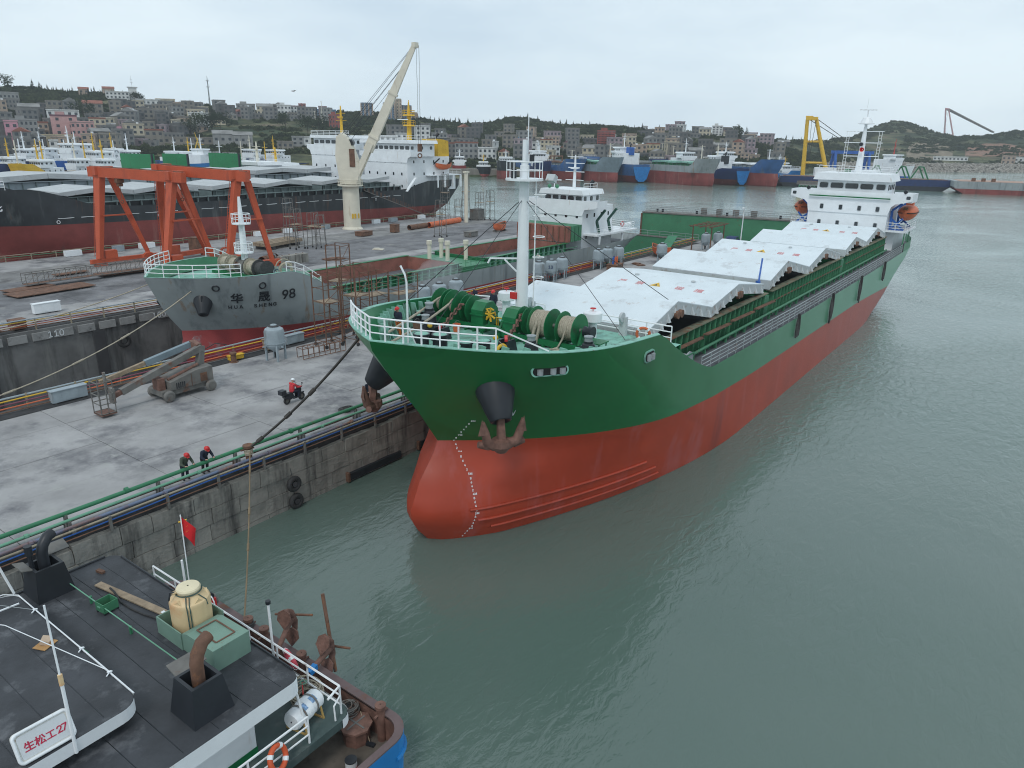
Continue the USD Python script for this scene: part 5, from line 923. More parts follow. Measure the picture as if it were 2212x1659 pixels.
# pipes and rails along the pier edges
def pipe_run(name, label, pts, r, mat, collar=0, cat='pipe', saddles=None):
    t = thing(name, label, cat); p = np.asarray(pts, float); obj('pipe', MB().tube(p, r, 9), mat, t, smooth=50)
    L = np.linalg.norm(p[-1] - p[0])
    if collar:
        for u in np.arange(0.04, 0.99, collar / L): c = p[0] + (p[-1] - p[0]) * u; d = (p[-1] - p[0]) / L; obj('collar', MB().cyl(c - d * .08, c + d * .08, r * 1.5, n=9), mat, t)
    if saddles:
        for u in np.arange(0.01, 0.99, saddles / L): c = p[0] + (p[-1] - p[0]) * u; obj('pipe_support', MB().box2(c - [.06, r, c[2] - PIER_Z + .02], c + [.06, r, -r * .8]), m_steel, t)
    return t
pg = paint('dark_green_pipe', (0.035, 0.17, 0.085), .5, var=.15, dirt=RUST, dirt_amt=.08); pm = paint('mint_pipe', (.13, .31, .21), .5, var=.12, dirt=RUST, dirt_amt=.1)
wig = lambda a, b, n, w, s: line(a, b, n) + np.c_[np.zeros(n), (meshkit.noise(np.c_[np.arange(n) * .37 + s, np.zeros(n), np.zeros(n)]) - .5) * w, (meshkit.noise(np.c_[np.arange(n) * .31 + s, np.ones(n), np.zeros(n)]) - .5) * w]
pipe_run('green_pipe', 'dark green pipe, thickest on the edge of the near pier', wig((-20, 32.95, 4.2), (126, 32.95, 4.2), 60, .08, 1), .105, pg, 9.5, saddles=4.3)
pipe_run('mint_pipe', 'pale mint green pipe just below the dark green one', wig((-20, 32.62, 3.95), (126, 32.62, 3.95), 60, .08, 2), .07, pm, 8.0, saddles=4.3)
pipe_run('rusty_pipe', 'rusty blue pipe below the mint one on the pier edge', wig((-20, 32.3, 3.72), (126, 32.3, 3.72), 60, .06, 3), .075, paint('rusty_blue_pipe', (.13, .17, .26), .7, var=.2, dirt=(.2, .10, .06), dirt_amt=.7, dirt_scale=.6), 6.0, saddles=4.3)
pipe_run('brown_pipe', 'thin brown pipe lying on the black ledge', wig((-20, 33.12, 3.62), (126, 33.12, 3.62), 40, .05, 4), .05, m_rust, saddles=4.3)
pipe_run('blue_hose', 'thin blue air hose running along the pier ledge', wig((-20, 32.1, 3.5), (60, 32.1, 3.5), 60, .14, 5), .035, m_blue)
t = thing('pier_edge_railing', 'low tan railing along the outer ledge of the near pier', 'railing')
m_tan = paint('tan_rail', (.30, .26, .19), .7, var=.2, dirt=RUST, dirt_amt=.3)
for k, x in enumerate(np.arange(2, 126, 2.75)): obj('post', MB().box2((x - .06, 31.92, 2.95), (x + .06, 32.04, 3.75)), m_steel, t)
obj('rail', MB().tube(wig((-15, 31.98, 3.72), (126, 31.98, 3.72), 60, .04, 6), .045, 6), m_tan, t, smooth=50); obj('rail', MB().tube(wig((-15, 31.95, 3.35), (126, 31.95, 3.35), 60, .05, 7), .03, 6), m_rust, t, smooth=50)
def dock_rail(y, label, sgn, seedy):
    t = thing('dock_edge_railing', label, 'railing')
    for x in np.arange(-10, 125, 3.0): obj('post', MB().box2((x - .05, y - .05, PIER_Z), (x + .05, y + .05, PIER_Z + 1.05)), m_tan, t)
    cols = [m_galv, m_yellow, paint('red_purple_pipe', (.20, .06, .09), .6, var=.2), m_orange, m_rust]
    for k, (z, m_) in enumerate(zip((1.0, .82, .6, .42, .22), cols)): obj('pipe', MB().tube(wig((-12, y + sgn * .08 * k, PIER_Z + z), (125, y + sgn * .08 * k, PIER_Z + z), 40, .08, seedy + k), .045 if k else .06, 6), m_, t, smooth=50)
    obj('cable_tray', MB().box2((-12, min(y, y + sgn * 1.1), PIER_Z + .01), (125, max(y, y + sgn * 1.1), PIER_Z + .03)), paint('black_ledge_grime', (0, 0, 0)), t)
dock_rail(50.75, 'rail and coloured pipes along the near edge of the dry dock', -1, 10); dock_rail(71.9, 'rail and coloured pipes along the far edge of the dry dock', 1, 20)
def cabinet(loc, s, label, mat, rz=0.0):
    t = thing('electric_cabinet', label, 'cabinet', loc, rz); obj('cabinet_body', MB().box((0, 0, s[2] / 2 + .12), s), mat, t); obj('door', MB().box((0, -s[1] / 2 - .012, s[2] / 2 + .12), (s[0] * .46, .02, s[2] * .8)), mat, t); obj('lid', MB().box((0, 0, s[2] + .15), (s[0] + .1, s[1] + .1, .05)), mat, t)
    for sx in (-1, 1): obj('foot', MB().box((sx * s[0] * .4, 0, .06), (.1, s[1] * .8, .12)), m_steel, t)
for x, y, s, lab, m_ in ((19.3, 50.3, (2.2, .5, .75), 'grey pipe cabinet on the dock edge left of the boom lift', m_galv), (37.6, 50.4, (1.8, .5, .7), 'pale box hung on the dock edge pipes beside the scaffold', m_galv), (34.9, 50.3, (.6, .6, .8), 'brown cardboard coloured box behind the lone tank', m_wood), (31.6, 49.9, (1.2, .4, .3), 'small yellow step box near the dock pipes', m_yellow),
    (29.4, 77.9, (2.4, .6, .9), 'white electric cabinet on the far pier left of the docked bow', m_white), (24.9, 72.9, (1.2, .9, .8), 'rusty brown box with a yellow cover at the far dock edge', m_rust)): cabinet((x, y, PIER_Z), s, lab, m_)
for x, y, lab in ((31.2, 49.6, 'rusty bollard on the dock edge behind the boom lift'), (23.4, 73.2, 'rusty bollard at the far dock edge near the yellow covered box'), (55.0, 34.2, 'short bollard on the pier edge beside the green hull'), (96.5, 50.0, 'brown bollard near the tanks on the near pier'), (66.0, 34.2, 'black bollard on the pier behind the bow of the green ship')):
    t = thing('bollard', lab, 'bollard', (x, y, PIER_Z)); obj('post', MB().lathe([(.02, 0), (.22, 0), (.2, .6), (.27, .65), (.27, .78), (.02, .8)], n=14), m_rust, t, smooth=40); obj('base', MB().lathe([(.02, 0), (.36, 0), (.36, .05), (.02, .05)], n=14), m_rust, t)
# mooring post with the rope from the bow, and the rope down to the barge
t = thing('mooring_post', 'stained mooring post wrapped with rope on the pier edge', 'bollard', (20.75, 32.55, 2.95)); obj('post', MB().cyl((0, 0, 0), (0, 0, 1.45), .17, n=12), m_rust, t, smooth=40); obj('head', MB().lathe([(.02, 0), (.28, 0), (.28, .12), (.02, .12)], (0, 0, 1.42), 12), m_rust, t); obj('pin', MB().bar((-.4, .1, 1.3), (.3, -.1, 1.32), .07), m_rust, t)
for k in range(4): obj('rope_turn', MB().torus((0, 0, 1.02 + .08 * k), .2, .045, (.1 * (-1) ** k, .06, 1), 14, 5), m_rope, t)
def rope(label, a, b, sag, r, mat, n=24, name='mooring_rope'):
    t = thing(name, label, 'rope'); k = np.linspace(0, 1, n); a, b = np.array(a, float), np.array(b, float); p = a + (b - a) * k[:, None]; p[:, 2] -= sag * 4 * k * (1 - k); obj('strand', MB().tube(p, r, 6), mat, t, smooth=60)
    L = np.linalg.norm(b - a)
    for u in (.12, .35, .6): i = int(u * (n - 1)); obj('splice', MB().tube(p[i:i + 2], r * 1.7, 6), mat, t)
    return t
rope('thick dark mooring rope from the green bow down to the mooring post', (20.75, 32.5, 4.3), sp(24.0, 3.4, 10.75), .35, .075, paint('tarred_rope', (.05, .045, .04), .9, var=.3))
rope('thin brown rope slanting from the mooring post down to the barge below', (20.7, 32.35, 4.1), (13.3, 22.4, 2.3), .5, .034, paint('brown_rope', (.19, .14, .085), .9, var=.25))
rope('pale rope from the grey bow down to the dock wall edge', (14.5, 51.6, 4.2), (34.4, 58.9, 7.8), .9, .045, m_rope); rope('pale rope from the grey bow across to the far dock edge', (17.0, 71.7, 3.9), (32.6, 62.5, 8.0), .7, .045, m_rope)
rope('slack heaving line hanging against the green bow', sp(26.5, -3.6, 11.3), sp(28.2, -6.15, 10.1), .55, .018, m_rope)
for k, (a, b) in enumerate((((31.2, 32.4, 4), sp(35.6, 1.6, 17)),)): pass
# ================================================================ far pier: gantry cranes, tower crane
def gantry(label, lft, rgt, top_l, top_r, ext):
    """Portal crane: two A-frames (feet given) under one box girder; feet pairs are (upright leg, raking leg)."""
    t = thing('gantry_crane', label, 'gantry crane', (0, 0, 0), 0, 'orange gantry cranes on the far pier')
    tl, tr = np.array(top_l, float), np.array(top_r, float); d = (tr - tl) / np.linalg.norm(tr - tl)
    obj('girder', MB().bar(tl - d * ext[0] + [0, 0, .2], tr + d * ext[1] + [0, 0, .2], .95, 1.25), m_gantry, t); obj('girder_rail', MB().bar(tl - d * ext[0] + [0, 0, .88], tr + d * ext[1] + [0, 0, .88], .12, .1), m_rust, t)
    for (f1, f2), tp in ((lft, tl), (rgt, tr)):
        f1, f2 = np.array(f1, float), np.array(f2, float); s = (f2 - f1) / np.linalg.norm(f2 - f1)
        obj('leg', MB().bar(f1 + [0, 0, .9], tp + s * 0.1 - d * .95 - [0, 0, .3], .62, .62, .95, .95), m_gantry, t); obj('leg', MB().bar(f2 + [0, 0, .7], tp + s * 1.5 - d * .95 - [0, 0, .5], .5, .5, .75, .75), m_gantry, t)
        obj('leg_head', MB().box(tp - d * .9 + s * .55 + [0, 0, .35], (2.4, 1.0, 1.1), rz=math.atan2(s[1], s[0])), m_gantry, t)
        obj('sill_beam', MB().bar(f1 - s * 1.2 + [0, 0, .62], f2 + s * 1.2 + [0, 0, .62], .55, .6), m_gantry, t)
        m = (f1 * .45 + tp * .55); m2 = f2 * .45 + (tp + s * 1.5) * .55; obj('cross_tie', MB().bar(m, m2, .18), m_gantry, t)
        for f in (f1, f2): obj('bogie', MB().box(f + [0, 0, .3], (1.6, .5, .6), rz=math.atan2(s[1], s[0])), m_gantry, t)
        obj('motor_box', MB().box(f1 + s * 1.6 - d * .2 + [0, 0, 1.4], (1.5, 1.0, 1.1), rz=math.atan2(s[1], s[0])), m_gantry, t)
        lad = MB(); a = f1 + [0, 0, 1.2] - d * .5; b = tp - d * 1.5
        lad.bar(a - s * .2, b - s * .2, .05).bar(a + s * .2, b + s * .2, .05)
        for k in np.linspace(.02, .98, 30): lad.bar(a + (b - a) * k - s * .2, a + (b - a) * k + s * .2, .04)
        obj('ladder', lad, m_gantry, t)
    h = tl + d * 2.2; obj('hoist', MB().box(h + [0, 0, -.75], (.9, .7, .5)).cyl(h + [-.3, 0, -1.2], h + [.3, 0, -1.2], .28, n=10), m_rust, t); obj('hook_block', MB().cyl(h + [0, 0, -1.3], h + [0, 0, -3.2], .04).torus(h + [0, 0, -3.4], .2, .06, (0, 1, 0), 12, 5), m_rust, t)
g1l = [(45.7, 101.2, 3.4), (52.4, 101.1, 3.4)]; g1r = [(49.0, 90.6, 3.4), (56.0, 91.1, 3.4)]
gantry('left of the two orange portal cranes, with its hook hanging from the girder', g1l, g1r, (47.9, 101.0, 15.2), (51.9, 90.6, 14.9), (2.2, 1.0))
gantry('right of the two orange portal cranes, behind the grey ship\'s foremast', [(53.6, 99.0, 3.4), (60.5, 100.2, 3.4)], [(54.8, 85.7, 3.4), (60.7, 84.6, 3.4)], (52.9, 95.2, 15.6), (57.3, 84.7, 15.1), (1.2, .8))
for x, y in ((50.5, 97.5), (60.0, 94.2)):
    t = thing('cable_reel', 'orange cable reel at the foot of the ' + ('left' if x < 55 else 'right') + ' gantry crane', 'cable reel', (x, y, PIER_Z)); obj('wheel', MB().torus((0, 0, .9), .75, .1, (0.3, 1, 0), 18, 6).torus((0, .3, .9), .75, .08, (0.3, 1, 0), 18, 6), m_gantry, t); obj('stand', MB().bar((-.6, 0, 0), (0, 0, .9), .12).bar((.6, 0, 0), (0, 0, .9), .12), m_gantry, t)
def tower_crane():
    t = thing('pedestal_crane', 'tall cream pedestal crane with a raised jib on the far pier', 'crane', (96.8, 108.7, PIER_Z)); R = R0; F_ = FWD
    obj('pedestal', MB().lathe([(1.62, 0), (1.55, 8), (1.5, 8.1)], n=22), m_crane, t, smooth=40); obj('base_flange', MB().lathe([(1.62, 0), (2.0, 0), (2.0, .12), (1.62, .5)], n=22), m_crane, t)
    for a in (-2.2, -1.9, -1.4): obj('warning_plate', MB().box((1.64 * math.cos(a), 1.64 * math.sin(a), 2.6), (.06, .35, .9), rz=a), m_yellow, t)
    obj('slew_platform', MB().lathe([(1.5, 8), (2.4, 8.1), (2.4, 8.3), (1.5, 8.3)], n=22), m_crane, t); rail(t, [(2.3 * math.cos(a), 2.3 * math.sin(a), 8.3) for a in np.linspace(0, 2 * math.pi, 15)], 1.0, 3, .04, .04, m_crane)
    # crane house: tall tapering box leaning back, drawn in the plane of the jib (R across, z up)
    prof = [(-1.6, 8.4), (1.7, 8.4), (2.0, 12.0), (.5, 16.2), (-.3, 17.1), (-1.0, 17.6), (-1.9, 16.9), (-2.25, 13.5)]
    b = MB().prism(prof, -1.35, 1.35); v = np.vstack(b.V); w = v[:, :1] * R + v[:, 1:2] * UPZ + v[:, 2:3] * F_; obj('crane_house', MB().add(w, np.vstack(b.F)), m_crane, t)
    obj('house_side_panel', MB().box(R * .9 + UPZ * 13.2 - F_ * 1.4, (1.0, .12, 3.2), rz=math.atan2(R[1], R[0])), m_rust, t)
    foot = R * 1.2 + UPZ * 9.6; tip = np.array([104.3 - 96.8, 98.3 - 108.7, 36.1 - PIER_Z]); dj = (tip - foot) / np.linalg.norm(tip - foot)
    for s in (-1, 1): obj('jib_foot', MB().bar(foot + F_ * s * 1.0, foot + dj * 7 + F_ * s * .7, .7, 1.0), m_crane, t)
    obj('jib', MB().bar(foot + dj * 5.5, foot + dj * 14, 1.5, 1.7, 1.35, 1.55).bar(foot + dj * 14, tip, 1.35, 1.55, .75, .8), m_crane, t); obj('jib_collar', MB().bar(foot + dj * 8, foot + dj * 8.4, 1.75, 1.95).bar(foot + dj * 16.5, foot + dj * 16.9, 1.5, 1.7), m_crane, t); obj('jib_head', MB().box(tip + R * .1, (1.0, .8, .9)), m_crane, t)
    for k, (s, o) in enumerate(((-1.2, 0), (-.6, .8), (0, 1.6), (.6, .8), (1.2, 0))): obj('luffing_wire', MB().cyl(R * (-.9 + .5 * o) + UPZ * (17.2 - o) + F_ * s, tip - dj * (1 + 3 * o) + F_ * s * .3 + R * (-.4 + .25 * o), .035, n=4), m_black, t)
    hk = tip + R * .55; L = 19.5
    for s in (-.25, .25): obj('hoist_wire', MB().cyl(hk + R * s, hk + R * s * .6 - UPZ * (L - 2.6), .04, n=4), m_black, t)
    obj('hook_block', MB().box(hk - UPZ * (L - 2.0), (.5, .7, 1.4)).torus(hk - UPZ * (L - .6), .35, .12, FWD, 12, 5), m_rust, t)
    obj('winch_drum', MB().cyl(R * .5 + UPZ * 15.9 - F_ * .9, R * .5 + UPZ * 15.9 + F_ * .9, .6, n=12), m_black, t)
tower_crane()
# ================================================================ ships rafted beyond the far pier
m_hatchgrey = paint('blue_grey_hatch', (.30, .35, .38), .55, var=.1, dirt=(.2, .22, .23), dirt_amt=.3); m_hatchtop = paint('pale_grey_hatch', (.42, .44, .45), .6, var=.08, dirt=(.3, .27, .25), dirt_amt=.2)
m_frame = paint('grey_green_frames', (.13, .17, .17), .6, var=.15); m_greenpanel = paint('green_hatch_panel', (.03, .20, .085), .6, var=.1, scale=.3, dirt=(.05, .11, .06), dirt_amt=.3, streak=True)
def black_ship():
    t, h, e = coaster('black_cargo_ship', 'big black cargo ship with a white bridge and yellow funnel berthed beyond the cranes', (29.0, 122.9, 0), 0, 109.5, 16.2, 12.6, 9.6, 5.4, m_blackhull, m_redold, fc_len=19, stern_rise=1.6, zmin=-1, trim=2.6, fc_deck=11.6)
    bow_rail(t, h, e, 12.0, 12, 1.1)
    for xa, xb in ((20, 42), (44.5, 66), (68.5, 87)): hatch(t, xa, xb, 5.2, 9.6, 11.1, m_frame, m_frame, m_hatchtop, cov_h=.65, tilt=.55, stays=1.7)
    for x in np.arange(21, 88, 1.9): obj('bulwark_frame', MB().box2((x, -8.0, 8.7), (x + .12, -7.6, 10.4)), m_frame, t)
    obj('bulwark_cap', MB().box2((21, -8.05, 10.4), (88, -7.6, 10.5)), m_frame, t); obj('frame_backing', MB().box2((21, -7.55, 8.7), (88, -7.5, 10.3)), m_black, t)
    for x in np.arange(18, 88, 3.2): obj('white_dash', MB().box2((x, -8.14, 8.45), (x + 2.2, -8.09, 8.52)), m_white, t)
    zt, zr = house(t, 91.0, 6.8, 8.6, 3, 8.1, 14, 7.3, 2.6, 2.7, nwin=5, wnum=9)
    obj('poop_house', MB().box2((99, -7, 9), (107, 7, 12.2)), m_white, t); obj('boat_deck', MB().box2((97, -8.0, 12.2), (108, 8.0, 12.4)), m_white, t); rail(t, [(x, -7.9, 12.4) for x in np.arange(99, 108.1, 1.5)], 1, 3)
    for x in (99.5, 102, 105, 107.6): obj('deck_pillar', MB().box2((x, -8, 9.6), (x + .5, -7.7, 12.2)), m_white, t)
    m = obj('yellow_mast', MB().tube([(99, 0, zr - .3), (99, 0, zr + 5), (99, 0, zr + 8.6)], [.6, .45, .08], 10), m_yellow, t, smooth=50)
    for z in (zr + 3, zr + 5.2): obj('mast_platform', MB().lathe([(.05, 0), (1.5, 0), (1.3, .3), (.05, .3)], (99, 0, z), 12), m_yellow, m); rail(m, [(99 + 1.4 * math.cos(a), 1.4 * math.sin(a), z + .3) for a in np.linspace(0, 2 * math.pi, 9)], .9, 2, .04, .04, m_yellow)
    obj('radar', MB().box((97.6, .6, zr + 4.4), (.2, 3.2, .2)), m_white, m)
    obj('funnel', MB().prism_y([(101.5, zt - .5), (105.5, zt - .5), (105.2, zt + 3.4), (102.5, zt + 3.8), (101.5, zt + 3.8)], -6.4, -1.6), m_yellow, t); obj('exhaust', MB().tube([(103, -4.5, zt + 3.6), (103, -4.5, zt + 4.4), (103.5, -5, zt + 5.0)], .35, 8).box2((102.5, -5.8, zt + 3.8), (106.5, -2.0, zt + 3.95)), m_black, t)
    rail(t, [(91.5, y, zr) for y in np.linspace(7, -7, 9)] + [(x, -7.2, zr) for x in (94, 97, 100)], .9, 3)
    for x in (99.6, 104.6): obj('davit', MB().bar((x, -6.2, 12.4), (x, -6.6, 14.6), .28).bar((x, -6.6, 14.6), (x + .5, -8.2, 16), .26), m_black, t)
    obj('gangway', MB().bar((77, -8.0, 9.9), (91, -14.0, 3.9), .9, .12), m_steel, t)
    gw = MB()
    for k in np.linspace(0, 1, 18): p = np.array([77, -8.0, 9.9]) + (np.array([91, -14.0, 3.9]) - np.array([77, -8.0, 9.9])) * k; gw.bar(p + [.2, .35, 0], p + [.2, .35, .9], .06).bar(p + [-.2, -.4, 0], p + [-.2, -.4, .9], .06)
    obj('gangway_rail', gw, m_rust, t, kind='stuff')
    obj('accommodation_ladder', MB().bar((89, -8.3, 9.2), (92, -8.3, 12), .7, .2), m_white, t); obj('rudder', MB().box2((104.5, -.15, -1), (107.5, .15, 4.2)), m_redold, t)
    for ch, x, hgt, zz, cj in (('轮', 10.3, 1.1, 10.0, True), ('L', 8.6, .55, 9.2, False), ('U', 9.2, .55, 9.2, False), ('N', 9.85, .55, 9.2, False)):
        y = float(h.hb(x, zz)); d = .1; tx = np.array([1, -(float(h.hb(x + d, zz)) - y) / d, 0]); obj('name_character', plane_text(ch, hgt, (x, -y - .12, zz), tx, (0, 0, 1), cjk=cj, depth=.03), m_white, t)
    for x in (18, 33, 47, 80): obj('tank_mark', MB().torus((x, -8.13, 8.0), .22, .04, (0, 1, 0), 12, 4), m_white, t)
black_ship()
t = thing('ship_lifeboat', 'open orange lifeboat on the stern of the black ship', 'lifeboat', (131.5, 115.6, 13.6))
def open_boat(t, L, Wd, H, mat, inner):
    rows, ri = [], []
    for u in np.linspace(-1, 1, 13):
        w = Wd / 2 * (1 - abs(u) ** 2.4); sh = H * (.85 + .3 * u * u); r = []
        for a in np.linspace(0, math.pi, 9): r.append([u * L / 2, w * math.cos(a), sh - H * .95 * (math.sin(a) ** .6) * (1 - .35 * abs(u) ** 3)])
        rows.append(r); ri.append([[u * L / 2 * .96, w * .9, sh - .06], [u * L / 2 * .96, 0, sh - H * .45], [u * L / 2 * .96, -w * .9, sh - .06]])
    obj('boat_hull', MB().grid(rows), mat, t, smooth=50); obj('boat_inside', MB().grid(ri), inner, t)
    for u in (-.5, 0, .5): obj('thwart', MB().box((u * L / 2, 0, H * .7), (.25, Wd * .8 * (1 - abs(u) ** 2.4), .06)), inner, t)
    obj('gunwale', MB().tube([r[0] for r in rows], .05, 5).tube([r[-1] for r in rows], .05, 5), mat, t)
open_boat(t, 5.5, 2.0, 1.2, m_orange, m_rust)
for loc, rz, lab in (((114.0, 86.0, PIER_Z + .2), .2, 'orange open boat lying on the far pier'), ((104.8, 47.6, PIER_Z + .35), 1.0, 'orange open boat on the near pier beyond the tanks')):
    t = thing('work_boat', lab, 'boat', loc, rz); open_boat(t, 5.2, 1.9, 1.35, m_orange, m_rust); obj('cradle', MB().box((-1.4, 0, -.1), (.3, 1.4, .45)).box((1.4, 0, -.1), (.3, 1.4, .45)), m_steel, t)
def rafted(name, label, x0, y, L, B, hull_m, hx, levels, yw, roofz_mast, covers, mast_mat=None, deck=9.8, tilt=.4, wz=2.5):
    t, h, e = coaster(name, label, (x0, y, 0), 0, L, B, deck + 3, deck, 5.0, hull_m, m_redold, fc_len=14, stern_rise=1.0, zmin=-1)
    for xa, xb in covers: hatch(t, xa - x0, xb - x0, B * .34, deck, deck + 1.9, m_hatchgrey, m_frame, m_hatchtop if 'grey' in label else m_hatchgrey, cov_h=.8, tilt=tilt, stays=2.0)
    zt, zr = house(t, hx - x0, yw, deck - .9, levels, B * .5, 11, yw * .92, wz, 2.4, nwin=4, wnum=6)
    rail(t, [(hx - x0 + .3, yy, zr) for yy in np.linspace(yw, -yw, 7)], .9, 3, .04, .04)
    ship_mast(t, hx - x0 + 4, 0, zr, zr + roofz_mast, mast_mat or m_yellow, .4); bow_rail(t, h, e, 6, 6)
    return t
rafted('rafted_cargo_ship', 'tall white bridged ship with grey hatch covers moored outside the black ship', 22.0, 139.6, 108, 16, m_navy, 118.5, 3, 6.6, 6.5, ((48, 68), (71, 91), (94, 114)), deck=10.6, wz=2.6)
rafted('rafted_coaster', 'low white bridged coaster left of the cream crane, third ship out from the pier', 18.0, 156.4, 98, 15, m_greyhull, 106.5, 1, 6.2, 4.5, ((44, 60), (63, 79)), m_crane, deck=9.6)
rafted('rafted_coaster', 'white bridged coaster just left of the tallest rafted bridge, fourth ship out', 30.0, 173.0, 96, 15, m_blue, 124.0, 1, 6.0, 4.0, ((52, 68), (72, 90)), m_yellow, deck=8.6)
for p, w, lab in ((A_ := (80.2, 154.6, 11.4), 9.0, 'left of the two joined green hatch panels standing upright on a rafted ship'), ((87.6, 152.0, 11.4), 7.0, 'right of the two joined green hatch panels standing upright on a rafted ship'), ((101.2, 156.0, 11.4), 9.0, 'single green hatch panel standing upright beside the white house')):
    t = thing('green_hatch_panel', lab, 'hatch panel', p); obj('panel', MB().box((0, -w / 2 + 4, 2.4), (.4, w, 4.9), rz=0.25), m_greenpanel, t); obj('edge_post', MB().bar((.6, -w + 3.9, 0), (.6, -w + 3.9, 4.9), .35), m_black, t)
# ================================================================ green caisson wall closing the basin
t = thing('green_caisson', 'long green steel caisson wall closing the end of the basin', 'wall', (129.7, 63.4, 0), math.radians(-90 + 9.7))
obj('shell', MB().box2((0, 0, -4), (29.5, 3.2, 7.5)), m_greenold, t); obj('cap', MB().box2((-.1, -.12, 7.5), (29.6, 3.3, 7.72)), m_steel, t); obj('end_fender', MB().box2((-.3, -.15, -1), (-.01, .5, 7.4)), m_rust, t)
rail(t, line((.6, .15, 7.72), (29, .15, 7.72), 13), 1.0, 3, .03, .035, m_greyrail); rail(t, line((.6, 3.05, 7.72), (29, 3.05, 7.72), 13), 1.0, 3, .03, .035, m_greyrail)
for u in (11.5, 14.3, 17.3, 20.5): obj('vent_grille', MB().box((u, .6, 8.35), (1.1, .2, 1.1)), m_steel, t)
for u in (2.5, 3.5, 10, 15.6, 25): obj('bitt', MB().cyl((u, 1.4, 7.7), (u, 1.4, 8.3), .22, n=10), m_black, t)
t = thing('dock_gate', 'lower green gate across the end of the dry dock', 'gate', (128.4, 50.9, 0)); obj('gate_leaf', MB().box2((0, 0, -5), (1.4, 21.4, 3.3)), m_greenold, t); obj('walkway', MB().box2((-.1, 0, 3.3), (1.5, 21.4, 3.42)), m_steel, t); rail(t, line((.1, .3, 3.42), (.1, 21, 3.42), 9), 1.0, 2, .03, .035, m_greyrail)
# ================================================================ far ships across the basin
def far_ship(label, bow, stern, B, bow_z, deck_z, boot, hull_m, bot_m, hs, mast=(5, m_white), covers=None, extra=None, group=None, derrick=None, name='far_cargo_ship', funnel=None, wmat=None, transom=False):
    b = np.array(bow, float); s = np.array(stern, float); L = np.linalg.norm(s - b); rz = math.atan2(s[1] - b[1], s[0] - b[0])
    t, h, e = coaster(name, label, (b[0], b[1], 0), rz, L, B, bow_z, deck_z, boot, hull_m, bot_m, group=group, fc_len=L * .15, stern_rise=1.2, zmin=-1)
    bow_rail(t, h, e, L * .07, 5)
    for (xa, xb, cm) in (covers or []): hatch(t, xa * L, xb * L, B * .34, deck_z, deck_z + 1.0, m_greenin if cm is m_mint else m_hatchgrey, m_frame, cm, stays=3.0, tilt=.3)
    if hs:
        f, levels, yw, dep = hs; zt, zr = house(t, f * L, yw, deck_z - .9, levels, B * .5, dep, yw * .85, 2.5, 2.3, nwin=3, wnum=5, mat=wmat)
        ship_mast(t, f * L + dep * .3, 0, zr, zr + mast[0], mast[1], .3)
        if funnel: obj('funnel', MB().box2((f * L + dep * .75, -1.5, zt - 1), (f * L + dep * 1.05, 1.5, zt + 3)), funnel, t); obj('exhaust', MB().tube([(f * L + dep * .9, 0, zt + 2.8), (f * L + dep * .9, 0, zt + 4), (f * L + dep * .98, 0, zt + 4.6)], .4, 8), m_black, t)
        rail(t, [(f * L + dep, y, deck_z + 1) for y in np.linspace(-yw, yw, 4)], 1, 2)
    if transom: obj('transom', MB().prism_x([(-B * .40, deck_z), (B * .40, deck_z), (B * .25, 2.0), (B * .12, .6), (-B * .12, .6), (-B * .25, 2.0)], L + .02, L + .3), m_blueb, t)
    if derrick: x, z, dm = derrick; obj('foremast', MB().tube([(x * L, 0, deck_z), (x * L, 0, deck_z + z)], [.35, .2], 8), dm, t); obj('yard', MB().bar((x * L, -2, deck_z + z * .95), (x * L, 2, deck_z + z * .95), .15), dm, t)
    return t, L, h
m_bluefade = paint('faded_blue_hull', (.03, .10, .25), .6, var=.2, scale=.3, dirt=(.14, .15, .17), dirt_amt=.4, dirt_scale=.3, streak=True); m_greyblue = paint('grey_blue_hull', (.17, .22, .25), .6, var=.15, dirt=(.22, .13, .08), dirt_amt=.25, dirt_scale=.5, streak=True)
G = 'laid up ships across the basin'
x1, L1, _ = far_ship('blue and red coaster with a rusty derrick frame behind the foremast', (345, 205), (372, 268), 12, 11, 7.5, 4.6, m_bluefade, m_redold, (.62, 2, 4.5, 9), covers=[(.2, .45, m_rust)], derrick=(.16, 8, m_crane), group=G)
obj('derrick_frame', MB().bar((L1 * .38, -4, 7), (L1 * .38, -4, 12), .6).bar((L1 * .38, 4, 7), (L1 * .38, 4, 12), .6).bar((L1 * .38, -4.3, 12), (L1 * .38, 4.3, 12), .7).bar((L1 * .5, -4, 7), (L1 * .5, -4, 12), .6).bar((L1 * .38, -4, 12), (L1 * .5, -4, 12), .5), m_rust, x1)
far_ship('grey blue ship with a high bow and T shaped mast', (347, 184), (374, 246), 12, 12.5, 8.5, 5, m_greyblue, m_redold, None, derrick=(.14, 11, m_crane), covers=[(.25, .5, m_mint)], group=G)
far_ship('dark blue ship showing its bright blue stern, white bridge and blue funnel', (390, 232), (355, 176), 13, 11.5, 8, 3.5, m_bluefade, m_redold, (.66, 3, 5.2, 11), mast=(7, m_white), covers=[(.2, .5, m_greenin)], group=G, funnel=m_blue, transom=True)
x3, L3, _ = far_ship('grey ship with rusty bow, dark red bottom and mint hatch covers', (357, 136), (382, 196), 13, 13, 9.3, 6.2, m_greyhull, m_redold, None, covers=[(.22, .42, m_mint), (.45, .66, m_mint)], derrick=(.18, 10, m_crane), group=G)
far_ship('white bridged ship behind the grey one, its orange lifeboat showing', (376, 148), (402, 206), 12, 11.5, 8.5, 5, m_greyhull, m_redold, (.25, 2, 4.6, 9), mast=(7, m_white), group=G)
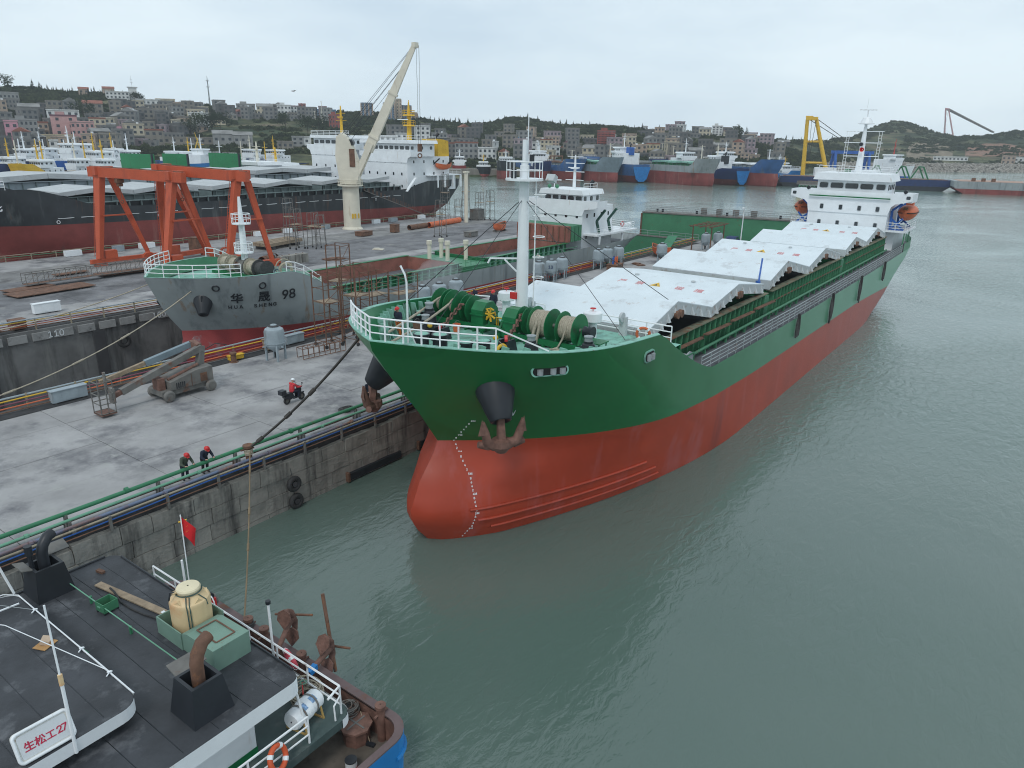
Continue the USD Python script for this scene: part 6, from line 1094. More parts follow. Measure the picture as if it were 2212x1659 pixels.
far_ship('black ship showing a small bright blue stern and tall black funnel', (402, 194), (376, 130), 12, 11, 7.2, 3, m_navy, m_redold, (.70, 2, 4.6, 9), mast=(6, m_crane), covers=[(.2, .5, m_hatchgrey)], group=G, funnel=m_black, transom=True)
x5, L5, h5 = far_ship('blue ship with a red bottom and high bow, rightmost of the laid up row', (381, 112), (414, 178), 12.5, 13, 9, 6.4, m_bluefade, m_redold, (.52, 2, 4.5, 9), derrick=(.13, 9, m_white), covers=[(.22, .45, m_white)], group=G)
# tugs and small ships, left of the laid up row
TG = 'tugs and small craft by the village quay'
far_ship('black coaster with a red bottom seen bow on beside the tugs', (321, 238), (352, 262), 10, 9.5, 6.5, 4.4, m_blackhull, m_redold, (.5, 1, 4, 8), mast=(4, m_white), group=TG, name='small_coaster')
far_ship('white bridged coaster right behind the black bow on coaster', (338, 226), (366, 250), 10, 9.5, 6.5, 4.4, m_navy, m_redold, (.5, 2, 4, 8), mast=(4, m_white), group=TG, name='small_coaster')
far_ship('black tug with a blue wheelhouse', (332, 262), (350, 277), 8, 5.5, 3.6, 1.6, m_black, m_redold, (.35, 1, 2.8, 6), mast=(4, m_yellow), group=TG, name='tug', wmat=m_white)
far_ship('red hulled tug with a white wheelhouse and red lifebuoy rings', (327, 276), (346, 291), 8, 5.8, 3.6, 1.6, paint('tug_red', (.22, .03, .03), .5), m_redold, (.35, 2, 2.8, 6), mast=(4, m_white), group=TG, name='tug')
far_ship('blue roofed white tug nearest the black ship\'s stern', (322, 286), (341, 301), 8, 5.5, 3.6, 1.6, m_navy, m_redold, (.35, 2, 2.8, 6), mast=(4, m_white), group=TG, name='tug')
# left basin: fishing vessels and research ships beyond the rafted ships
def trawler(label, px, py_water, y, L, rz, hull_m, hs=(.5, 1, 3.2, 9), mast_m=None, B=8.5, bow=8, deck=5.2, boom=None, wm=None, house_m=None, mh=7):
    p = aty(px, py_water, 300 + (y - 235) * .85); p[2] = 0; a = math.radians(rz); d = np.array([math.cos(a), math.sin(a)])
    q = p[:2] - d * L * .5; t, h, e = coaster('fishing_vessel', label, (q[0], q[1], 0), a, L, B, bow, deck, 1.8, hull_m, m_redold, 'fishing vessel', 'vessels crowded in the left basin', fc_len=L * .2, zmin=-1)
    f, lv, yw, dep = hs; zt, zr = house(t, f * L, yw, deck - .9, lv, yw + .6, dep, yw * .9, 2.5, 2.2, nwin=3, wnum=5, mat=house_m, roof_mat=m_white); ship_mast(t, f * L + 2, 0, zr, zr + mh, mast_m or m_white, .35, yards=((.4, 1.6), (.7, 1.4)))
    obj('goal_mast', MB().tube([(L * .3, 0, deck), (L * .3, 0, deck + 11)], [.4, .2], 8).bar((L * .3, -1.8, deck + 8), (L * .3, 1.8, deck + 8), .25), mast_m or m_yellow, t)
    bow_rail(t, h, e, L * .1, 5); 
    for k in range(3): obj('net_heap', MB().tm(trimesh.creation.icosphere(1, 1.1)).xf(np.diag([1.3, 1, .5]), (L * (.16 + .06 * k), 1.5 - k, deck)), m_greenold if k % 2 else m_rope, t)
    if boom: obj('boom', MB().bar((L * boom[0], 0, deck + 1), (L * boom[0] + boom[1], 0, deck + boom[2]), .5, .5, .25, .25), m_yellow, t)
    return t
for a in (('navy fishing vessel with white railing in the far left corner', 22, 398, 235, 44, 12, m_navy, (.72, 1, 3.4, 9), m_yellow), ('white wheelhouse trawler with a yellow mast at the left edge', 48, 382, 275, 38, 8, m_navy, (.35, 1, 3.6, 10), m_yellow), ('trawler with a tall cream mast and lookout', 98, 392, 245, 42, 5, m_navy, (.75, 1, 3.4, 9), m_crane),
          ('long yellow decked trawler in front of the white patrol ship', 150, 392, 238, 40, 3, m_yellow, (.8, 1, 3.2, 8), m_yellow), ('blue cabin trawler behind the tall cream mast', 92, 375, 310, 40, 10, m_blue, (.3, 2, 3.8, 10), m_white), ('white decked vessel with a blue awning', 128, 372, 330, 42, 6, m_navy, (.3, 2, 4.2, 12), m_white),
          ('navy blue hulled vessel with lettering on its side', 152, 378, 300, 46, 4, m_navy, (.55, 2, 3.8, 9), m_white), ('big white patrol ship with a lattice mast', 200, 376, 290, 52, 7, m_white, (.3, 3, 4.4, 16), m_white), ('white wheelhouse vessel behind the left gantry crane girder', 232, 378, 262, 40, 3, m_blue, (.35, 2, 4.2, 12), m_yellow),
          ('white vessel with a domed aerial left of the green panels', 292, 374, 275, 40, 2, m_blue, (.4, 2, 3.8, 9), m_white), ('white launch with two yellow masts behind the gantry', 255, 370, 315, 34, 5, m_navy, (.4, 2, 3.6, 9), m_yellow)):
    trawler(*a, deck=6.0, bow=9)
trawler('blue and red vessel left of the brightest blue one, with a crane boom', 395, 373, 330, 46, 200, m_bluefade, (.55, 1, 3.8, 9), m_white, deck=7, bow=10, boom=(.3, -6, 11)); trawler('dark blue vessel between the two other blue hulls', 418, 374, 322, 46, 205, m_bluefade, (.5, 1, 3.8, 9), m_yellow, deck=7, bow=10, boom=(.28, 5, 14))
trawler('brightest blue vessel with a white wheelhouse beside open water', 458, 374, 312, 46, 205, m_blueb, (.62, 2, 3.8, 9), m_white, deck=6, bow=9.5); trawler('cream masted vessel behind the low rafted coasters', 552, 374, 300, 44, 10, m_navy, (.4, 2, 4, 10), m_crane, deck=6, bow=9); trawler('white cabin vessel half hidden by the tallest rafted bridge', 602, 376, 285, 42, 8, m_navy, (.4, 2, 4, 10), m_yellow, deck=6, bow=9)
# right background: floating cranes, barges
def barge(label, bow, stern, B, z, hull_m, bot_m, deck_m, name='barge', rake=.06):
    b = np.array(bow, float); s = np.array(stern, float); L = np.linalg.norm(s - b); rz = math.atan2(s[1] - b[1], s[0] - b[0]); t = thing(name, label, 'barge', (b[0], b[1], 0), rz)
    obj('hull_side', MB().prism_y([(0, z), (L, z), (L, z * .4), (L * (1 - .01), z * .4), (L * .01, z * .4), (0, z * .55)], -B / 2, B / 2), hull_m, t); obj('bottom_band', MB().prism_y([(.3, z * .395), (L - .3, z * .395), (L * (1 - rake * .6), -1), (L * rake, -1)], -B / 2 + .03, B / 2 - .03), bot_m, t)
    obj('deck_load', MB().box2((L * .02, -B / 2 + .3, z + .004), (L * .98, B / 2 - .3, z + .1)), deck_m, t); return t, L
tb, LB = barge('long grey deck barge with a ramp tower at the right edge', (416, 42), (440, -60), 22, 5.5, m_greyhull, m_redold, paint('pinkish_sand_deck', (.36, .24, .19), .9, var=.15), 'deck_barge')
obj('ramp_house', MB().prism_y([(28, 5.6), (34, 11.5), (70, 11.5), (74, 5.6)], -11, -6), m_greyhull, tb); obj('side_bulge', MB().prism_y([(30, 1), (46, 5.4), (90, 5.4), (90, 1)], -11.6, -11.02), m_greyblue, tb)
for x in (8, 12, 16): obj('deck_winch', MB().box((x, -8, 6.3), (1.6, 1.6, 1.5)), m_rust, tb)
tb, LB = barge('black barge with green gantries right of the white bridge', (424, 44), (398, 118), 14, 5.2, m_navy, m_black, m_rust, 'work_barge')
for x in (10, 18, 30): obj('green_frame', MB().bar((x, -5, 5), (x + 3, -5, 11), .6).bar((x + 6, -5, 5), (x + 3, -5, 11), .6).bar((x, 5, 5), (x + 3, 5, 11), .6).bar((x + 3, -5, 11), (x + 3, 5, 11), .6), m_greenin, tb)
obj('green_tank', MB().cyl((46, -3, 7), (46, 3, 7), 2.2, n=14), m_greenin, tb); obj('deck_house', MB().box2((52, -4, 5.2), (62, 4, 9.5)), m_white, tb)
tb, LB = barge('dark muddy barge under the yellow floating crane', (402, 126), (398, 86), 12, 3.0, m_steel, m_black, m_rust, 'mud_barge')
for k in range(6): obj('mud_heap', MB().tm(trimesh.creation.icosphere(1, 1.8)).xf(np.diag([1.2, 1, .6]), (5 + 6 * k, (k % 3 - 1) * 2, 3.1)), m_brown, tb)
t, _ = barge('small grey workboat fendered with tyres', (366, 99), (372, 80), 6, 2.4, m_greenold, m_black, m_steel, 'tyre_boat'); obj('wheelhouse', MB().box2((10, -2, 2.4), (15, 2, 5.2)), m_greyblue, t)
for x in np.arange(1, 19, 1.6): obj('tyre', MB().torus((x, -3.12, 1.7), .5, .2, (0, 1, 0), 12, 6), m_rubber, t)
def sheerlegs(label, base_px, top_px, rng, mat, w0, w1, back_px, name='floating_crane', ties=(.63, .27)):
    d = ray(*base_px); d = d[:2] / np.linalg.norm(d[:2]); c = d * rng; u = np.array([d[1], -d[0]]); dt = ray(*top_px); zt = CAM_Z + rng * dt[2] / np.linalg.norm(dt[:2]); off = np.dot(dt[:2] / np.linalg.norm(dt[:2]) * rng - c, u)
    t = thing(name, label, 'floating crane', (c[0], c[1], 0)); P = lambda a, z, f=0: np.array([*(u * a + d * f), z])
    obj('pontoon', MB().box((0, 0, 1), (30, 16, 3), rz=math.atan2(u[1], u[0])), m_steel, t)
    for s in (-1, 1): obj('leg', MB().tube([P(s * w0, 2.5), P(off + s * w1, zt)], [1.25, 1.0], 10), mat, t, smooth=50)
    for k in ties: obj('cross_tube', MB().cyl(P(-w0 + (off - w1 + w0) * k, 2.5 + (zt - 2.5) * k), P(w0 + (off + w1 - w0) * k, 2.5 + (zt - 2.5) * k), .6, n=8), mat, t)
    obj('head', MB().bar(P(off - w1 - .8, zt + .4), P(off + w1 + .8, zt + .4), 2.2, 1.8).bar(P(off - w1 - 1, zt + 1.4), P(off + .5, zt + 1.4), 1.6, .8), mat, t)
    db = ray(*back_px); b = db[:2] / np.linalg.norm(db[:2]) * (rng + 14) - c; zb = CAM_Z + (rng + 14) * db[2] / np.linalg.norm(db[:2])
    for s in (-1, 1): obj('back_stay', MB().cyl(P(off + s * w1, zt + .5), np.array([*(b + u * s * .8), zb]), 1.1 if mat is not m_yellow else .2, n=5), m_steel, t)
    obj('hoist_wire', MB().cyl(P(off, zt, -2), P(off + 1, zt * .35, -4), .12, n=4).cyl(P(off + w1, zt, -2), P(off + 1.4, zt * .35, -4), .12, n=4), m_black, t); return t
sheerlegs('yellow A-frame floating crane standing high over the anchored barges', (1763, 366), (1754, 258), 455, m_yellow, 6.6, 2.3, (1846, 318))
def blue_gantry():
    a, b = at(1796, 376, 0) * .82, at(1868, 378, 0) * .82; a[2] = b[2] = 0; t = thing('blue_gantry', 'blue steel gantry half hidden behind the white main mast', 'gantry', (0, 0, 0)); z = 20.5 - .0; top = 16.5
    for p in (a, b):
        for s in (-1, 1): obj('leg', MB().bar(p + FWD * s * 5, p + FWD * s * 1.5 + [0, 0, top], 1.3, 1.3), m_blue, t)
    d = (b - a) / np.linalg.norm(b - a); obj('lattice_beam', MB().bar(a - d * 2 + [0, 0, top], b + d * 3 + [0, 0, top], 1.8, 1.8), m_blue, t); obj('pontoon', MB().box((a + b) / 2 + [0, 0, 1], (34, 14, 3), rz=math.atan2(d[1], d[0])), m_navy, t)
blue_gantry()
far_ship('white ship with a red mast moored behind the green ship\'s bridge', (520, 74), (530, 104), 11, 9, 6, 3, m_white, m_blue, (.3, 3, 4.4, 14), mast=(9, m_redbright), group=None, name='white_ship'); far_ship('white passenger boat left of the yellow floating crane', (470, 128), (500, 168), 9, 7, 5, 2, m_white, m_blue, (.3, 1, 3.6, 18), mast=(5, m_white), name='passenger_boat')
far_ship('blue and white workboat beside the yellow crane leg', (452, 122), (470, 148), 8, 6, 4, 2, m_blueb, m_navy, (.4, 1, 3, 8), mast=(5, m_yellow), name='work_boat_afloat')
sheerlegs('distant pink and white lattice floating crane beyond the right hills', (2062, 300), (2046, 236), 1350, paint('pale_pink_steel', (.42, .25, .26), .6), 9, 2, (2146, 286), 'distant_crane', ties=(.5,))
# ================================================================ the village on the hills
ZR = {1: (0, 300, 504), 2: (504, 300, 504), 3: (1008, 350, 504), 4: (1500, 400, 504), 5: (2004, 420, 504), 6: (2508, 420, 504), 7: (3024, 350, 1008)}
def Nz(k, x, y): x0, y0, w = ZR[k]; return (x0 + x * w / 2212) * .5486, (y0 + y * w / 2212) * .5486
WALLC = {'grey': (.17, .17, .165), 'lgrey': (.24, .245, .24), 'dgrey': (.10, .10, .10), 'pink': (.46, .27, .26), 'rose': (.48, .25, .30), 'white': (.55, .56, .55), 'cream': (.45, .40, .30), 'yellow': (.42, .36, .24), 'red': (.26, .07, .06), 'stone': (.20, .185, .16), 'bluegl': (.12, .18, .25), 'tan': (.36, .28, .22), 'mauve': (.30, .24, .26)}
for k, c in WALLC.items(): WALLC[k] = (paint('village_wall_' + k, c, .85, var=.14, scale=.25, dirt=tuple(np.array(c) * .55), dirt_amt=.35, dirt_scale=.3, streak=True), k)
m_tile = paint('red_roof_tile', (.22, .085, .06), .8, var=.25, scale=.5); m_rooff = paint('flat_roof_concrete', (.20, .20, .195), .9, var=.3, scale=.2); m_purple = paint('purple_parapet_tile', (.13, .055, .075), .7, var=.2); m_bluetin = paint('blue_tin_roof', (.06, .16, .27), .5, var=.15)
m_win = paint('village_window', (.045, .055, .065), .25, var=.4, scale=.8); m_bark = paint('bark', (.06, .045, .035), .9, var=.3)
PLACED = []
def village_house(base, w, d, h, wall, label, floors, cols, roof='flat', rz=None, group=None, single=True, name='house', extra=None, cat='house', fill=None):
    base = np.array(base, float); b = math.atan2(base[1], base[0]); rz = (b + math.pi) if rz is None else rz       # local +x looks back to the harbour
    PLACED.append((base[0], base[1], max(w, d) * .55)); t = thing(name, label, cat, base, rz, group); mt = WALLC[wall][0]
    obj('wall', MB().box2((-d / 2, -w / 2, -4), (d / 2, w / 2, h)), mt, t)
    if roof == 'gable':
        obj('roof', MB().prism_x([(-w / 2 - .35, h + .01), (w / 2 + .35, h + .01), (0, h + w * .22 + .6)], -d / 2 - .3, d / 2 + .3) if w < d * 1.3 else MB().prism_y([(-d / 2 - .35, h + .01), (d / 2 + .35, h + .01), (0, h + d * .2 + .6)], -w / 2 - .3, w / 2 + .3), m_tile if fill is None else fill, t)
    else:
        rm = fill or m_rooff; obj('roof', MB().box2((-d / 2 - .2, -w / 2 - .2, h + .01), (d / 2 + .2, w / 2 + .2, h + .22)), rm, t)
        pp = MB()
        for lo, hi in (((d / 2 - .1, -w / 2 - .2), (d / 2 + .2, w / 2 + .2)), ((-d / 2 - .2, -w / 2 - .2), (-d / 2 + .1, w / 2 + .2)), ((-d / 2 + .1, w / 2 - .1), (d / 2 - .1, w / 2 + .2)), ((-d / 2 + .1, -w / 2 - .2), (d / 2 - .1, -w / 2 + .1))): pp.box2((*lo, h + .22), (*hi, h + .85))
        obj('parapet', pp, rm if fill else mt, t)
    fh = h / floors; cw = w / cols; wb = MB()
    for f in range(floors):
        for c in range(cols):
            y, z = -w / 2 + (c + .5) * cw, f * fh + fh * .55; ww, hh = min(1.7, cw * .5), min(1.6, fh * .52)
            if single: obj('window', MB().box2((d / 2 - .1, y - ww / 2, z - hh / 2), (d / 2 + .05, y + ww / 2, z + hh / 2)), m_win, t)
            else: wb.box2((d / 2 - .1, y - ww / 2, z - hh / 2), (d / 2 + .05, y + ww / 2, z + hh / 2))
            if c < max(1, int(d / 5)):
                for s in (-1, 1): wb.box2((-d / 2 + (c + .6) * d / max(1, int(d / 5)) - .6 - .3, s * w / 2 - .06, z - hh / 2), (-d / 2 + (c + .6) * d / max(1, int(d / 5)) - .6 + .7, s * w / 2 + .06, z + hh / 2))
    if wb.V: obj('side_windows' if single else 'windows', wb, m_win, t, kind='stuff')
    for e in (extra or ()):
        if e == 'stair': obj('stair_head', MB().box2((-d * .3, -w * .3, h + .2), (d * .1, w * .05, h + 2.6)), mt, t)
        if e == 'balcony':
            for f in range(1, floors): obj('balcony', MB().box2((d / 2, -w * .42, f * fh - .1), (d / 2 + 1.1, w * .42, f * fh + .05)).box2((d / 2 + 1.0, -w * .42, f * fh + .05), (d / 2 + 1.1, w * .42, f * fh + .9)), mt, t)
        if e == 'tank': obj('water_tank', MB().cyl((0, w * .25, h + .3), (0, w * .25, h + 1.7), .7, n=10), m_white, t)
        if e == 'tower': obj('tower', MB().box2((-d * .3, w * .5 - .2, -2), (d * .3, w * .85, h * 1.8)).box2((-d * .35, w * .45, h * 1.8), (d * .35, w * .9, h * 1.9)), mt, t); obj('aerial', MB().bar((0, w * .67, h * 1.9), (0, w * .67, h * 3.6), .7, .7, .2, .2).box((0, w * .67, h * 2.6), (2, 2, .4)).box((0, w * .67, h * 3.0), (1.5, 1.5, .4)), m_white, t)
    return t
def from_photo(k, xl, xr, yb, yt, wall, label, floors, cols, **kw):
    px, py = Nz(k, (xl + xr) / 2, yb); p = on_hill(px, py)
    if p is None: p = on_hill(px, py + 6)
    if p is None: return
    s = np.linalg.norm(p - CAM) / F_PX * .5486 * ZR[k][2] / 2212; w, h = (xr - xl) * s, (yb - yt) * s
    return village_house(p, w, kw.pop('depth', min(max(w * .7, 6), 14)), h, wall, label, floors, cols, **kw)
V = from_photo
for a in ((1, 1010, 1330, 1150, 800, 'pink', 'tall left wing of the salmon pink building with a purple parapet', 4, 2, dict(fill=m_purple, extra=('stair',))), (1, 1330, 1620, 1150, 880, 'pink', 'long lower right wing of the salmon pink building', 3, 5, dict()), (1, 1620, 1830, 1060, 810, 'cream', 'cream four storey house right of the salmon pink building', 3, 3, dict(fill=m_tile)), (1, 1830, 2000, 1060, 880, 'white', 'white house with dark balconies right of the cream one', 2, 2, dict(extra=('balcony',))),
          (1, 185, 345, 1230, 900, 'rose', 'narrow rose pink house at the left by the water', 3, 2, dict()), (1, 330, 640, 1190, 870, 'lgrey', 'broad grey apartment house beside the rose pink one', 4, 6, dict(extra=('stair',))), (1, 0, 180, 1210, 900, 'dgrey', 'dark blank walled block at the left edge', 2, 2, dict()), (1, 640, 830, 1060, 870, 'tan', 'small reddish house with balconies above the cream shed', 2, 3, dict(fill=m_tile, extra=('balcony',))), (1, 830, 1020, 1050, 820, 'grey', 'grey house with four upper windows left of the salmon building', 3, 3, dict()),
          (1, 680, 1180, 1200, 1070, 'yellow', 'long low yellowish shed on the waterfront', 1, 6, dict()), (1, 920, 1310, 800, 650, 'white', 'white house with a terrace half way up the left hill', 2, 5, dict()), (1, 2030, 2212, 1120, 980, 'rose', 'small pink house right of the white balconied one', 2, 3, dict(extra=('stair',))), (1, 0, 270, 420, 330, 'lgrey', 'pale grey school block high at the left edge', 1, 6, dict()), (1, 0, 280, 560, 450, 'grey', 'grey block just below the pale school block', 2, 7, dict()),
          (1, 1390, 1520, 320, 250, 'tan', 'small tan roofed pavilion on the left ridge', 1, 2, dict(roof='gable')), (1, 1810, 1960, 330, 245, 'tan', 'tan pyramid roofed house on the ridge left of the white hilltop building', 1, 2, dict(roof='gable')), (1, 1890, 2190, 400, 310, 'white', 'white hilltop building with an aerial tower', 2, 6, dict(extra=('tower',))), (1, 400, 650, 680, 570, 'grey', 'grey barrel roofed hall on the left hillside', 1, 2, dict(roof='gable', fill=m_rooff)), (1, 700, 830, 640, 520, 'dgrey', 'tall dark unfinished house on the left hillside', 3, 2, dict()), (1, 1500, 1750, 660, 520, 'stone', 'gabled stone house with a small window under the left ridge', 2, 3, dict(roof='gable')),
          (2, 200, 520, 510, 440, 'white', 'white flat roofed house on the crest right of the hilltop building', 1, 5, dict()), (2, 520, 780, 480, 425, 'cream', 'long cream house on the crest', 1, 5, dict()), (2, 780, 990, 470, 430, 'tan', 'pink tinged house at the end of the crest row', 1, 3, dict()), (2, 350, 600, 1180, 985, 'stone', 'three window wide stone house above the green panels', 2, 3, dict(fill=m_tile)), (2, 600, 930, 1080, 1010, 'grey', 'low grey house with yellow pillars on the waterfront', 1, 6, dict()), (2, 610, 1500, 1170, 1090, 'stone', 'long grey retaining row below the pillared house', 1, 9, dict(depth=5)), (2, 1510, 1800, 1200, 1030, 'lgrey', 'grey barn with a rounded gable near the blue ships', 1, 3, dict(roof='gable', fill=m_rooff)), (2, 1860, 2140, 1200, 1050, 'lgrey', 'second grey barn at the right of the first', 1, 3, dict(roof='gable', fill=m_rooff)), (2, 1910, 2180, 640, 520, 'lgrey', 'pale two part house at the right end of the left ridge', 2, 4, dict(extra=('stair',))), (2, 590, 700, 690, 600, 'white', 'house with two white slab edges on the left hillside', 2, 2, dict()), (2, 1410, 1660, 830, 790, 'cream', 'low cream roofed shed above the dark grove', 1, 4, dict()), (2, 1110, 1300, 850, 800, 'lgrey', 'low light house with white tanks on the roof', 1, 4, dict(extra=('tank',))),
          (3, 40, 280, 450, 330, 'cream', 'cream hipped house on the skyline right of the mast', 2, 4, dict(roof='gable', fill=m_rooff)), (3, 390, 600, 450, 320, 'white', 'white villa on the skyline', 2, 4, dict(extra=('stair',))), (3, 560, 760, 380, 280, 'white', 'white upper villa with a dark roof edge behind the first villa', 2, 4, dict(fill=m_purple)), (3, 750, 860, 400, 295, 'red', 'red brick house joined to the villas', 2, 2, dict()), (3, 870, 1350, 390, 335, 'bluegl', 'long blue roofed hall on the skyline', 1, 7, dict(fill=m_bluetin)), (3, 1280, 1470, 680, 490, 'red', 'red brick house on the slope left of the cream crane', 3, 4, dict(extra=('stair',))), (3, 640, 820, 980, 860, 'lgrey', 'blue grey house below the terraces', 2, 2, dict()), (3, 815, 950, 970, 860, 'white', 'house with a big green window right of the blue grey one', 1, 1, dict()), (3, 390, 630, 1030, 940, 'stone', 'grey stone house with two windows on the left of the blue grey one', 1, 3, dict()),
          (4, 1290, 1665, 990, 745, 'lgrey', 'big grey apartment house with a red roof edge behind the tugs', 3, 5, dict(fill=m_tile)), (4, 1000, 1290, 980, 750, 'grey', 'grey house left of the big apartment house', 3, 4, dict(fill=m_tile)), (4, 1690, 1985, 990, 830, 'white', 'white two storey house with dark balconies right of the apartment house', 2, 4, dict()), (4, 2030, 2212, 960, 880, 'cream', 'cream house with arched dormers by the shore', 1, 3, dict(roof='gable')), (4, 2110, 2212, 780, 640, 'mauve', 'mauve house with a blue roof', 2, 2, dict(fill=m_bluetin)), (5, 0, 160, 690, 560, 'mauve', 'pinkish house with a blue hipped roof', 2, 3, dict(fill=m_bluetin)), (5, 320, 540, 790, 640, 'white', 'white house with two upper windows behind the rusty derrick ship', 2, 3, dict(extra=('tank',))), (5, 545, 740, 790, 600, 'cream', 'taller cream house left of the stepped tan block', 3, 3, dict(fill=m_tile)), (5, 630, 860, 700, 545, 'tan', 'stepped tan block near the centre of the shore', 3, 4, dict()),
          (5, 940, 1100, 760, 640, 'mauve', 'mauve villa with a purple pagoda roof', 2, 2, dict(roof='gable', fill=m_purple)), (5, 1530, 1815, 670, 455, 'red', 'tall red apartment tower with white balconies', 6, 5, dict(extra=('balcony', 'stair'))), (5, 1310, 1560, 800, 680, 'lgrey', 'pale house with three windows below the red tower', 2, 5, dict()), (5, 1000, 1300, 860, 760, 'grey', 'grey house with two white framed windows by the shore', 1, 4, dict()), (5, 1180, 1300, 830, 730, 'stone', 'stone house with one white framed window', 1, 2, dict()), (5, 1800, 1990, 880, 720, 'stone', 'plain stone block right of the red tower', 2, 3, dict()), (6, 310, 490, 650, 540, 'cream', 'cream house with a dark wide window left of centre right', 2, 3, dict()), (6, 170, 380, 745, 660, 'yellow', 'yellowish house with four windows above the white sterned ship', 1, 4, dict(fill=m_tile)), (6, 560, 740, 680, 580, 'cream', 'cream house with a stepped top beside white poles', 2, 3, dict(extra=('stair',))), (6, 1050, 1280, 860, 610, 'dgrey', 'tall dark stone house above the grey ship', 3, 4, dict()), (6, 1300, 1460, 500, 365, 'white', 'tall white house with dark windows highest on the right skyline', 4, 3, dict(extra=('stair',))), (6, 1500, 1660, 540, 435, 'cream', 'cream house with a red roof edge on the right skyline', 3, 3, dict(fill=m_purple)), (6, 1850, 2060, 550, 475, 'white', 'long white house with a dark roof edge at the right end of the skyline', 1, 5, dict(fill=m_purple)), (6, 2050, 2130, 540, 480, 'red', 'narrow reddish house at the very end of the skyline row', 1, 1, dict()), (6, 1125, 1265, 470, 410, 'bluegl', 'blue tin roofed house on the right skyline', 1, 3, dict(fill=m_bluetin)), (6, 1440, 1700, 690, 585, 'stone', 'broad plain stone house below the white skyline house', 2, 3, dict()), (6, 1790, 1920, 920, 830, 'tan', 'small tan house low on the right shore', 2, 2, dict()), (6, 90, 180, 400, 355, 'white', 'left of two small white houses on the wooded crest', 1, 3, dict()), (6, 230, 320, 400, 355, 'white', 'right of two small white houses on the wooded crest', 1, 3, dict()), (7, 1465, 1680, 620, 597, 'white', 'row of white site huts below the quarried hill', 1, 9, dict(depth=6)), (7, 2110, 2212, 635, 605, 'white', 'white sheds at the far right shore', 1, 4, dict()), (7, 0, 110, 600, 560, 'grey', 'low grey house left of the yellow crane leg', 1, 3, dict()), (7, 2030, 2110, 650, 600, 'tan', 'tan block on the far right shore', 2, 3, dict())):
    V(*a[:-1], **a[-1])
# the glass topped hilltop complex behind the tower crane
for k, (kk, xl, xr, yb, yt, w, lab) in enumerate(((3, 1830, 2010, 470, 290, 'bluegl', 'left glass block of the hilltop complex seen through the crane wires'), (4, 60, 235, 290, 70, 'bluegl', 'glass block of the hilltop complex just right of the crane jib'), (4, 230, 350, 290, 15, 'cream', 'tallest round topped tower of the hilltop complex'), (4, 340, 520, 290, 110, 'bluegl', 'right glass block of the hilltop complex'), (4, 520, 620, 290, 215, 'tan', 'low tan annex right of the hilltop complex'))):
    px, py = Nz(kk, (xl + xr) / 2, yb); p = on_hill(px, py) 
    if p is None: b = bearing(px, py); R = np.interp(b, T_B, T_R); p = np.array([R * math.cos(b), R * math.sin(b), float(hill(np.array(b), np.array(R)))])
    s = np.linalg.norm(p - CAM) / F_PX * .5486 * ZR[kk][2] / 2212; t = village_house(p, (xr - xl) * s, 12, (yb - yt) * s, w, lab, 6, 5, name='apartment_block', cat='building', single=False)
    for j in range(4): obj('pillar', MB().box2((6.02, -(xr - xl) * s / 2 + j * (xr - xl) * s / 3 - .5, 0), (6.5, -(xr - xl) * s / 2 + j * (xr - xl) * s / 3 + .5, (yb - yt) * s)), WALLC['tan'][0], t)
# the many other grey houses crowded between them
rg = np.random.default_rng(21); n_fill = 0
AREAS = [((0, 245), (248, 338), 44, 'left hillside'), ((245, 440), (236, 318), 58, 'hillside behind the gantry cranes'), ((470, 600), (240, 262), 8, 'hillside left of the cream crane'), ((820, 1120), (285, 345), 30, 'shore behind the black ship'), ((1110, 1480), (300, 352), 46, 'shore behind the laid up ships'), ((1380, 1700), (285, 345), 40, 'right hillside'), ((560, 720), (236, 262), 10, 'left skyline')]
for (xa, xb), (ya, yb), n, where in AREAS:
    made = 0
    for _ in range(n * 14):
        if made >= n: break
        px, py = rg.uniform(xa, xb), rg.uniform(ya, yb); p = on_hill(px, py)
        if p is None: continue
        w, d = rg.uniform(6, 11.5), rg.uniform(6, 9)
        if any((p[0] - q[0]) ** 2 + (p[1] - q[1]) ** 2 < (q[2] + w * .5) ** 2 for q in PLACED): continue
        wl = ['grey', 'stone', 'dgrey', 'lgrey', 'grey', 'stone', 'dgrey', 'grey', 'tan', 'white', 'cream', 'mauve'][rg.integers(12)]; fl = int(rg.integers(1, 4)); col = {'grey': 'grey', 'stone': 'brownish stone', 'dgrey': 'dark grey', 'lgrey': 'light grey', 'tan': 'tan', 'white': 'white', 'cream': 'cream', 'mauve': 'mauve'}[wl]
        gb = rg.random() < .10; kind = f"{col} {'gabled' if gb else 'flat roofed'} {['one', 'two', 'three'][fl - 1]} storey house"
        village_house(p, w, d, fl * 3.0, wl, f'{kind} on the {where}', fl, max(1, int(w / 2.8)), roof='gable' if gb else 'flat', rz=math.atan2(p[1], p[0]) + math.pi + rg.uniform(-.5, .5), group=f'{kind}s on the {where}', single=False, fill=(m_rooff if rg.random() < .7 else m_tile) if gb else None, extra=('tank',) if rg.random() < .12 else None); made += 1
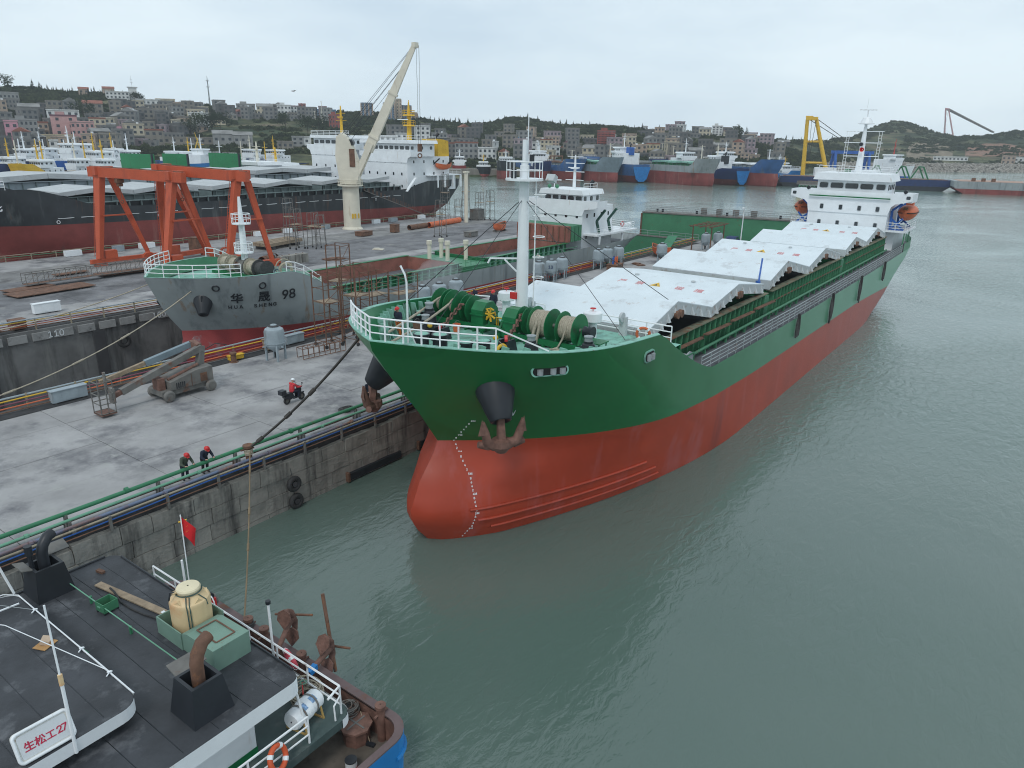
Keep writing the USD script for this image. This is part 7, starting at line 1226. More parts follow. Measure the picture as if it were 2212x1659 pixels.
# ---------------------------------------------------------------- trees and scrub
def leaf_material(name, c):
    n = {'oi': ('object_info', {}), 'geo': ('geometry', {}), 'no': ('noise_texture', {'scale': .9, 'detail': 3.0}), 'mm': ('math', {'math_type': 'multiply_add', 'value2': .55, 'value3': .0}), 'ad': ('math', {'math_type': 'add'}), 'rp': ('rgb_ramp', {'ramp': [(.25, tuple(np.array(c) * .5)), (.6, tuple(c)), (.95, (c[0] * 1.9, c[1] * 1.6, c[2] * 1.3))]}), 'd': ('diffuse_bsdf', {}), 'tr': ('translucent_bsdf', {}), 'mx': ('mix_closure', {'fac': .25})}
    return usdkit.material(stage, '/World/Looks/' + name, n, [('geo.position', 'no.vector'), ('oi.random', 'mm.value1'), ('no.fac', 'ad.value1'), ('mm.value', 'ad.value2'), ('ad.value', 'rp.fac'), ('rp.color', 'd.color'), ('rp.color', 'tr.color'), ('d.BSDF', 'mx.closure1'), ('tr.BSDF', 'mx.closure2')], surface='mx.closure')
m_leaf = leaf_material('hill_scrub_leaves', (.030, .044, .026)); m_leaf2 = leaf_material('tree_leaves', (.022, .036, .020)); m_leaf3 = leaf_material('dry_scrub_leaves', (.085, .085, .05))
def crown(seed, rx, rz, n, leaf, lumps=9):
    """Leaf-sized faces spread through several uneven lumps."""
    g = np.random.default_rng(seed); c = g.normal(size=(lumps, 3)); c /= np.linalg.norm(c, axis=1)[:, None]; c *= g.uniform(.35, .75, (lumps, 1)); k = g.integers(lumps, size=n)
    u = g.normal(size=(n, 3)); u /= np.linalg.norm(u, axis=1)[:, None]; p = (c[k] + u * g.uniform(.25, .5, (n, 1))) * [rx, rx, rz]; a = g.normal(size=(n, 3)); a /= np.linalg.norm(a, axis=1)[:, None]; b = np.cross(a, u); s = leaf * g.uniform(.6, 1.5, (n, 1))
    v = np.stack([p - a * s, p + b * s * .7, p + a * s, p - b * s * .7], 1).reshape(-1, 3); f = np.arange(4 * n).reshape(-1, 4); return MB().add(v, f)
def make_tree(label, loc, h, r, seed, conifer=False, group=None):
    t = thing('hill_tree', label, 'tree', loc, 0, group); tr = MB().tube([(0, 0, -1), (.1, 0, h * .35), (0, .1, h * .75)], [.3, .22, .08], 6)
    for k in range(4): a = k * 1.6 + seed; tr.tube([(0, 0, h * (.35 + .08 * k)), (r * .5 * math.cos(a), r * .5 * math.sin(a), h * (.55 + .08 * k))], [.12, .04], 5)
    obj('trunk', tr, m_bark, t)
    c = crown(seed, r, h * (.5 if not conifer else .55), 520, .55 if not conifer else .42, 10)
    if conifer: c.V = [np.c_[v[:, :2] * np.clip(1.15 - (v[:, 2:] / (h * .55) + .8) * .52, .12, 1.2), v[:, 2:]] for v in c.V]
    obj('crown', c.xf(None, (0, 0, h * .6)), m_leaf2, t); return t
for k, (z, x, y, h, r, lab) in enumerate(((1, 1450, 740, 15, 10, 'large round dark tree beside the white terrace house'), (1, 95, 215, 12, 8, 'tall tree standing alone on the skyline at the left edge'), (2, 1600, 940, 13, 11, 'broad dark grove tree above the bright green slope'), (2, 1450, 960, 12, 9, 'dark tree on the left of the broad grove tree'), (2, 1250, 960, 13, 9, 'dark tree in the grove above the blue ships'), (2, 1090, 1020, 13, 9, 'leftmost dark tree of the grove above the blue ships'), (2, 180, 470, 10, 7, 'dark tree beside the white hilltop tower'), (3, 510, 660, 10, 9, 'dark bush tree on the terraced slope'), (3, 1090, 780, 14, 11, 'dark tree mass left of the tallest white bridge'), (3, 900, 800, 13, 9, 'dark tree above the terraces left of the bigger mass'), (6, 1690, 545, 12, 5, 'left of two dark trees beside the cream skyline house'), (6, 1765, 545, 11, 5, 'right of two dark trees beside the cream skyline house'), (6, 1870, 670, 13, 4, 'narrow cypress like tree on the right hillside'), (3, 300, 360, 8, 5, 'round tree between the cream and white skyline villas'))):
    p = on_hill(*Nz(z, x, y))
    if p is not None: PLACED.append((p[0], p[1], r * .5)); make_tree(lab, p, h, r, 40 + k, conifer='cypress' in lab)
ridge0 = None
for k, px in enumerate(np.concatenate([np.linspace(92, 300, 34), np.linspace(905, 1010, 16), np.linspace(1010, 1420, 26), np.linspace(1700, 1800, 8)])):
    b = bearing(px + rg.uniform(-3, 3)); R = np.interp(b, T_B, T_R) - rg.uniform(0, 25); p = np.array([R * math.cos(b), R * math.sin(b), float(hill(np.array(b), np.array(R))) - .3])
    if ridge0 is None: ridge0 = make_tree('dark pointed tree in the row along the skyline ridge', p, 8.5, 3.2, 77, True, 'dark pointed trees along the ridge')
    else: dup(ridge0, p, rg.uniform(0, 6.28), scale=rg.uniform(.3, .72))
def scrub(name, label, mat, protos, count, seed, accept, smin, smax):
    g = np.random.default_rng(seed); pts, sc, ori, ids = [], [], [], []
    while len(pts) < count:
        m = 4000; px = g.uniform(-120, 2330, m); b = np.array([bearing(a) for a in px]); S, R = np.interp(b, T_B, T_S), np.interp(b, T_B, T_R); u = g.random(m) ** .8; r = S + 3 + (R - S + 15) * u; x, y = r * np.cos(b), r * np.sin(b); nz = meshkit.fbm(np.stack([x, y, 0 * x], -1) / 45.0, 4, seed)
        z = hill(b, r)
        for i in range(m):
            if accept(px[i], u[i], nz[i], g) and len(pts) < count and not any((x[i] - q[0]) ** 2 + (y[i] - q[1]) ** 2 < (q[2] + .5) ** 2 for q in PLACED):
                pts.append((x[i], y[i], z[i] - .3)); s = g.uniform(smin, smax); sc.append((s, s, s * g.uniform(.7, 1.1))); a = g.uniform(0, 3.14); ori.append((math.cos(a), 0, 0, math.sin(a))); ids.append(int(g.integers(len(protos))))
    pi = UsdGeom.PointInstancer.Define(stage, '/World/' + name); meta(pi.GetPrim(), label, 'scrub', kind='stuff'); pr = []
    for j, c in enumerate(protos): pr.append(obj('clump', c, mat, pi.GetPrim()).GetPath())
    pi.CreatePrototypesRel().SetTargets(pr); pi.CreatePositionsAttr(Vt.Vec3fArray.FromNumpy(np.array(pts, np.float32))); pi.CreateScalesAttr(Vt.Vec3fArray.FromNumpy(np.array(sc, np.float32)))
    pi.CreateOrientationsAttr(Vt.QuathArray([Gf.Quath(*[float(v) for v in q]) for q in ori])); pi.CreateProtoIndicesAttr(Vt.IntArray(ids))
PR = [crown(100 + k, 1, .75, 130, .26, 6) for k in range(5)]
scrub('hill_scrub', 'dark green scrub and woodland covering the hillsides', m_leaf, PR, 9500, 3, lambda px, u, n, g: (n > .44 or u > .82 or (px < 235 and u > .5) or (850 < px < 1400 and u > .25)) and g.random() < .9, 1.6, 4.2)
scrub('dry_scrub', 'dry olive scrub and grass tufts on the terraces', m_leaf3, [crown(200 + k, 1, .45, 90, .24, 5) for k in range(3)], 1500, 5, lambda px, u, n, g: n < .5, .8, 2.2)
# bare quarry faces on the right-hand hills
def quarry(label, px0, px1, py0, py1, seed, mat):
    g = np.random.default_rng(seed); P = []
    for px in np.linspace(px0, px1, 16):
        col = []
        for k in np.linspace(0, 1, 9):
            u = (px - px0) / (px1 - px0); edge = .5 * math.sin(u * math.pi) ** .5 + .5; py = py1 + (py0 - py1) * k * edge + g.uniform(-.6, .6); q = on_hill(px, py)
            if q is None: q = col[-1] if col else np.array([900, 0, 5.0])
            d = q - CAM; col.append(q - d / np.linalg.norm(d) * (.6 + g.uniform(0, 1.6)) + [0, 0, .1])
        P.append(col)
    struct(numbered('/World', 'quarry_face'), MB().grid(P), mat, label=label)
quarry('pale broken rock face on the right hill', 1958, 2058, 305, 343, 1, paint('quarry_rock', (.17, .14, .10), .95, var=.35, scale=.12, dirt=(.08, .08, .05), dirt_amt=.4, dirt_scale=.1, streak=True, bump=1.0, bump_scale=.8)); quarry('reddish bare slope at the far right', 2085, 2212, 310, 338, 2, paint('red_soil', (.20, .11, .075), .95, var=.3, scale=.1, dirt=(.09, .09, .05), dirt_amt=.45, dirt_scale=.12))
# breakwater armour, village quay, aerial mast and poles
g = np.random.default_rng(9); rock = [(lambda s: MB().tm(s))(trimesh.creation.icosphere(1, 1)) for _ in range(3)]
for k, r_ in enumerate(rock): r_.V = [v * (1 + .5 * (meshkit.noise(v * 1.4 + k * 5)[:, None] - .5)) for v in r_.V]
pts, sc = [], []
for i in range(len(BW) - 1):
    a, b = BW[i], BW[i + 1]; d = (b - a) / np.linalg.norm(b - a); nn = np.array([-d[1], d[0]]); nn = -nn if nn @ a > 0 else nn
    for _ in range(int(np.linalg.norm(b - a) * 5)): u, v = g.random(), g.random(); p = a + (b - a) * u + nn * (9 * (1 - v)); pts.append((*p, -1 + 7.6 * v + g.uniform(-.3, .4))); sc.append(g.uniform(.8, 1.9, 3))
pi = UsdGeom.PointInstancer.Define(stage, '/World/breakwater_rocks'); meta(pi.GetPrim(), 'pale armour rocks heaped along the breakwater', 'rocks', kind='stuff')
pr = [obj('rock', r_, paint('armour_rock', (.23, .215, .19), .95, var=.45, scale=.5), pi.GetPrim()).GetPath() for r_ in rock]; pi.CreatePrototypesRel().SetTargets(pr); pi.CreatePositionsAttr(Vt.Vec3fArray.FromNumpy(np.array(pts, np.float32))); pi.CreateScalesAttr(Vt.Vec3fArray.FromNumpy(np.array(sc, np.float32))); pi.CreateProtoIndicesAttr(Vt.IntArray([i % 3 for i in range(len(pts))]))
vq = MB(); rows = [[], []]
for px in np.linspace(-150, 1700, 60): b = bearing(px); S = np.interp(b, T_B, T_S) - 3; rows[0].append([S * math.cos(b), S * math.sin(b), -1]); rows[1].append([S * math.cos(b), S * math.sin(b), 4.2])
top = [[p[0] * 1.02, p[1] * 1.02, 4.2] for p in rows[1]]; struct('village_quay', vq.grid([rows[0], rows[1], top]), WALLC['stone'][0])
px, py = Nz(2, 1415, 490); b = bearing(px, py); R = np.interp(b, T_B, T_R); z0 = float(hill(np.array(b), np.array(R))); t = thing('aerial_mast', 'tall slender telecom mast on the left skyline', 'mast', (R * math.cos(b), R * math.sin(b), z0)); obj('pole', MB().tube([(0, 0, 0), (0, 0, 21), (0, 0, 25)], [.75, .4, .1], 8), m_greyrail, t)
for z in (15.5, 20.5): obj('aerial_ring', MB().lathe([(.3, 0), (1.3, .3), (1.3, .7), (.3, .5)], (0, 0, z), 10), m_greyrail, t)
for j, (z, x, yb, h) in enumerate(((2, 695, 760, 9), (2, 370, 700, 7), (2, 925, 760, 8), (1, 2130, 760, 8), (1, 140, 680, 8), (6, 425, 860, 9), (6, 620, 920, 9), (3, 1150, 620, 18), (3, 1025, 560, 8), (4, 1580, 600, 7))):
    p = on_hill(*Nz(z, x, yb))
    if p is not None: t = thing('street_pole', 'pale lamp or power pole among the hillside houses', 'pole', p, 0, 'poles among the hillside houses'); obj('post', MB().tube([(0, 0, -1), (0, 0, h)], [.3, .2], 6), m_crane, t); obj('arm', MB().bar((0, -1.2, h - .3), (0, 1.2, h - .3), .2), m_crane, t)
# ================================================================ the dark roofed work boat in the foreground
def rrect(x0, y0, x1, y1, r, corners=(1, 1, 1, 1), n=6):
    """Rounded rectangle; corners in order (x1,y0), (x1,y1), (x0,y1), (x0,y0)."""
    out = []
    for (cx, cy, a0), on in zip(((x1 - r, y0 + r, -math.pi / 2), (x1 - r, y1 - r, 0), (x0 + r, y1 - r, math.pi / 2), (x0 + r, y0 + r, math.pi)), corners):
        if on:
            for k in range(n + 1): a = a0 + k * math.pi / 2 / n; out.append((cx + r * math.cos(a), cy + r * math.sin(a)))
        else: out.append({-math.pi / 2: (x1, y0), 0: (x1, y1), math.pi / 2: (x0, y1), math.pi: (x0, y0)}[a0])
    return out
m_greendeck = paint('worn_green_deck', (.055, .085, .082), .65, var=.25, scale=.9, dirt=(.10, .115, .11), dirt_amt=.35, dirt2=(.12, .07, .045), dirt2_amt=.2); m_browndeck = paint('muddy_brown_deck', (.10, .085, .07), .85, var=.3, scale=1.2, dirt=(.05, .04, .035), dirt_amt=.4); m_tankc = paint('yellowed_plastic_tank', (.62, .47, .27), .5, var=.08, dirt=(.58, .29, .13), dirt_amt=.35, dirt_scale=.8); m_boxgreen = paint('sage_green_box', (.16, .26, .21), .6, var=.12, dirt=RUST, dirt_amt=.12, dirt_scale=2)
RZ_, URZ = 4.8, 5.5
def work_boat():
    t = thing('work_boat', 'dark roofed work boat with a blue hull filling the lower left corner', 'boat')
    out = rrect(-22, 13.5, 13.6, 27.6, .9, (1, 1, 0, 0)); ins = rrect(-21.7, 13.75, 13.3, 27.35, .7, (1, 1, 0, 0)); lower = rrect(-22, 13.45, 13.4, 27.6, .9, (1, 1, 0, 0))
    def wall(a, za, b, zb): n = len(a); return MB().add(np.vstack([np.c_[np.array(a), np.full(n, za)], np.c_[np.array(b), np.full(n, zb)]]), [[i, (i + 1) % n, n + (i + 1) % n, n + i] for i in range(n)])
    obj('hull', wall(lower, -.6, out, 2.0), m_blueb, t, smooth=40); obj('bulwark_inner', wall(ins, 2.0, ins, 1.0), m_brown, t); obj('bulwark_cap', wall(out, 2.0, out, 2.06).merge(wall(ins, 2.06, ins, 1.95)).merge(MB().add(np.vstack([np.c_[np.array(out), np.full(len(out), 2.06)], np.c_[np.array(ins), np.full(len(ins), 2.06)]]), [[i, (i + 1) % len(out), len(out) + (i + 1) % len(out), len(out) + i] for i in range(len(out))])), paint('purple_brown_cap', (.12, .085, .085), .7, var=.25, dirt=RUST, dirt_amt=.3), t)
    obj('rubbing_strake', MB().tube([(p[0], p[1], 1.35) for p in [(x, y - .0) for x, y in out[:8]]] , .09, 6), m_blueb, t); obj('lower_deck', MB().prism(ins, .9, 1.0), m_browndeck, t)
    obj('upper_deck', MB().prism(rrect(-22, 15.1, 12.4, 26.9, .5, (1, 1, 0, 0)), 2.3, 2.6), m_greendeck, t); e = rrect(-22, 15.08, 12.42, 26.92, .5, (1, 1, 0, 0)); n = len(e) - 1
    obj('deck_fascia', MB().add(np.vstack([np.c_[np.array(e), np.full(len(e), 2.28)], np.c_[np.array(e), np.full(len(e), 2.63)]]), [[i, i + 1, len(e) + i + 1, len(e) + i] for i in range(n)]), m_white, t)
    obj('deckhouse', MB().box2((-20, 16.15, 2.6), (9.5, 26.2, 4.3)), m_white, t); obj('deckhouse_skirt', MB().box2((-20, 16.13, 2.6), (9.52, 16.15, 2.85)), m_greenin, t)
    # main roof
    ro = rrect(-22, 15.55, 10.9, 26.87, .45, (1, 1, 0, 0)); obj('main_roof', MB().prism(ro, 4.3, RZ_), m_roofing, t)
    f = [(p[0] + (.02 if p[0] > 10 else 0), p[1] - .02 if p[1] < 16.5 else p[1] + (.02 if p[1] > 26 else 0)) for p in ro]; k = len(f); obj('roof_fascia', MB().add(np.vstack([np.c_[np.array(f[:8] + [(-22, 15.53)]), np.full(9, 4.28)], np.c_[np.array(f[:8] + [(-22, 15.53)]), np.full(9, RZ_ + .02)]]), [[0, 8, 17, 9]] + [[i, i + 1, 10 + i, 9 + i] for i in range(3)]), m_white, t)
    obj('roof_trim', MB().tube([(10.9, y, RZ_ + .03) for y in np.linspace(16.0, 26.4, 8)], .04, 6).tube([(x, 26.87, RZ_ + .03) for x in np.linspace(-20, 10.5, 8)], .04, 6), m_black, t)
    rg = np.random.default_rng(4)
    for i in range(14): x = 10.2 - i * 1.02; obj('roof_seam', MB().tube([(x + rg.uniform(-.03, .03), y, RZ_ + .002) for y in np.linspace(15.7, 26.6, 8)], .012, 4), m_black, t)
    # upper house and its roof
    obj('upper_house', MB().box2((-20, 18.0, RZ_), (6.5, 25.4, 5.2)), m_white, t); obj('window_band', MB().box2((-20, 17.97, 4.9), (5.9, 18.0, 5.14)), m_glass, t)
    uo = rrect(-22, 17.6, 7.1, 25.9, .55, (1, 1, 0, 0)); obj('upper_roof', MB().prism(uo, 5.18, URZ), m_roofing, t); u2 = [(x + .015 * (x > 6.5), y - .015 * (y < 18.3) + .015 * (y > 25)) for x, y in uo]
    obj('upper_fascia', MB().add(np.vstack([np.c_[np.array(u2), np.full(len(u2), 5.12)], np.c_[np.array(u2), np.full(len(u2), URZ + .015)]]), [[len(u2) - 1, 0, len(u2), 2 * len(u2) - 1]] + [[i, i + 1, len(u2) + i + 1, len(u2) + i] for i in range(len(u2) - 2)]), m_white, t)
    for i in range(9): x = 6.2 - i * 1.0; obj('roof_seam', MB().tube([(x, y, URZ + .002) for y in np.linspace(17.8, 25.7, 6)], .011, 4), m_black, t)
    # railing round the stern deck
    R1 = [(12.1, y, 2.6) for y in np.linspace(26.6, 15.35, 8)]; rail(t, R1, 1.1, 3, .03, .035); rail(t, [(10.7, 15.2, 2.6), (8.6, 15.2, 2.6), (6.5, 15.2, 2.6), (4.4, 15.2, 2.6)], 1.0, 3, .03, .035); obj('railing', MB().tube([(12.1, 15.35, 3.7), (11.5, 15.2, 3.68)], .04, 6).tube([(12.1, 15.35, 3.33), (11.75, 15.25, 3.2), (11.75, 15.22, 2.65)], .03, 6), m_rail, t)
    obj('awning_post', MB().tube([(10.75, 15.75, 4.3), (10.9, 15.5, 2.6)], .04, 6), m_rail, t)
    for y, z in ((18.8, 5.3), (24.2, 4.9)): obj('rail_pole', MB().cyl((12.1, y, 2.6), (12.1, y, z), .045, n=7), m_rail, t)
    obj('pole_lamp', MB().cyl((12.1, 18.8, 5.3), (12.1, 18.8, 5.42), .09, n=8), m_black, t)
    # exhaust boxes
    for (x, y, lab) in ((8.25, 26.2, 'far'), (8.35, 16.75, 'near')):
        s = .46; b = .62; H = 1.15; fb = MB()
        for a, c in (((-b, -b), (b, -b)), ((b, -b), (b, b)), ((b, b), (-b, b)), ((-b, b), (-b, -b))):
            q = s / b; fb.add([[x + a[0], y + a[1], RZ_], [x + c[0], y + c[1], RZ_], [x + c[0] * q, y + c[1] * q, RZ_ + H], [x + a[0] * q, y + a[1] * q, RZ_ + H]], [[0, 1, 2, 3]]); w = .06; fb.add([[x + a[0] * q, y + a[1] * q, RZ_ + H], [x + c[0] * q, y + c[1] * q, RZ_ + H], [x + c[0] * (q - .16), y + c[1] * (q - .16), RZ_ + H], [x + a[0] * (q - .16), y + a[1] * (q - .16), RZ_ + H]], [[0, 1, 2, 3]])
            fb.add([[x + a[0] * (q - .16), y + a[1] * (q - .16), RZ_ + H], [x + c[0] * (q - .16), y + c[1] * (q - .16), RZ_ + H], [x + c[0] * .55, y + c[1] * .55, RZ_ + .3], [x + a[0] * .55, y + a[1] * .55, RZ_ + .3]], [[0, 1, 2, 3]])
        fn = obj('exhaust_box', fb, m_black, t); dx = .5 if lab == 'far' else .55; obj('exhaust_pipe', MB().tube([(x, y, RZ_ + .3), (x, y, RZ_ + 1.55), (x + .08, y + .03, RZ_ + 1.8), (x + .3, y + .12, RZ_ + 2.02), (x + dx, y + .2, RZ_ + 2.06)], .19, 12), m_rust if lab == 'near' else m_black, fn, smooth=50)
        if lab == 'far':
            obj('thin_pipe', MB().cyl((x - .35, y + .1, RZ_ + .5), (x - .35, y + .1, RZ_ + 1.9), .08, n=8).cyl((x - .35, y + .1, RZ_ + 1.6), (x - .35, y + .1, RZ_ + 1.95), .13, n=8), m_black, fn); obj('raised_flap', MB().box((x + .55, y + .55, RZ_ + 1.3), (.9, .5, .03), rx=.35).box((x - .6, y + .2, RZ_ + 1.2), (.35, .8, .03), ry=.3), m_steel, fn)
        else: obj('raised_flap', MB().box((x + .1, y + .75, RZ_ + 1.15), (.95, .5, .03), rx=.3), m_steel, fn)
    # flat strips, pipe and posts fixed to the roofs
    gp = [(8.72, 25.9, RZ_ + .28), (8.8, 22, RZ_ + .28), (8.86, 18.0, RZ_ + .28)]; obj('green_conduit', MB().tube(np.array([np.array(gp[0]) + (np.array(gp[2]) - np.array(gp[0])) * k for k in np.linspace(0, 1, 8)]), .022, 6), pm, t)
    for y in (24.3, 21.6, 18.8): obj('conduit_post', MB().cyl((8.8, y, RZ_), (8.8, y, RZ_ + .28), .05, n=7), pg, t)
    return t
work_boat()
def on_roof(name, label, cat, parts, loc=(0, 0, 0), rz=0.0, group=None):
    t = thing(name, label, cat, loc, rz, group)
    for nm, mb, mt, sm in parts: obj(nm, mb, mt, t, smooth=sm)
    return t
# cream water tank in a sage green box
TC = (10.15, 20.15)
t = on_roof('water_tank', 'yellowed cream plastic water tank roped down on the dark roof', 'water tank', [('tank_body', MB().lathe([(.03, 0), (.60, 0), (.62, .05), (.63, 1.2), (.60, 1.28), (.52, 1.33), (.34, 1.52), (.33, 1.56), (.03, 1.56)], n=28), m_tankc, 35), ('tank_lid', MB().lathe([(.03, 1.56), (.37, 1.56), (.38, 1.63), (.35, 1.68), (.03, 1.70)], n=24), paint('cream_lid', (.66, .58, .40), .5), 35), ('lid_tab', MB().box((-.42, .1, 1.6), (.16, .12, .06)), m_tankc, False)], (*TC, RZ_ + .02))
obj('rope_lashing', MB().torus((0, 0, 1.52), .40, .022, (0, .05, 1), 22, 5).tube([(-.28, -.30, 1.5), (-.38, -.45, 1.3), (-.40, -.52, 1.18), (-.40, -.53, .4), (-.45, -.7, .05)], .018, 5).tube([(-.2, -.36, 1.5), (-.3, -.5, 1.3), (-.32, -.56, 1.15), (-.33, -.57, .4), (-.38, -.75, .05)], .018, 5).tube([(.1, -.40, 1.48), (.25, -.55, 1.28), (.26, -.6, 1.1)], .018, 5), paint('green_twine', (.05, .09, .08), .9), t); obj('fill_hose', MB().tube([(-.36, .1, 1.6), (-.55, .1, 1.66), (-.62, .12, 1.4)], .03, 6), m_black, t, smooth=60)
for k in (0, 1, 2): a = math.radians(200 + 70 * k); obj('lifting_lug', MB().prism_y([(-.18, 0), (.18, 0), (0, .16)], -.05, .05).xf(rotz(a - 1.57), (.5 * math.cos(a), .5 * math.sin(a), 1.27)), m_tankc, t)
t = on_roof('green_box', 'sage green steel box with a rust outlined hatch in front of the tank', 'box', [('box_body', MB().prism_x([(17.75, RZ_), (19.5, RZ_), (19.5, RZ_ + .60), (19.2, RZ_ + .72), (17.75, RZ_ + .78)], 9.4, 10.65), m_boxgreen, False), ('side_plate', MB().box2((9.36, 19.5, RZ_), (9.4, 20.95, RZ_ + .62)), m_boxgreen, False), ('back_plate', MB().box2((9.4, 20.91, RZ_), (10.8, 20.95, RZ_ + .62)), m_boxgreen, False), ('far_plate', MB().box2((10.84, 19.5, RZ_), (10.88, 20.95, RZ_ + .62)), m_boxgreen, False)])
obj('rust_outline', MB().bar((9.7, 18.05, RZ_ + .785), (10.35, 18.05, RZ_ + .785), .05, .012).bar((9.7, 19.1, RZ_ + .755), (10.35, 19.1, RZ_ + .755), .05, .012).bar((9.7, 18.05, RZ_ + .785), (9.7, 19.1, RZ_ + .755), .05, .012).bar((10.35, 18.05, RZ_ + .785), (10.35, 19.1, RZ_ + .755), .05, .012), m_rust, t)
on_roof('plank', 'weathered wooden plank lying across the dark roof', 'plank', [('board', MB().bar((9.45, 25.2, RZ_ + .06), (10.05, 21.4, RZ_ + .06), .26, .05), m_wood, False), ('nail_plate', MB().box((9.98, 21.75, RZ_ + .09), (.12, .1, .01)), m_white, False)])
on_roof('black_hose', 'black rubber hose curving from the plank to the green box', 'hose', [('tube', MB().tube([(9.55, 24.5, RZ_ + .12), (9.5, 24.1, RZ_ + .16), (9.42, 23.5, RZ_ + .03), (9.45, 22.8, RZ_ + .03), (9.55, 22.2, RZ_ + .03), (9.7, 21.6, RZ_ + .05)], .035, 7), m_rubber, 60)])
gb = MB(); 
for a, b in (((-.26, -.24), (.26, -.22)), ((-.26, .22), (.26, .24)), ((-.26, -.22), (-.24, .22)), ((.24, -.22), (.26, .22))): gb.box2((*a, .08), (*b, .42))
on_roof('small_green_bin', 'small open green metal bin on legs near the middle of the roof', 'bin', [('sides', gb, m_greenold, False), ('floor', MB().box2((-.24, -.22, .1), (.24, .22, .12)), m_rust, False), ('handle', MB().box2((-.29, -.08, .26), (-.26, .08, .3)), pm, False)] + [('leg', MB().box2((sx * .24 - .02, sy * .2 - .02, 0), (sx * .24 + .02, sy * .2 + .02, .1)), m_black, False) for sx in (-1, 1) for sy in (-1, 1)], (8.95, 23.45, RZ_), .1)
on_roof('green_strip', 'flat strip of green netting on the upper roof edge', 'netting', [('strip', MB().bar((7.25, 24.1, RZ_ + .02), (7.42, 21.7, RZ_ + .02), .2, .02), pg, False)]); on_roof('brick', 'reddish brick lying on the roof near the far corner', 'brick', [('block', MB().box((9.9, 25.95, RZ_ + .05), (.14, .34, .09), rz=.2), m_rust, False)])
on_roof('cardboard', 'torn orange and white cardboard scrap on the upper roof', 'cardboard', [('sheet', MB().box((6.55, 22.15, URZ + .03), (.5, .45, .02), rz=.4), paint('cardboard_tan', (.42, .24, .10), .9), False), ('fold', MB().box((6.6, 22.2, URZ + .12), (.3, .25, .14), rz=.9, rx=.3), paint('cardboard_pale', (.5, .38, .28), .9), False)])
def cord(label, pts, r=.02, mat=None, knots=()):
    t = thing('roof_rope', label, 'rope'); obj('strand', MB().tube(pts, r, 5), mat or m_white, t, smooth=60)
    for kx in knots: obj('knot', MB().torus(kx, .05, .03, (.3, .5, 1), 10, 5).tube([kx, np.array(kx) + [-.15, -.12, 0]], .02, 5), mat or m_white, t)
cord('white rope running along the edge of the upper roof', [(5.0, 25.95, URZ + .05), (6.8, 25.93, URZ + .05), (7.1, 25.5, URZ + .05), (7.1, 23, URZ + .05), (7.12, 20, URZ + .05), (7.12, 18.0, URZ + .04)], .02, knots=((7.1, 24.2, URZ + .07), (7.12, 21.05, URZ + .07), (7.12, 19.35, URZ + .07)))
cord('white rope stretched diagonally over the upper roof to a knot', [(4.9, 25.2, URZ + .6), (6.05, 23.6, URZ + .35), (7.12, 19.4, URZ + .08)], .014); cord('thin grey wire from the rope knot to the left edge', [(7.08, 24.2, URZ + .06), (5.6, 26.5, URZ + .3), (3, 29, URZ + .8)], .01, m_greyrail); cord('white bar lying over the upper roof at the left edge', [(6.9, 24.9, URZ + .1), (5.6, 25.0, URZ + .1), (4.0, 25.1, URZ + .1)], .03)
on_roof('aerial_pole', 'thin white aerial pole leaning over the upper roof', 'pole', [('lower_tube', MB().cyl((5.33, 17.55, 5.15), (5.4, 17.75, 7.2), .045, n=7), m_white, False), ('joint', MB().cyl((5.4, 17.75, 7.15), (5.41, 17.78, 7.45), .06, n=7), m_tankc, False), ('upper_tube', MB().cyl((5.41, 17.78, 7.4), (5.46, 17.95, 9.4), .025, n=6), m_white, False)])
on_roof('white_stick', 'white stick aerial rising at the far left corner of the roof', 'pole', [('stay', MB().cyl((7.08, 25.8, URZ), (6.6, 26.0, 7.9), .04, n=6), m_rail, False), ('clamp', MB().cyl((6.68, 25.97, 7.5), (6.62, 26.0, 7.9), .08, n=6), m_black, False), ('whip', MB().cyl((6.7, 25.95, 7.4), (6.7, 26.0, 9.9), .03, n=6), m_white, False)])
# name board
bo = np.array([4.22, 17.72, 5.58]); bx = np.array([1.0, -.02, 0]); by = np.array([0, .42, .9]); by /= np.linalg.norm(by); bn = np.cross(bx, by); Rb = np.array([bx, by, bn]).T
t = thing('name_board', 'white framed name board with red characters on the near roof edge', 'sign')
obj('frame', MB().prism(rrect(-.06, -.04, 1.26, .76, .12), -.10, -.012).xf(Rb, bo), paint('rust_edged_white', (.66, .65, .6), .5, var=.06, dirt=(.33, .2, .08), dirt_amt=.25, dirt_scale=2.5), t); obj('frame_rim', MB().tube([bo + Rb @ np.array([*p, .0]) for p in rrect(-.03, -.01, 1.23, .73, .11)] + [bo + Rb @ np.array([1.12, -.01, 0])], .045, 6), m_white, t, smooth=50); obj('panel', MB().prism(rrect(.04, .06, 1.16, .66, .06), -.012, .0).xf(Rb, bo), paint('pale_panel', (.55, .58, .6), .5, var=.05), t)
m_crim = paint('crimson_lettering', (.45, .02, .06), .5)
for ch, x, s, cj in (('生', .12, .22, True), ('松', .37, .22, True), ('工', .62, .2, True), ('2', .86, .18, False), ('7', .98, .18, False)): obj('character', text_mb(ch, s, .004, cj, **({} if cj else {'bold': True})).xf(Rb, bo + Rb @ np.array([x, .24, .003])), m_crim, t)
for x in (.2, 1.0): obj('bracket', MB().bar(bo + Rb @ np.array([x, 0, -.08]), bo + np.array([x, .5, -.06]), .04), m_rust, t)
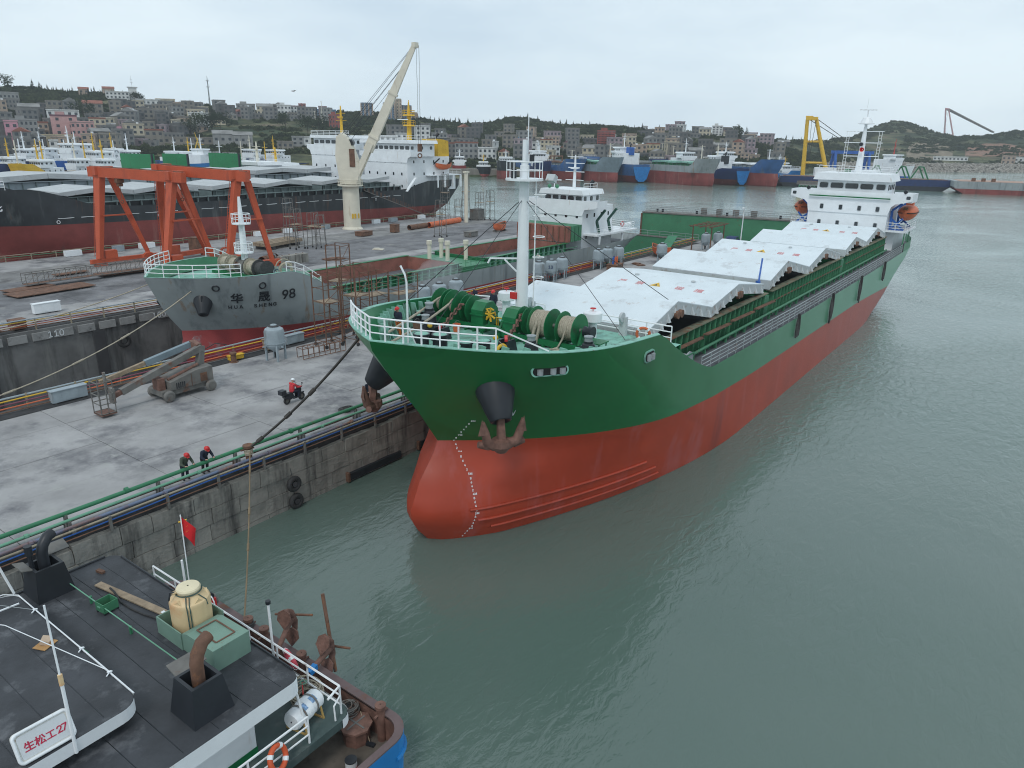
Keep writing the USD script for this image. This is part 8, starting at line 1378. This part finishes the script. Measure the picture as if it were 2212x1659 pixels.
# flag, engine, stern gear
t = thing('flag', 'red flag with yellow stars on a thin staff at the boat\'s rail', 'flag', (12.35, 24.4, 2.6)); obj('staff', MB().cyl((0, 0, 0), (.1, .1, 4.0), .022, n=6), m_rail, t)
U, Vv = np.meshgrid(np.linspace(0, 1, 12), np.linspace(0, 1, 9), indexing='ij'); fx = .1 + .46 * U * (.85 - .2 * Vv); fz = 3.95 - .78 * Vv - .62 * U; fy = .1 - .25 * U + .07 * np.sin(U * 6 + Vv * 2); P = np.stack([fx, fy, fz], -1); obj('cloth', MB().grid(P), paint('flag_red', (.55, .015, .02), .8, var=.1), t, smooth=True)
def star(c, r): 
    p = [(r * (1 if k % 2 == 0 else .4) * math.cos(math.pi / 2 + k * math.pi / 5), r * (1 if k % 2 == 0 else .4) * math.sin(math.pi / 2 + k * math.pi / 5)) for k in range(10)]; ux = P[3, 2] - P[0, 2]; ux /= np.linalg.norm(ux); uy = P[0, 0] - P[0, 3]; uy -= ux * (uy @ ux); uy /= np.linalg.norm(uy); nn = np.cross(ux, uy); nn = nn if nn @ (CAM - c) > 0 else -nn
    return MB().prism(p, -.05, .006).xf(np.array([ux, uy, np.cross(ux, uy)]).T, c + nn * .02)
obj('star', star(P[2, 2] + 0, .17), m_yellow, t)
for a, b in ((4, 1), (5, 2), (5, 4), (4, 5)): obj('small_star', star(P[a, b], .06), m_yellow, t)
t = thing('small_engine', 'small red and black engine standing behind the flag staff', 'engine', (12.6, 23.6, 2.6)); obj('block', MB().box((0, 0, .35), (.4, .5, .5)), m_redbright, t); obj('fuel_tank', MB().cyl((0, -.25, .75), (0, .25, .75), .14, n=10), m_black, t); obj('flywheel', MB().cyl((.22, 0, .4), (.3, 0, .4), .22, n=14), m_steel, t); obj('frame', MB().torus((0, 0, .4), .45, .025, (1, 0, 0), 16, 5), m_rail, t)
def admiralty(loc, rz, label, tilt, s=1.0, tip=None):
    """Old pattern anchor: long shank, wooden-like stock, two arms with leaf shaped palms, lying over the stern rail."""
    t = thing('old_anchor', label, 'anchor', loc, rz); a = math.radians(tilt); R = np.array([[math.cos(a), 0, -math.sin(a)], [0, 1, 0], [math.sin(a), 0, math.cos(a)]])
    q = lambda *p: R @ np.array(p) * s
    obj('shank', MB().tube([q(-1.5, 0, 0), q(0, 0, .05)], [.09, .12], 8), m_brown, t, smooth=50); obj('stock', MB().cyl(q(.12, -.8, .15), q(.12, .8, -.15), .045, n=8), m_rust, t)
    for sg in (-1, 1):
        obj('arm', MB().tube([q(0, 0, 0), q(.02, .0, sg * .3), q(-.12, .0, sg * .58), q(-.32, 0, sg * .74)], [.14, .13, .11, .07], 8), m_brown, t, smooth=50)
        c = q(-.40, 0, sg * .60); obj('palm', MB().prism([(0, -.46), (.27, -.1), (.23, .2), (0, .34), (-.23, .2), (-.27, -.1)], -.035, .035).xf(R @ np.array([[0, 0, sg * 1.0], [1, 0, 0], [0, 1.0, 0]]).T if False else R @ np.array([[.5, 0, .86], [0, 1, 0], [-.86 * sg, 0, .5 * sg]]).T @ np.array([[0, 1, 0], [1, 0, 0], [0, 0, 1]]) , c), m_brown, t)
    return t
admiralty((13.9, 20.1, 3.1), .45, 'rusty old anchor leaning out over the stern, farther of the two', 22, 1.0); a2 = admiralty((14.1, 18.2, 2.5), .25, 'rusty old anchor with an upright bar, nearer of the two on the stern', 5, .95); obj('blue_rag', MB().bar((-1.35, 0, -.1), (-.95, 0, -.07), .2), m_blueb, a2); obj('upright_bar', MB().cyl((-.1, -.2, -.9), (.45, .55, 1.9), .07, n=8), m_rust, a2)
for x, y, lab in ((13.35, 22.2, 'rope wound bitt where the thin brown rope is tied'), (13.35, 21.2, 'black bitt on the stern rail between the rope and the anchors'), (13.3, 18.9, 'black bitt beside the nearer anchor'), (13.25, 14.75, 'brown bitt at the blue stern corner')):
    t = thing('bitt', lab, 'bitt', (x, y, 1.0)); obj('post', MB().lathe([(.02, 0), (.15, 0), (.15, 1.3), (.19, 1.34), (.19, 1.45), (.02, 1.47)], n=14), m_brown, t, smooth=35); obj('pin', MB().cyl((-.3, 0, 1.1), (.3, 0, 1.1), .04, n=7), m_brown, t)
    if 'rope' in lab and 'wound' in lab:
        for k in range(4): obj('rope_turn', MB().torus((0, 0, 1.0 + .07 * k), .18, .04, (.1 * (-1) ** k, .1, 1), 14, 5), m_ropedark, t)
def heap(name, label, cat, loc, mat, n, R, r, h, seed):
    t = thing(name, label, cat, loc); g = np.random.default_rng(seed)
    for k in range(n): obj('loop', MB().torus((g.uniform(-.2, .2) * R, g.uniform(-.2, .2) * R, h * k / n + .02), R * g.uniform(.45, 1.0), r, (g.uniform(-.35, .35), g.uniform(-.35, .35), 1), 20, 5), mat, t, smooth=60)
    return t
hp = heap('rope_heap', 'tangled heap of tan rope on the green stern deck', 'rope', (12.0 - .2, 16.75, 2.6), m_rope, 22, .55, .022, .4, 8); obj('red_handle', MB().cyl((-.5, -.6, .1), (.05, .2, .55), .02, n=6), m_redbright, hp); obj('green_tie', MB().torus((.1, .2, .55), .1, .02, (0, 0, 1), 10, 4), pm, hp)
heap('wire_coil', 'coil of grey wire rope on the stern bollard', 'rope', (13.0, 16.1, 1.55), m_steel, 12, .4, .022, .35, 9)
t = thing('mooring_drum', 'brown octagonal mooring drum on the muddy stern deck', 'bollard', (12.75, 15.45, 1.0)); obj('drum', MB().lathe([(.02, 0), (.46, 0), (.46, .55), (.56, .58), (.56, .66), (.02, .66)], n=8), m_brown, t); obj('cross_weld', MB().bar((-.4, 0, .665), (.4, 0, .665), .06, .015).bar((0, -.4, .668), (0, .4, .668), .06, .015), m_steel, t)
t = thing('tyre_bollard', 'round grey fender with wire loops by the stern corner of the deck', 'fender', (12.95, 16.3, 1.0)); obj('fender_body', MB().cyl((0, 0, 0), (0, 0, .55), .42, n=18), m_steel, t, smooth=40); obj('lid', MB().lathe([(.02, .55), (.4, .55), (.3, .62), (.02, .62)], n=18), m_ropedark, t)
t = thing('liferaft', 'white liferaft canister with stickers on a rusty cradle', 'liferaft', (11.15, 15.95, 2.6), math.radians(12)); obj('canister', MB().lathe([(.03, -.62), (.28, -.62), (.32, -.56), (.33, -.1), (.345, -.08), (.345, .08), (.33, .1), (.32, .56), (.28, .62), (.03, .62)], (0, 0, .55), 20, (1, 0, 0)), m_white, t, smooth=35); obj('band', MB().lathe([(.335, -.3), (.35, -.3), (.35, -.24), (.335, -.24)], (0, 0, .55), 20, (1, 0, 0)).lathe([(.335, .24), (.35, .24), (.35, .3), (.335, .3)], (0, 0, .55), 20, (1, 0, 0)), m_steel, t)
for x in (.12, -.28): obj('sticker', MB().add(np.array([[x + dx, -.338 * math.sin(a), .55 + .338 * math.cos(a)] for dx in (0, .22) for a in (.15, .5, .85)]), [[0, 3, 4, 1], [1, 4, 5, 2]]), paint('blue_sticker', (.2, .32, .5), .5, var=.5, scale=12), t)
for x in (-.4, .4): obj('cradle', MB().bar((x, -.4, 0), (x, -.3, .45), .05).bar((x, .4, 0), (x, .3, .45), .05).bar((x, -.4, .02), (x, .4, .02), .05), m_orange if False else paint('rusty_yellow', (.42, .28, .09), .7, var=.2, dirt=RUST, dirt_amt=.4), t)
lifebuoy((9.45, 15.02, 3.15), 'orange and white lifebuoy on the near rail of the work boat', (.35, -.9, .35), .34, paint('buoy_orange', (.55, .09, .03), .5, var=.15)); lifebuoy((12.32, 18.15, 3.2), 'faded pinkish red lifebuoy on the stern rail of the work boat', (.95, -.2, .25), .34, paint('buoy_pink', (.52, .07, .10), .6, var=.2))
t = thing('paint_can', 'paint can with a dark top on the muddy side deck', 'can', (11.75, 14.6, 1.0)); obj('can_body', MB().cyl((0, 0, 0), (0, 0, .42), .19, n=14), m_white, t, smooth=40); obj('lid', MB().cyl((0, 0, .42), (0, 0, .45), .2, n=14), m_black, t); obj('red_label', MB().lathe([(.192, .08), (.195, .08), (.195, .2), (.192, .2)], n=14), m_redbright, t)
t = thing('mop', 'mop with a black head leaning on the stern bulwark', 'mop', (12.85, 14.9, 1.0)); obj('handle', MB().cyl((0, 0, .05), (.3, .75, .75), .018, n=6), m_wood, t); obj('head', MB().box((-.03, -.05, .05), (.14, .3, .09), rz=.3), m_black, t)
# ================================================================ workers, vehicles, scaffolds and scrap on the piers
person('worker in red helmet and olive jacket leaning on the green pipe, left of the pair', (17.55, 33.35, PIER_Z), -math.pi / 2, 'lean', m_olive, m_navycloth, m_redbright); person('worker in red helmet and navy jacket bent over the green pipe, right of the pair', (18.65, 33.3, PIER_Z), -math.pi / 2, 'lean', m_navycloth, m_blackcloth, m_redbright)
person('man in dark coat and pale hood standing by the pier edge near the anchor', (31.2, 34.3, PIER_Z), -math.pi * .55, 'stand', m_navycloth, m_blackcloth, m_crane); person('person in a dark hooded jacket among the blasting tanks', (60.2, 48.6, PIER_Z), math.pi, 'stand', m_navycloth, m_blackcloth, None, True)
person('worker in a pale top bending by the deck edge of the docked ship', (83.0, 55.8, 4.5), math.pi, 'squat', m_crane, m_navycloth, m_white); person('rider in a red and grey jacket and white helmet on the scooter', (28.35, 38.55, PIER_Z), .05, 'ride', m_redcloth, m_navycloth, m_white)
t = thing('scooter', 'black motor scooter with a top box crossing the pier', 'scooter', (28.35, 38.55, PIER_Z), .05)
for x in (-.55, .68): w = obj('wheel', MB().torus((x, 0, .27), .2, .075, (0, 1, 0), 16, 7), m_rubber, t, smooth=True); obj('rim', MB().cyl((x, -.05, .27), (x, .05, .27), .14, n=12), m_steel, w)
obj('rear_body', MB().prism_y([(-.85, .62), (-.1, .66), (0, .42), (-.35, .3), (-.75, .45)], -.15, .15), m_black, t); obj('seat', MB().box((-.38, 0, .72), (.72, .28, .1)), m_black, t); obj('floor', MB().box((.15, 0, .32), (.5, .3, .07)), m_black, t); obj('leg_shield', MB().prism_y([(.36, .3), (.5, .3), (.55, .95), (.46, .95)], -.2, .2), m_black, t); obj('front_mudguard', MB().box((.68, 0, .52), (.4, .13, .06)), m_black, t); obj('fork', MB().bar((.68, 0, .28), (.48, 0, 1.0), .08), m_steel, t); obj('handlebar', MB().bar((.48, -.34, 1.05), (.48, .34, 1.05), .05), m_black, t); obj('headlight', MB().box((.56, 0, .93), (.1, .16, .12)), m_white, t); obj('top_box', MB().box((-.88, 0, .92), (.38, .4, .3)), m_black, t)
for s in (-1, 1): obj('mirror', MB().bar((.48, s * .25, 1.05), (.5, s * .36, 1.28), .02).box((.5, s * .37, 1.31), (.03, .12, .08)), m_black, t)
def boom_lift():
    t = thing('boom_lift', 'dusty grey folding boom lift with a cage basket on the near pier', 'boom lift', (0, 0, 0)); z = PIER_Z
    for x in (23.25, 26.3):
        for y in (44.9, 46.9): w = obj('wheel', MB().torus((x, y, z + .38), .26, .15, (0, 1, 0), 18, 8), m_steel, t, smooth=True); obj('hub', MB().cyl((x, y - .16, z + .38), (x, y + .16, z + .38), .2, n=12), m_steel, w)
    obj('chassis', MB().box2((22.9, 45.1, z + .35), (26.6, 46.7, z + .7)), m_steel, t); obj('engine_cover', MB().prism_y([(23.5, z + .7), (26.6, z + .7), (26.6, z + 1.75), (25.4, z + 1.7), (23.5, z + 1.25)], 45.0, 46.75), m_steel, t)
    for k in range(5): obj('louvre', MB().box((23.9 + .14 * k, 44.985, z + .95), (.05, .03, .4)), m_black, t)
    obj('panel_line', MB().box((25.0, 44.985, z + 1.1), (.03, .02, .9)).box((25.9, 44.985, z + 1.1), (.5, .02, .6)), m_rust, t); obj('turret_post', MB().box2((22.95, 45.5, z + .7), (23.4, 46.3, z + 1.5)), m_brown, t)
    obj('rear_column', MB().bar((26.2, 45.9, z + 1.6), (26.5, 46.0, z + 3.0), .35, .5), m_steel, t); obj('lower_boom', MB().bar((26.5, 45.95, z + 2.9), (20.6, 45.75, z + 1.25), .38, .42), m_steel, t); obj('lower_boom_inner', MB().bar((21.2, 45.77, z + 1.42), (20.0, 45.72, z + 1.08), .26, .28), m_brown, t)
    obj('upper_boom', MB().bar((26.4, 46.7, z + 3.1), (23.0, 47.0, z + 2.35), .34, .4), m_greyblue, t); obj('fly_boom', MB().bar((23.4, 47.0, z + 2.45), (20.0, 47.1, z + 1.75), .24, .26), m_wood, t); obj('boom_link', MB().bar((26.4, 46.0, z + 2.95), (26.3, 46.75, z + 3.15), .4), m_brown, t); obj('lift_cylinder', MB().cyl((25.9, 45.6, z + 1.9), (23.6, 45.5, z + 1.35), .1, n=8), m_brown, t); obj('hose', MB().tube([(26.7, 46.1, z + 2.6), (28.0, 46.6, z + 2.75), (29.0, 46.8, z + 2.4)], .03, 5), m_rubber, t)
    bx, by = 19.45, 45.7; cg = MB()
    for zz in (z + .25, z + .9, z + 1.5, z + 2.3):
        cg.bar((bx - .45, by - .5, zz), (bx + .45, by - .5, zz), .05).bar((bx - .45, by + .5, zz), (bx + .45, by + .5, zz), .05).bar((bx - .45, by - .5, zz), (bx - .45, by + .5, zz), .05).bar((bx + .45, by - .5, zz), (bx + .45, by + .5, zz), .05)
    for dx in (-.45, 0, .45):
        for dy in (-.5, .5): cg.bar((bx + dx, by + dy, z + .25), (bx + dx, by + dy, z + 2.3), .05)
    obj('basket_cage', cg, m_steel, t); obj('basket_floor', MB().box((bx, by, z + .2), (.95, 1.05, .1)), m_brown, t); obj('basket_mount', MB().box((bx + .55, by, z + 1.2), (.2, .5, 1.0)).cyl((bx + .4, by + .3, z + 1.6), (bx + .4, by + .3, z + 2.7), .1, n=8), m_steel, t)
boom_lift()
def scaffold(label, loc, rz, w, d, h, n, group=None, wheels=True, mat=None, taper=0.0):
    t = thing('scaffold_tower', label, 'scaffold', loc, rz, group); mt = mat or m_rust; fr = MB(); k = lambda z: 1 - taper * z / h
    for sx in (-1, 1):
        for sy in (-1, 1): obj('upright', MB().bar((sx * w / 2, sy * d / 2, .25), (sx * w / 2 * k(h), sy * d / 2 * k(h), h), .075), mt, t)
    for z in np.linspace(.45, h - .1, n):
        q = k(z)
        for sy in (-1, 1): fr.bar((-w / 2 * q, sy * d / 2 * q, z), (w / 2 * q, sy * d / 2 * q, z), .045)
        for sx in (-1, 1): fr.bar((sx * w / 2 * q, -d / 2 * q, z + .1), (sx * w / 2 * q, d / 2 * q, z + .1), .045)
    for j in range(n - 1): z0, z1 = np.linspace(.45, h - .1, n)[j:j + 2]; s = 1 if j % 2 else -1; fr.bar((-w / 2 * s, -d / 2, z0), (w / 2 * s * k(z1), -d / 2 * k(z1), z1), .035)
    obj('rungs', fr, mt, t, kind='stuff')
    obj('platform', MB().box((0, 0, h * .62), (w * .95, d * .95, .06)), m_wood, t)
    if wheels:
        for sx in (-1, 1):
            for sy in (-1, 1): obj('caster', MB().cyl((sx * w / 2, sy * d / 2 - .06, .16), (sx * w / 2, sy * d / 2 + .06, .16), .16, n=10), m_rubber, t)
    return t
scaffold('rusty wheeled scaffold tower nearest the green bow, on the dock edge', (41.3, 46.5, PIER_Z), .15, 1.8, 1.6, 6.8, 6); scaffold('rusty wheeled scaffold tower left of the nearest one beside the grey hull', (39.1, 47.6, PIER_Z), -.1, 1.6, 1.6, 6.2, 6); scaffold('rusty scaffold tower standing farther right along the dock edge', (45.5, 48.6, PIER_Z), .05, 2.2, 1.5, 5.4, 5); scaffold('tallest rusty scaffold tower behind the other two at the grey bow', (41.8, 49.0, PIER_Z), .3, 1.5, 1.4, 8.2, 7); scaffold('low rusty scaffold by the dock edge right of the tall ones', (49.5, 48.9, PIER_Z), 0, 2.6, 1.4, 4.6, 4)
for k, (x, y, h, lab) in enumerate(((73.0, 95.0, 6.2, 'thin grey scaffold tower left of the cream crane, first of three'), (75.2, 93.6, 5.6, 'thin grey scaffold tower left of the cream crane, second of three'), (77.5, 94.7, 5.0, 'thin grey scaffold tower left of the cream crane, third of three'), (74.5, 98.6, 7.5, 'taller scaffold in front of the black hull left of the crane'), (99.6, 88.5, 6.5, 'scaffold tower on the middle of the far pier'), (117.5, 103.0, 10.0, 'tall scaffold tower against the black ship\'s stern'), (125.0, 103.6, 9.8, 'tallest scaffold tower at the far end of the pier'), (127.3, 101.6, 6.0, 'shorter scaffold tower right of the tallest at the pier end'), (129.0, 100.0, 6.4, 'rightmost scaffold tower at the far pier end'), (124.0, 105.0, 4.5, 'small red scaffold at the far pier end'))): scaffold(lab, (x, y, PIER_Z), k * .4, 1.7, 1.5, h, max(4, int(h / 1.1)), None, True, m_steel, .25)
t = thing('ladder_frame', 'rusty lattice frame lying on the near pier behind the scooter', 'frame', (36.8, 45.4, PIER_Z), -.12)
for z in (.12, .95): obj('chord', MB().bar((-2, 0, z), (2, 0, z), .05).bar((-2, .9, z), (2, .9, z), .05), m_rust, t)
for x in np.linspace(-2, 2, 9): obj('rung', MB().bar((x, 0, .12), (x, 0, .95), .04).bar((x, .9, .12), (x, .9, .95), .04).bar((x, 0, .95), (x, .9, .95), .04), m_rust, t)
t = thing('lattice_gangway', 'long rusty lattice gangway lying on plates on the far pier', 'gangway', (33.0, 91.5, PIER_Z), math.atan2(92.0 - 91.5, 18.0))
for s in (0, 1.1):
    for z in (.5, 1.7): obj('chord', MB().bar((0, s, z), (18.5, s, z), .07), m_steel, t)
    for k in range(16): obj('strut', MB().bar((k * 1.2, s, .5), (k * 1.2, s, 1.7), .05).bar((k * 1.2, s, .5), ((k + 1) * 1.2, s, 1.7), .03), m_steel, t)
obj('tread', MB().box2((0, .05, .44), (18.5, 1.05, .5)), m_rust, t)
for k, (x, y, sx, sy, rz, lab) in enumerate(((34.2, 88.5, 8.5, 3.0, .1, 'large rusty steel plate in front of the lattice gangway'), (45.0, 93.6, 6.5, 2.6, -.05, 'rusty steel plate at the right end of the lattice gangway'), (33.0, 91.2, 5.0, 2.0, .15, 'dark plate half under the left end of the gangway'), (40.3, 97.6, 4.0, 1.2, .1, 'pale plate on the far pier behind the gangway'), (60.5, 97.0, 7.0, 2.0, .35, 'dark plate beside the right gantry crane'))):
    t = thing('steel_plate', lab, 'steel plate', (x, y, PIER_Z), rz); obj('sheet', MB().box((0, 0, .22), (sx, sy, .08)), m_rust, t); obj('bearer', MB().box((-sx * .3, 0, .09), (.25, sy * .9, .18)).box((sx * .3, 0, .09), (.25, sy * .9, .18)), m_joint, t)
def pipes(label, loc, rz, L, r, mat, segs=1):
    t = thing('big_pipe', label, 'pipe', loc, rz); n = 20; prof = [(r, 0), (r, L), (r * .9, L), (r * .9, 0), (r, 0)]; obj('shell', MB().lathe(prof, (0, 0, r), n, (1, 0, 0)), mat, t, smooth=40)
    for k in range(int(L / 2)): obj('flange', MB().lathe([(r, k * 2 + .6), (r * 1.06, k * 2 + .6), (r * 1.06, k * 2 + .75), (r, k * 2 + .75)], (0, 0, r), n, (1, 0, 0)), mat, t)
pipes('long orange pipe lying on the far pier near the yellow post', (108.5, 99.5, PIER_Z), .17, 12, .55, m_orange); pipes('short rusty pipe at the left end of the orange one', (103.0, 99.6, PIER_Z), .1, 5.5, .5, m_rust); pipes('short fat rusty pipe behind the gantry crane foot', (60.0, 86.0, PIER_Z), .4, 2.6, .6, m_rust); pipes('second fat rusty pipe by the pale concrete blocks', (62.3, 86.4, PIER_Z), 1.2, 1.2, .7, m_rust)
for k in range(4): t = thing('concrete_block', 'pale concrete block in the row by the gantry foot', 'block', (62.2 + 1.15 * k, 84.4, PIER_Z), .05, 'pale concrete blocks in a row'); obj('block_body', MB().box((0, 0, .6), (1.05, 1.05, 1.2)), m_wall, t); obj('lifting_eye', MB().torus((0, 0, 1.22), .12, .03, (1, 0, 0), 10, 4), m_rust, t)
t = thing('timber_stack', 'pale timber and slab stack left of the grey scaffolds', 'stack', (72.5, 99.2, PIER_Z), .25)
for k in range(4): obj('beam', MB().box((0, -1.2 + .8 * k, .75 + .03 * k), (8.5, .7, .5)), m_wood, t)
for x in (-3, 3): obj('bearer', MB().box((x, 0, .25), (.5, 3.5, .5)), m_joint, t)
for x, y, s, m_, lab in ((91.2, 99.5, (2.8, 1.8, .7), m_rust, 'rusty open skid on the far pier in front of the crane'), (89.9, 47.6, (2.6, 1.5, .7), m_rust, 'rusty skid with gas bottles on the near pier'), (131.0 - 3.5, 102.4, (2.8, 2.0, 2.2), m_steel, 'dark grey box container at the far pier end'), (62.0, 104.5, (2.2, 1.8, 1.9), m_rust, 'dark rusty block behind the right gantry crane'), (104.0, 85.0, (2.6, 1.5, .8), m_steel, 'grey open frame box near the orange boat'), (98.5, 99.0, (1.3, 1.3, 1.4), m_rust, 'rusty drum box at the end of the short rusty pipe')):
    t = thing('skid', lab, 'skid', (x, y, PIER_Z), .15); obj('tray', MB().box((0, 0, s[2] / 2 + .1), s), m_, t); obj('rim', MB().box((0, 0, s[2] + .12), (s[0] + .12, s[1] + .12, .08)), m_, t); obj('runner', MB().box((0, -s[1] * .3, .05), (s[0], .15, .1)).box((0, s[1] * .3, .05), (s[0], .15, .1)), m_joint, t)
    if 'bottles' in lab:
        for k in range(4): obj('gas_bottle', MB().lathe([(.02, 0), (.12, 0), (.12, .9), (.05, 1.05), (.02, 1.1)], (-.6 + .35 * k, .1 * (-1) ** k, .8), 10), m_orange if k % 2 else m_blue, t, smooth=40)
t = thing('yellow_post', 'tall cream yellow post on the edge of the far pier', 'post', (121.5, 100.6, PIER_Z)); obj('post', MB().cyl((0, 0, 0), (0, 0, 10.2), .42, n=12), m_crane, t, smooth=40); obj('cap', MB().box((0, 0, 10.35), (1.1, .9, .3)), m_crane, t)
t = thing('quay_lamp', 'slim lamp post rising from the near pier by the parked car', 'lamp post', (134.0 - 5, 43.6, PIER_Z)); obj('post', MB().tube([(0, 0, 0), (0, 0, 6.2)], [.11, .07], 8), m_white, t); obj('lamp_head', MB().box((-.3, 0, 6.3), (.7, .3, .2)), m_white, t)
t = thing('parked_car', 'dark car parked at the end of the near pier', 'car', (127.0, 44.4, PIER_Z), .1); obj('body', MB().prism_y([(-2.1, .35), (2.1, .35), (2.15, .8), (1.3, .95), (.8, 1.5), (-1.2, 1.52), (-1.9, 1.0), (-2.15, .85)], -.85, .85), m_navy, t); obj('windscreen', MB().prism_y([(-1.85, 1.0), (-1.2, 1.46), (-1.24, 1.47), (-1.9, 1.02)], -.7, .7), m_glass, t); obj('side_window', MB().box((-.2, -.86, 1.25), (1.7, .02, .38)), m_glass, t)
for x in (-1.3, 1.3):
    for y in (-.8, .8): obj('wheel', MB().cyl((x, y - .1, .33), (x, y + .1, .33), .33, n=14), m_rubber, t)
t = thing('rusty_canopy', 'rusty open frame canopy over the tanks by the green wall', 'canopy', (119.0, 45.8, PIER_Z)); 
for x, y in ((-2.8, -1.6), (2.8, -1.6), (-2.8, 1.6), (2.8, 1.6)): obj('post', MB().bar((x, y, 0), (x, y, 3.9), .16), m_rust, t)
for y in (-1.6, 0, 1.6): obj('beam', MB().bar((-4, y, 3.95), (4, y, 3.95), .14), m_rust, t)
for x in (-3.8, -1.9, 0, 1.9, 3.8): obj('purlin', MB().bar((x, -2, 4.1), (x, 2, 4.1), .1), m_rust, t)
t = thing('green_gangboard', 'green sloping gangboard at the end of the dock rail', 'gangboard', (112.5, 50.4, PIER_Z)); obj('board', MB().bar((0, 0, .4), (3.5, .4, 2.0), 1.6, .12), pg, t); obj('support', MB().bar((3.2, .4, 0), (3.2, .4, 1.9), .15), m_steel, t)
for x, y, n_, lab, m_ in ((88.5, 46.0, 8, 'heap of dark rope on the near pier by the rusty skid', m_ropedark), (110.5, 47.5, 8, 'yellowish rope coil near the fence by the green wall', m_rope), (64.0, 46.5, 12, 'tangle of cables and hoses left of the first hatch cover', m_ropedark), (69.5, 44.8, 7, 'blue hose coil on the pier beside the foremast', m_blue), (29.4, 34.6, 5, 'small coil of black cable at the pier edge near the standing man', m_ropedark)): heap('cable_heap', lab, 'cable', (x, y, PIER_Z), m_, n_, .9 if n_ > 5 else .5, .05, .25, int(x))
for k, (x, y, s, lab) in enumerate(((68.6, 45.6, .5, 'folded orange plate on the pier beside the hatch covers'), (96.0, 47.0, .8, 'flat brown board on the near pier beyond the skid'), (81.0, 85.2, .7, 'round pale lid lying on the dark far pier'), (70.0, 83.0, 1.2, 'small heap of rusty scrap by the dock edge'))):
    t = thing('scrap', lab, 'scrap', (x, y, PIER_Z), k); obj('piece', MB().box((0, 0, .08), (2.4 * s, 1.5 * s, .12)), m_orange if k == 0 else m_rust if k != 2 else m_crane, t); obj('piece', MB().box((.3 * s, .2 * s, .22), (1.2 * s, .9 * s, .12), rz=.5), m_rust if k != 2 else m_crane, t)
rg = np.random.default_rng(13)
for k in range(12):
    x = 46 + 6.6 * k + rg.uniform(-1.5, 1.5); t = thing('pier_box', f"{['white', 'pale grey', 'dirty white'][k % 3]} equipment box on the far pier edge along the black hull", 'box', (x, 112.2, PIER_Z), 0, f"{['white', 'pale grey', 'dirty white'][k % 3]} boxes along the black hull"); obj('box_body', MB().box((0, 0, .45), (rg.uniform(1.2, 2.4), .7, .8)), m_white if k % 3 != 1 else m_galv, t); obj('foot', MB().box((-.4, 0, .03), (.2, .6, .06)).box((.4, 0, .03), (.2, .6, .06)), m_joint, t)
t = thing('far_pier_railing', 'low pipe railing along the far pier edge beside the black hull', 'railing')
for x in np.arange(10, 128, 3.2): obj('post', MB().box2((x - .05, 112.95, PIER_Z), (x + .05, 113.05, PIER_Z + .9)), m_tan, t)
for z, m_ in ((.9, m_tan), (.6, m_greenold), (.35, m_rust)): obj('pipe', MB().tube(wig((5, 113, PIER_Z + z), (128, 113, PIER_Z + z), 30, .08, z * 9), .05, 6), m_, t, smooth=50)
for y, lab, m_ in ((32.0, None, None),): pass
for k, (x, z) in enumerate(((22.9, 1.55), (22.95, .45))): t = thing('tyre_fender', ('upper' if k == 0 else 'lower') + ' of two black tyres hung on the stained quay wall', 'tyre', (x, 31.75, z)); obj('tyre', MB().torus((0, 0, 0), .33, .15, (0, 1, 0), 20, 9), m_rubber, t, smooth=True); obj('hub', MB().cyl((0, .02, 0), (0, -.12, 0), .16, n=12), m_joint, t); obj('hanger', MB().cyl((0, .1, .3), (0, .3, 1.2), .02, n=5), m_ropedark, t)
for k, (a, b) in enumerate(((27.0, 31.5), (33.3, 38.0))): t = thing('fender_beam', ('left' if k == 0 else 'right') + ' of two dark fender beams at the waterline of the quay wall', 'fender', (0, 0, 0)); obj('beam', MB().box2((a, 31.75, .15), (b, 32.05, .6)), m_black, t); obj('end_bracket', MB().box2((a - .15, 31.7, .1), (a, 32.05, .7)), m_rust, t)
t = thing('seagull', 'small bird flying in the sky left of the crane', 'bird', tuple(CAM + ray(633, 197) / F_PX * 90)); obj('wing', MB().add([[0, 0, 0], [.15, .1, .02], [.1, .6, .15], [-.05, .3, .1], [0, 0, 0], [.15, -.1, .02], [.1, -.6, .15], [-.05, -.3, .1]], [[0, 1, 2, 3], [4, 7, 6, 5]]), m_steel, t); obj('bird_body', MB().tube([(-.25, 0, 0), (0, 0, .02), (.25, 0, 0)], [.02, .07, .03], 6), m_steel, t)
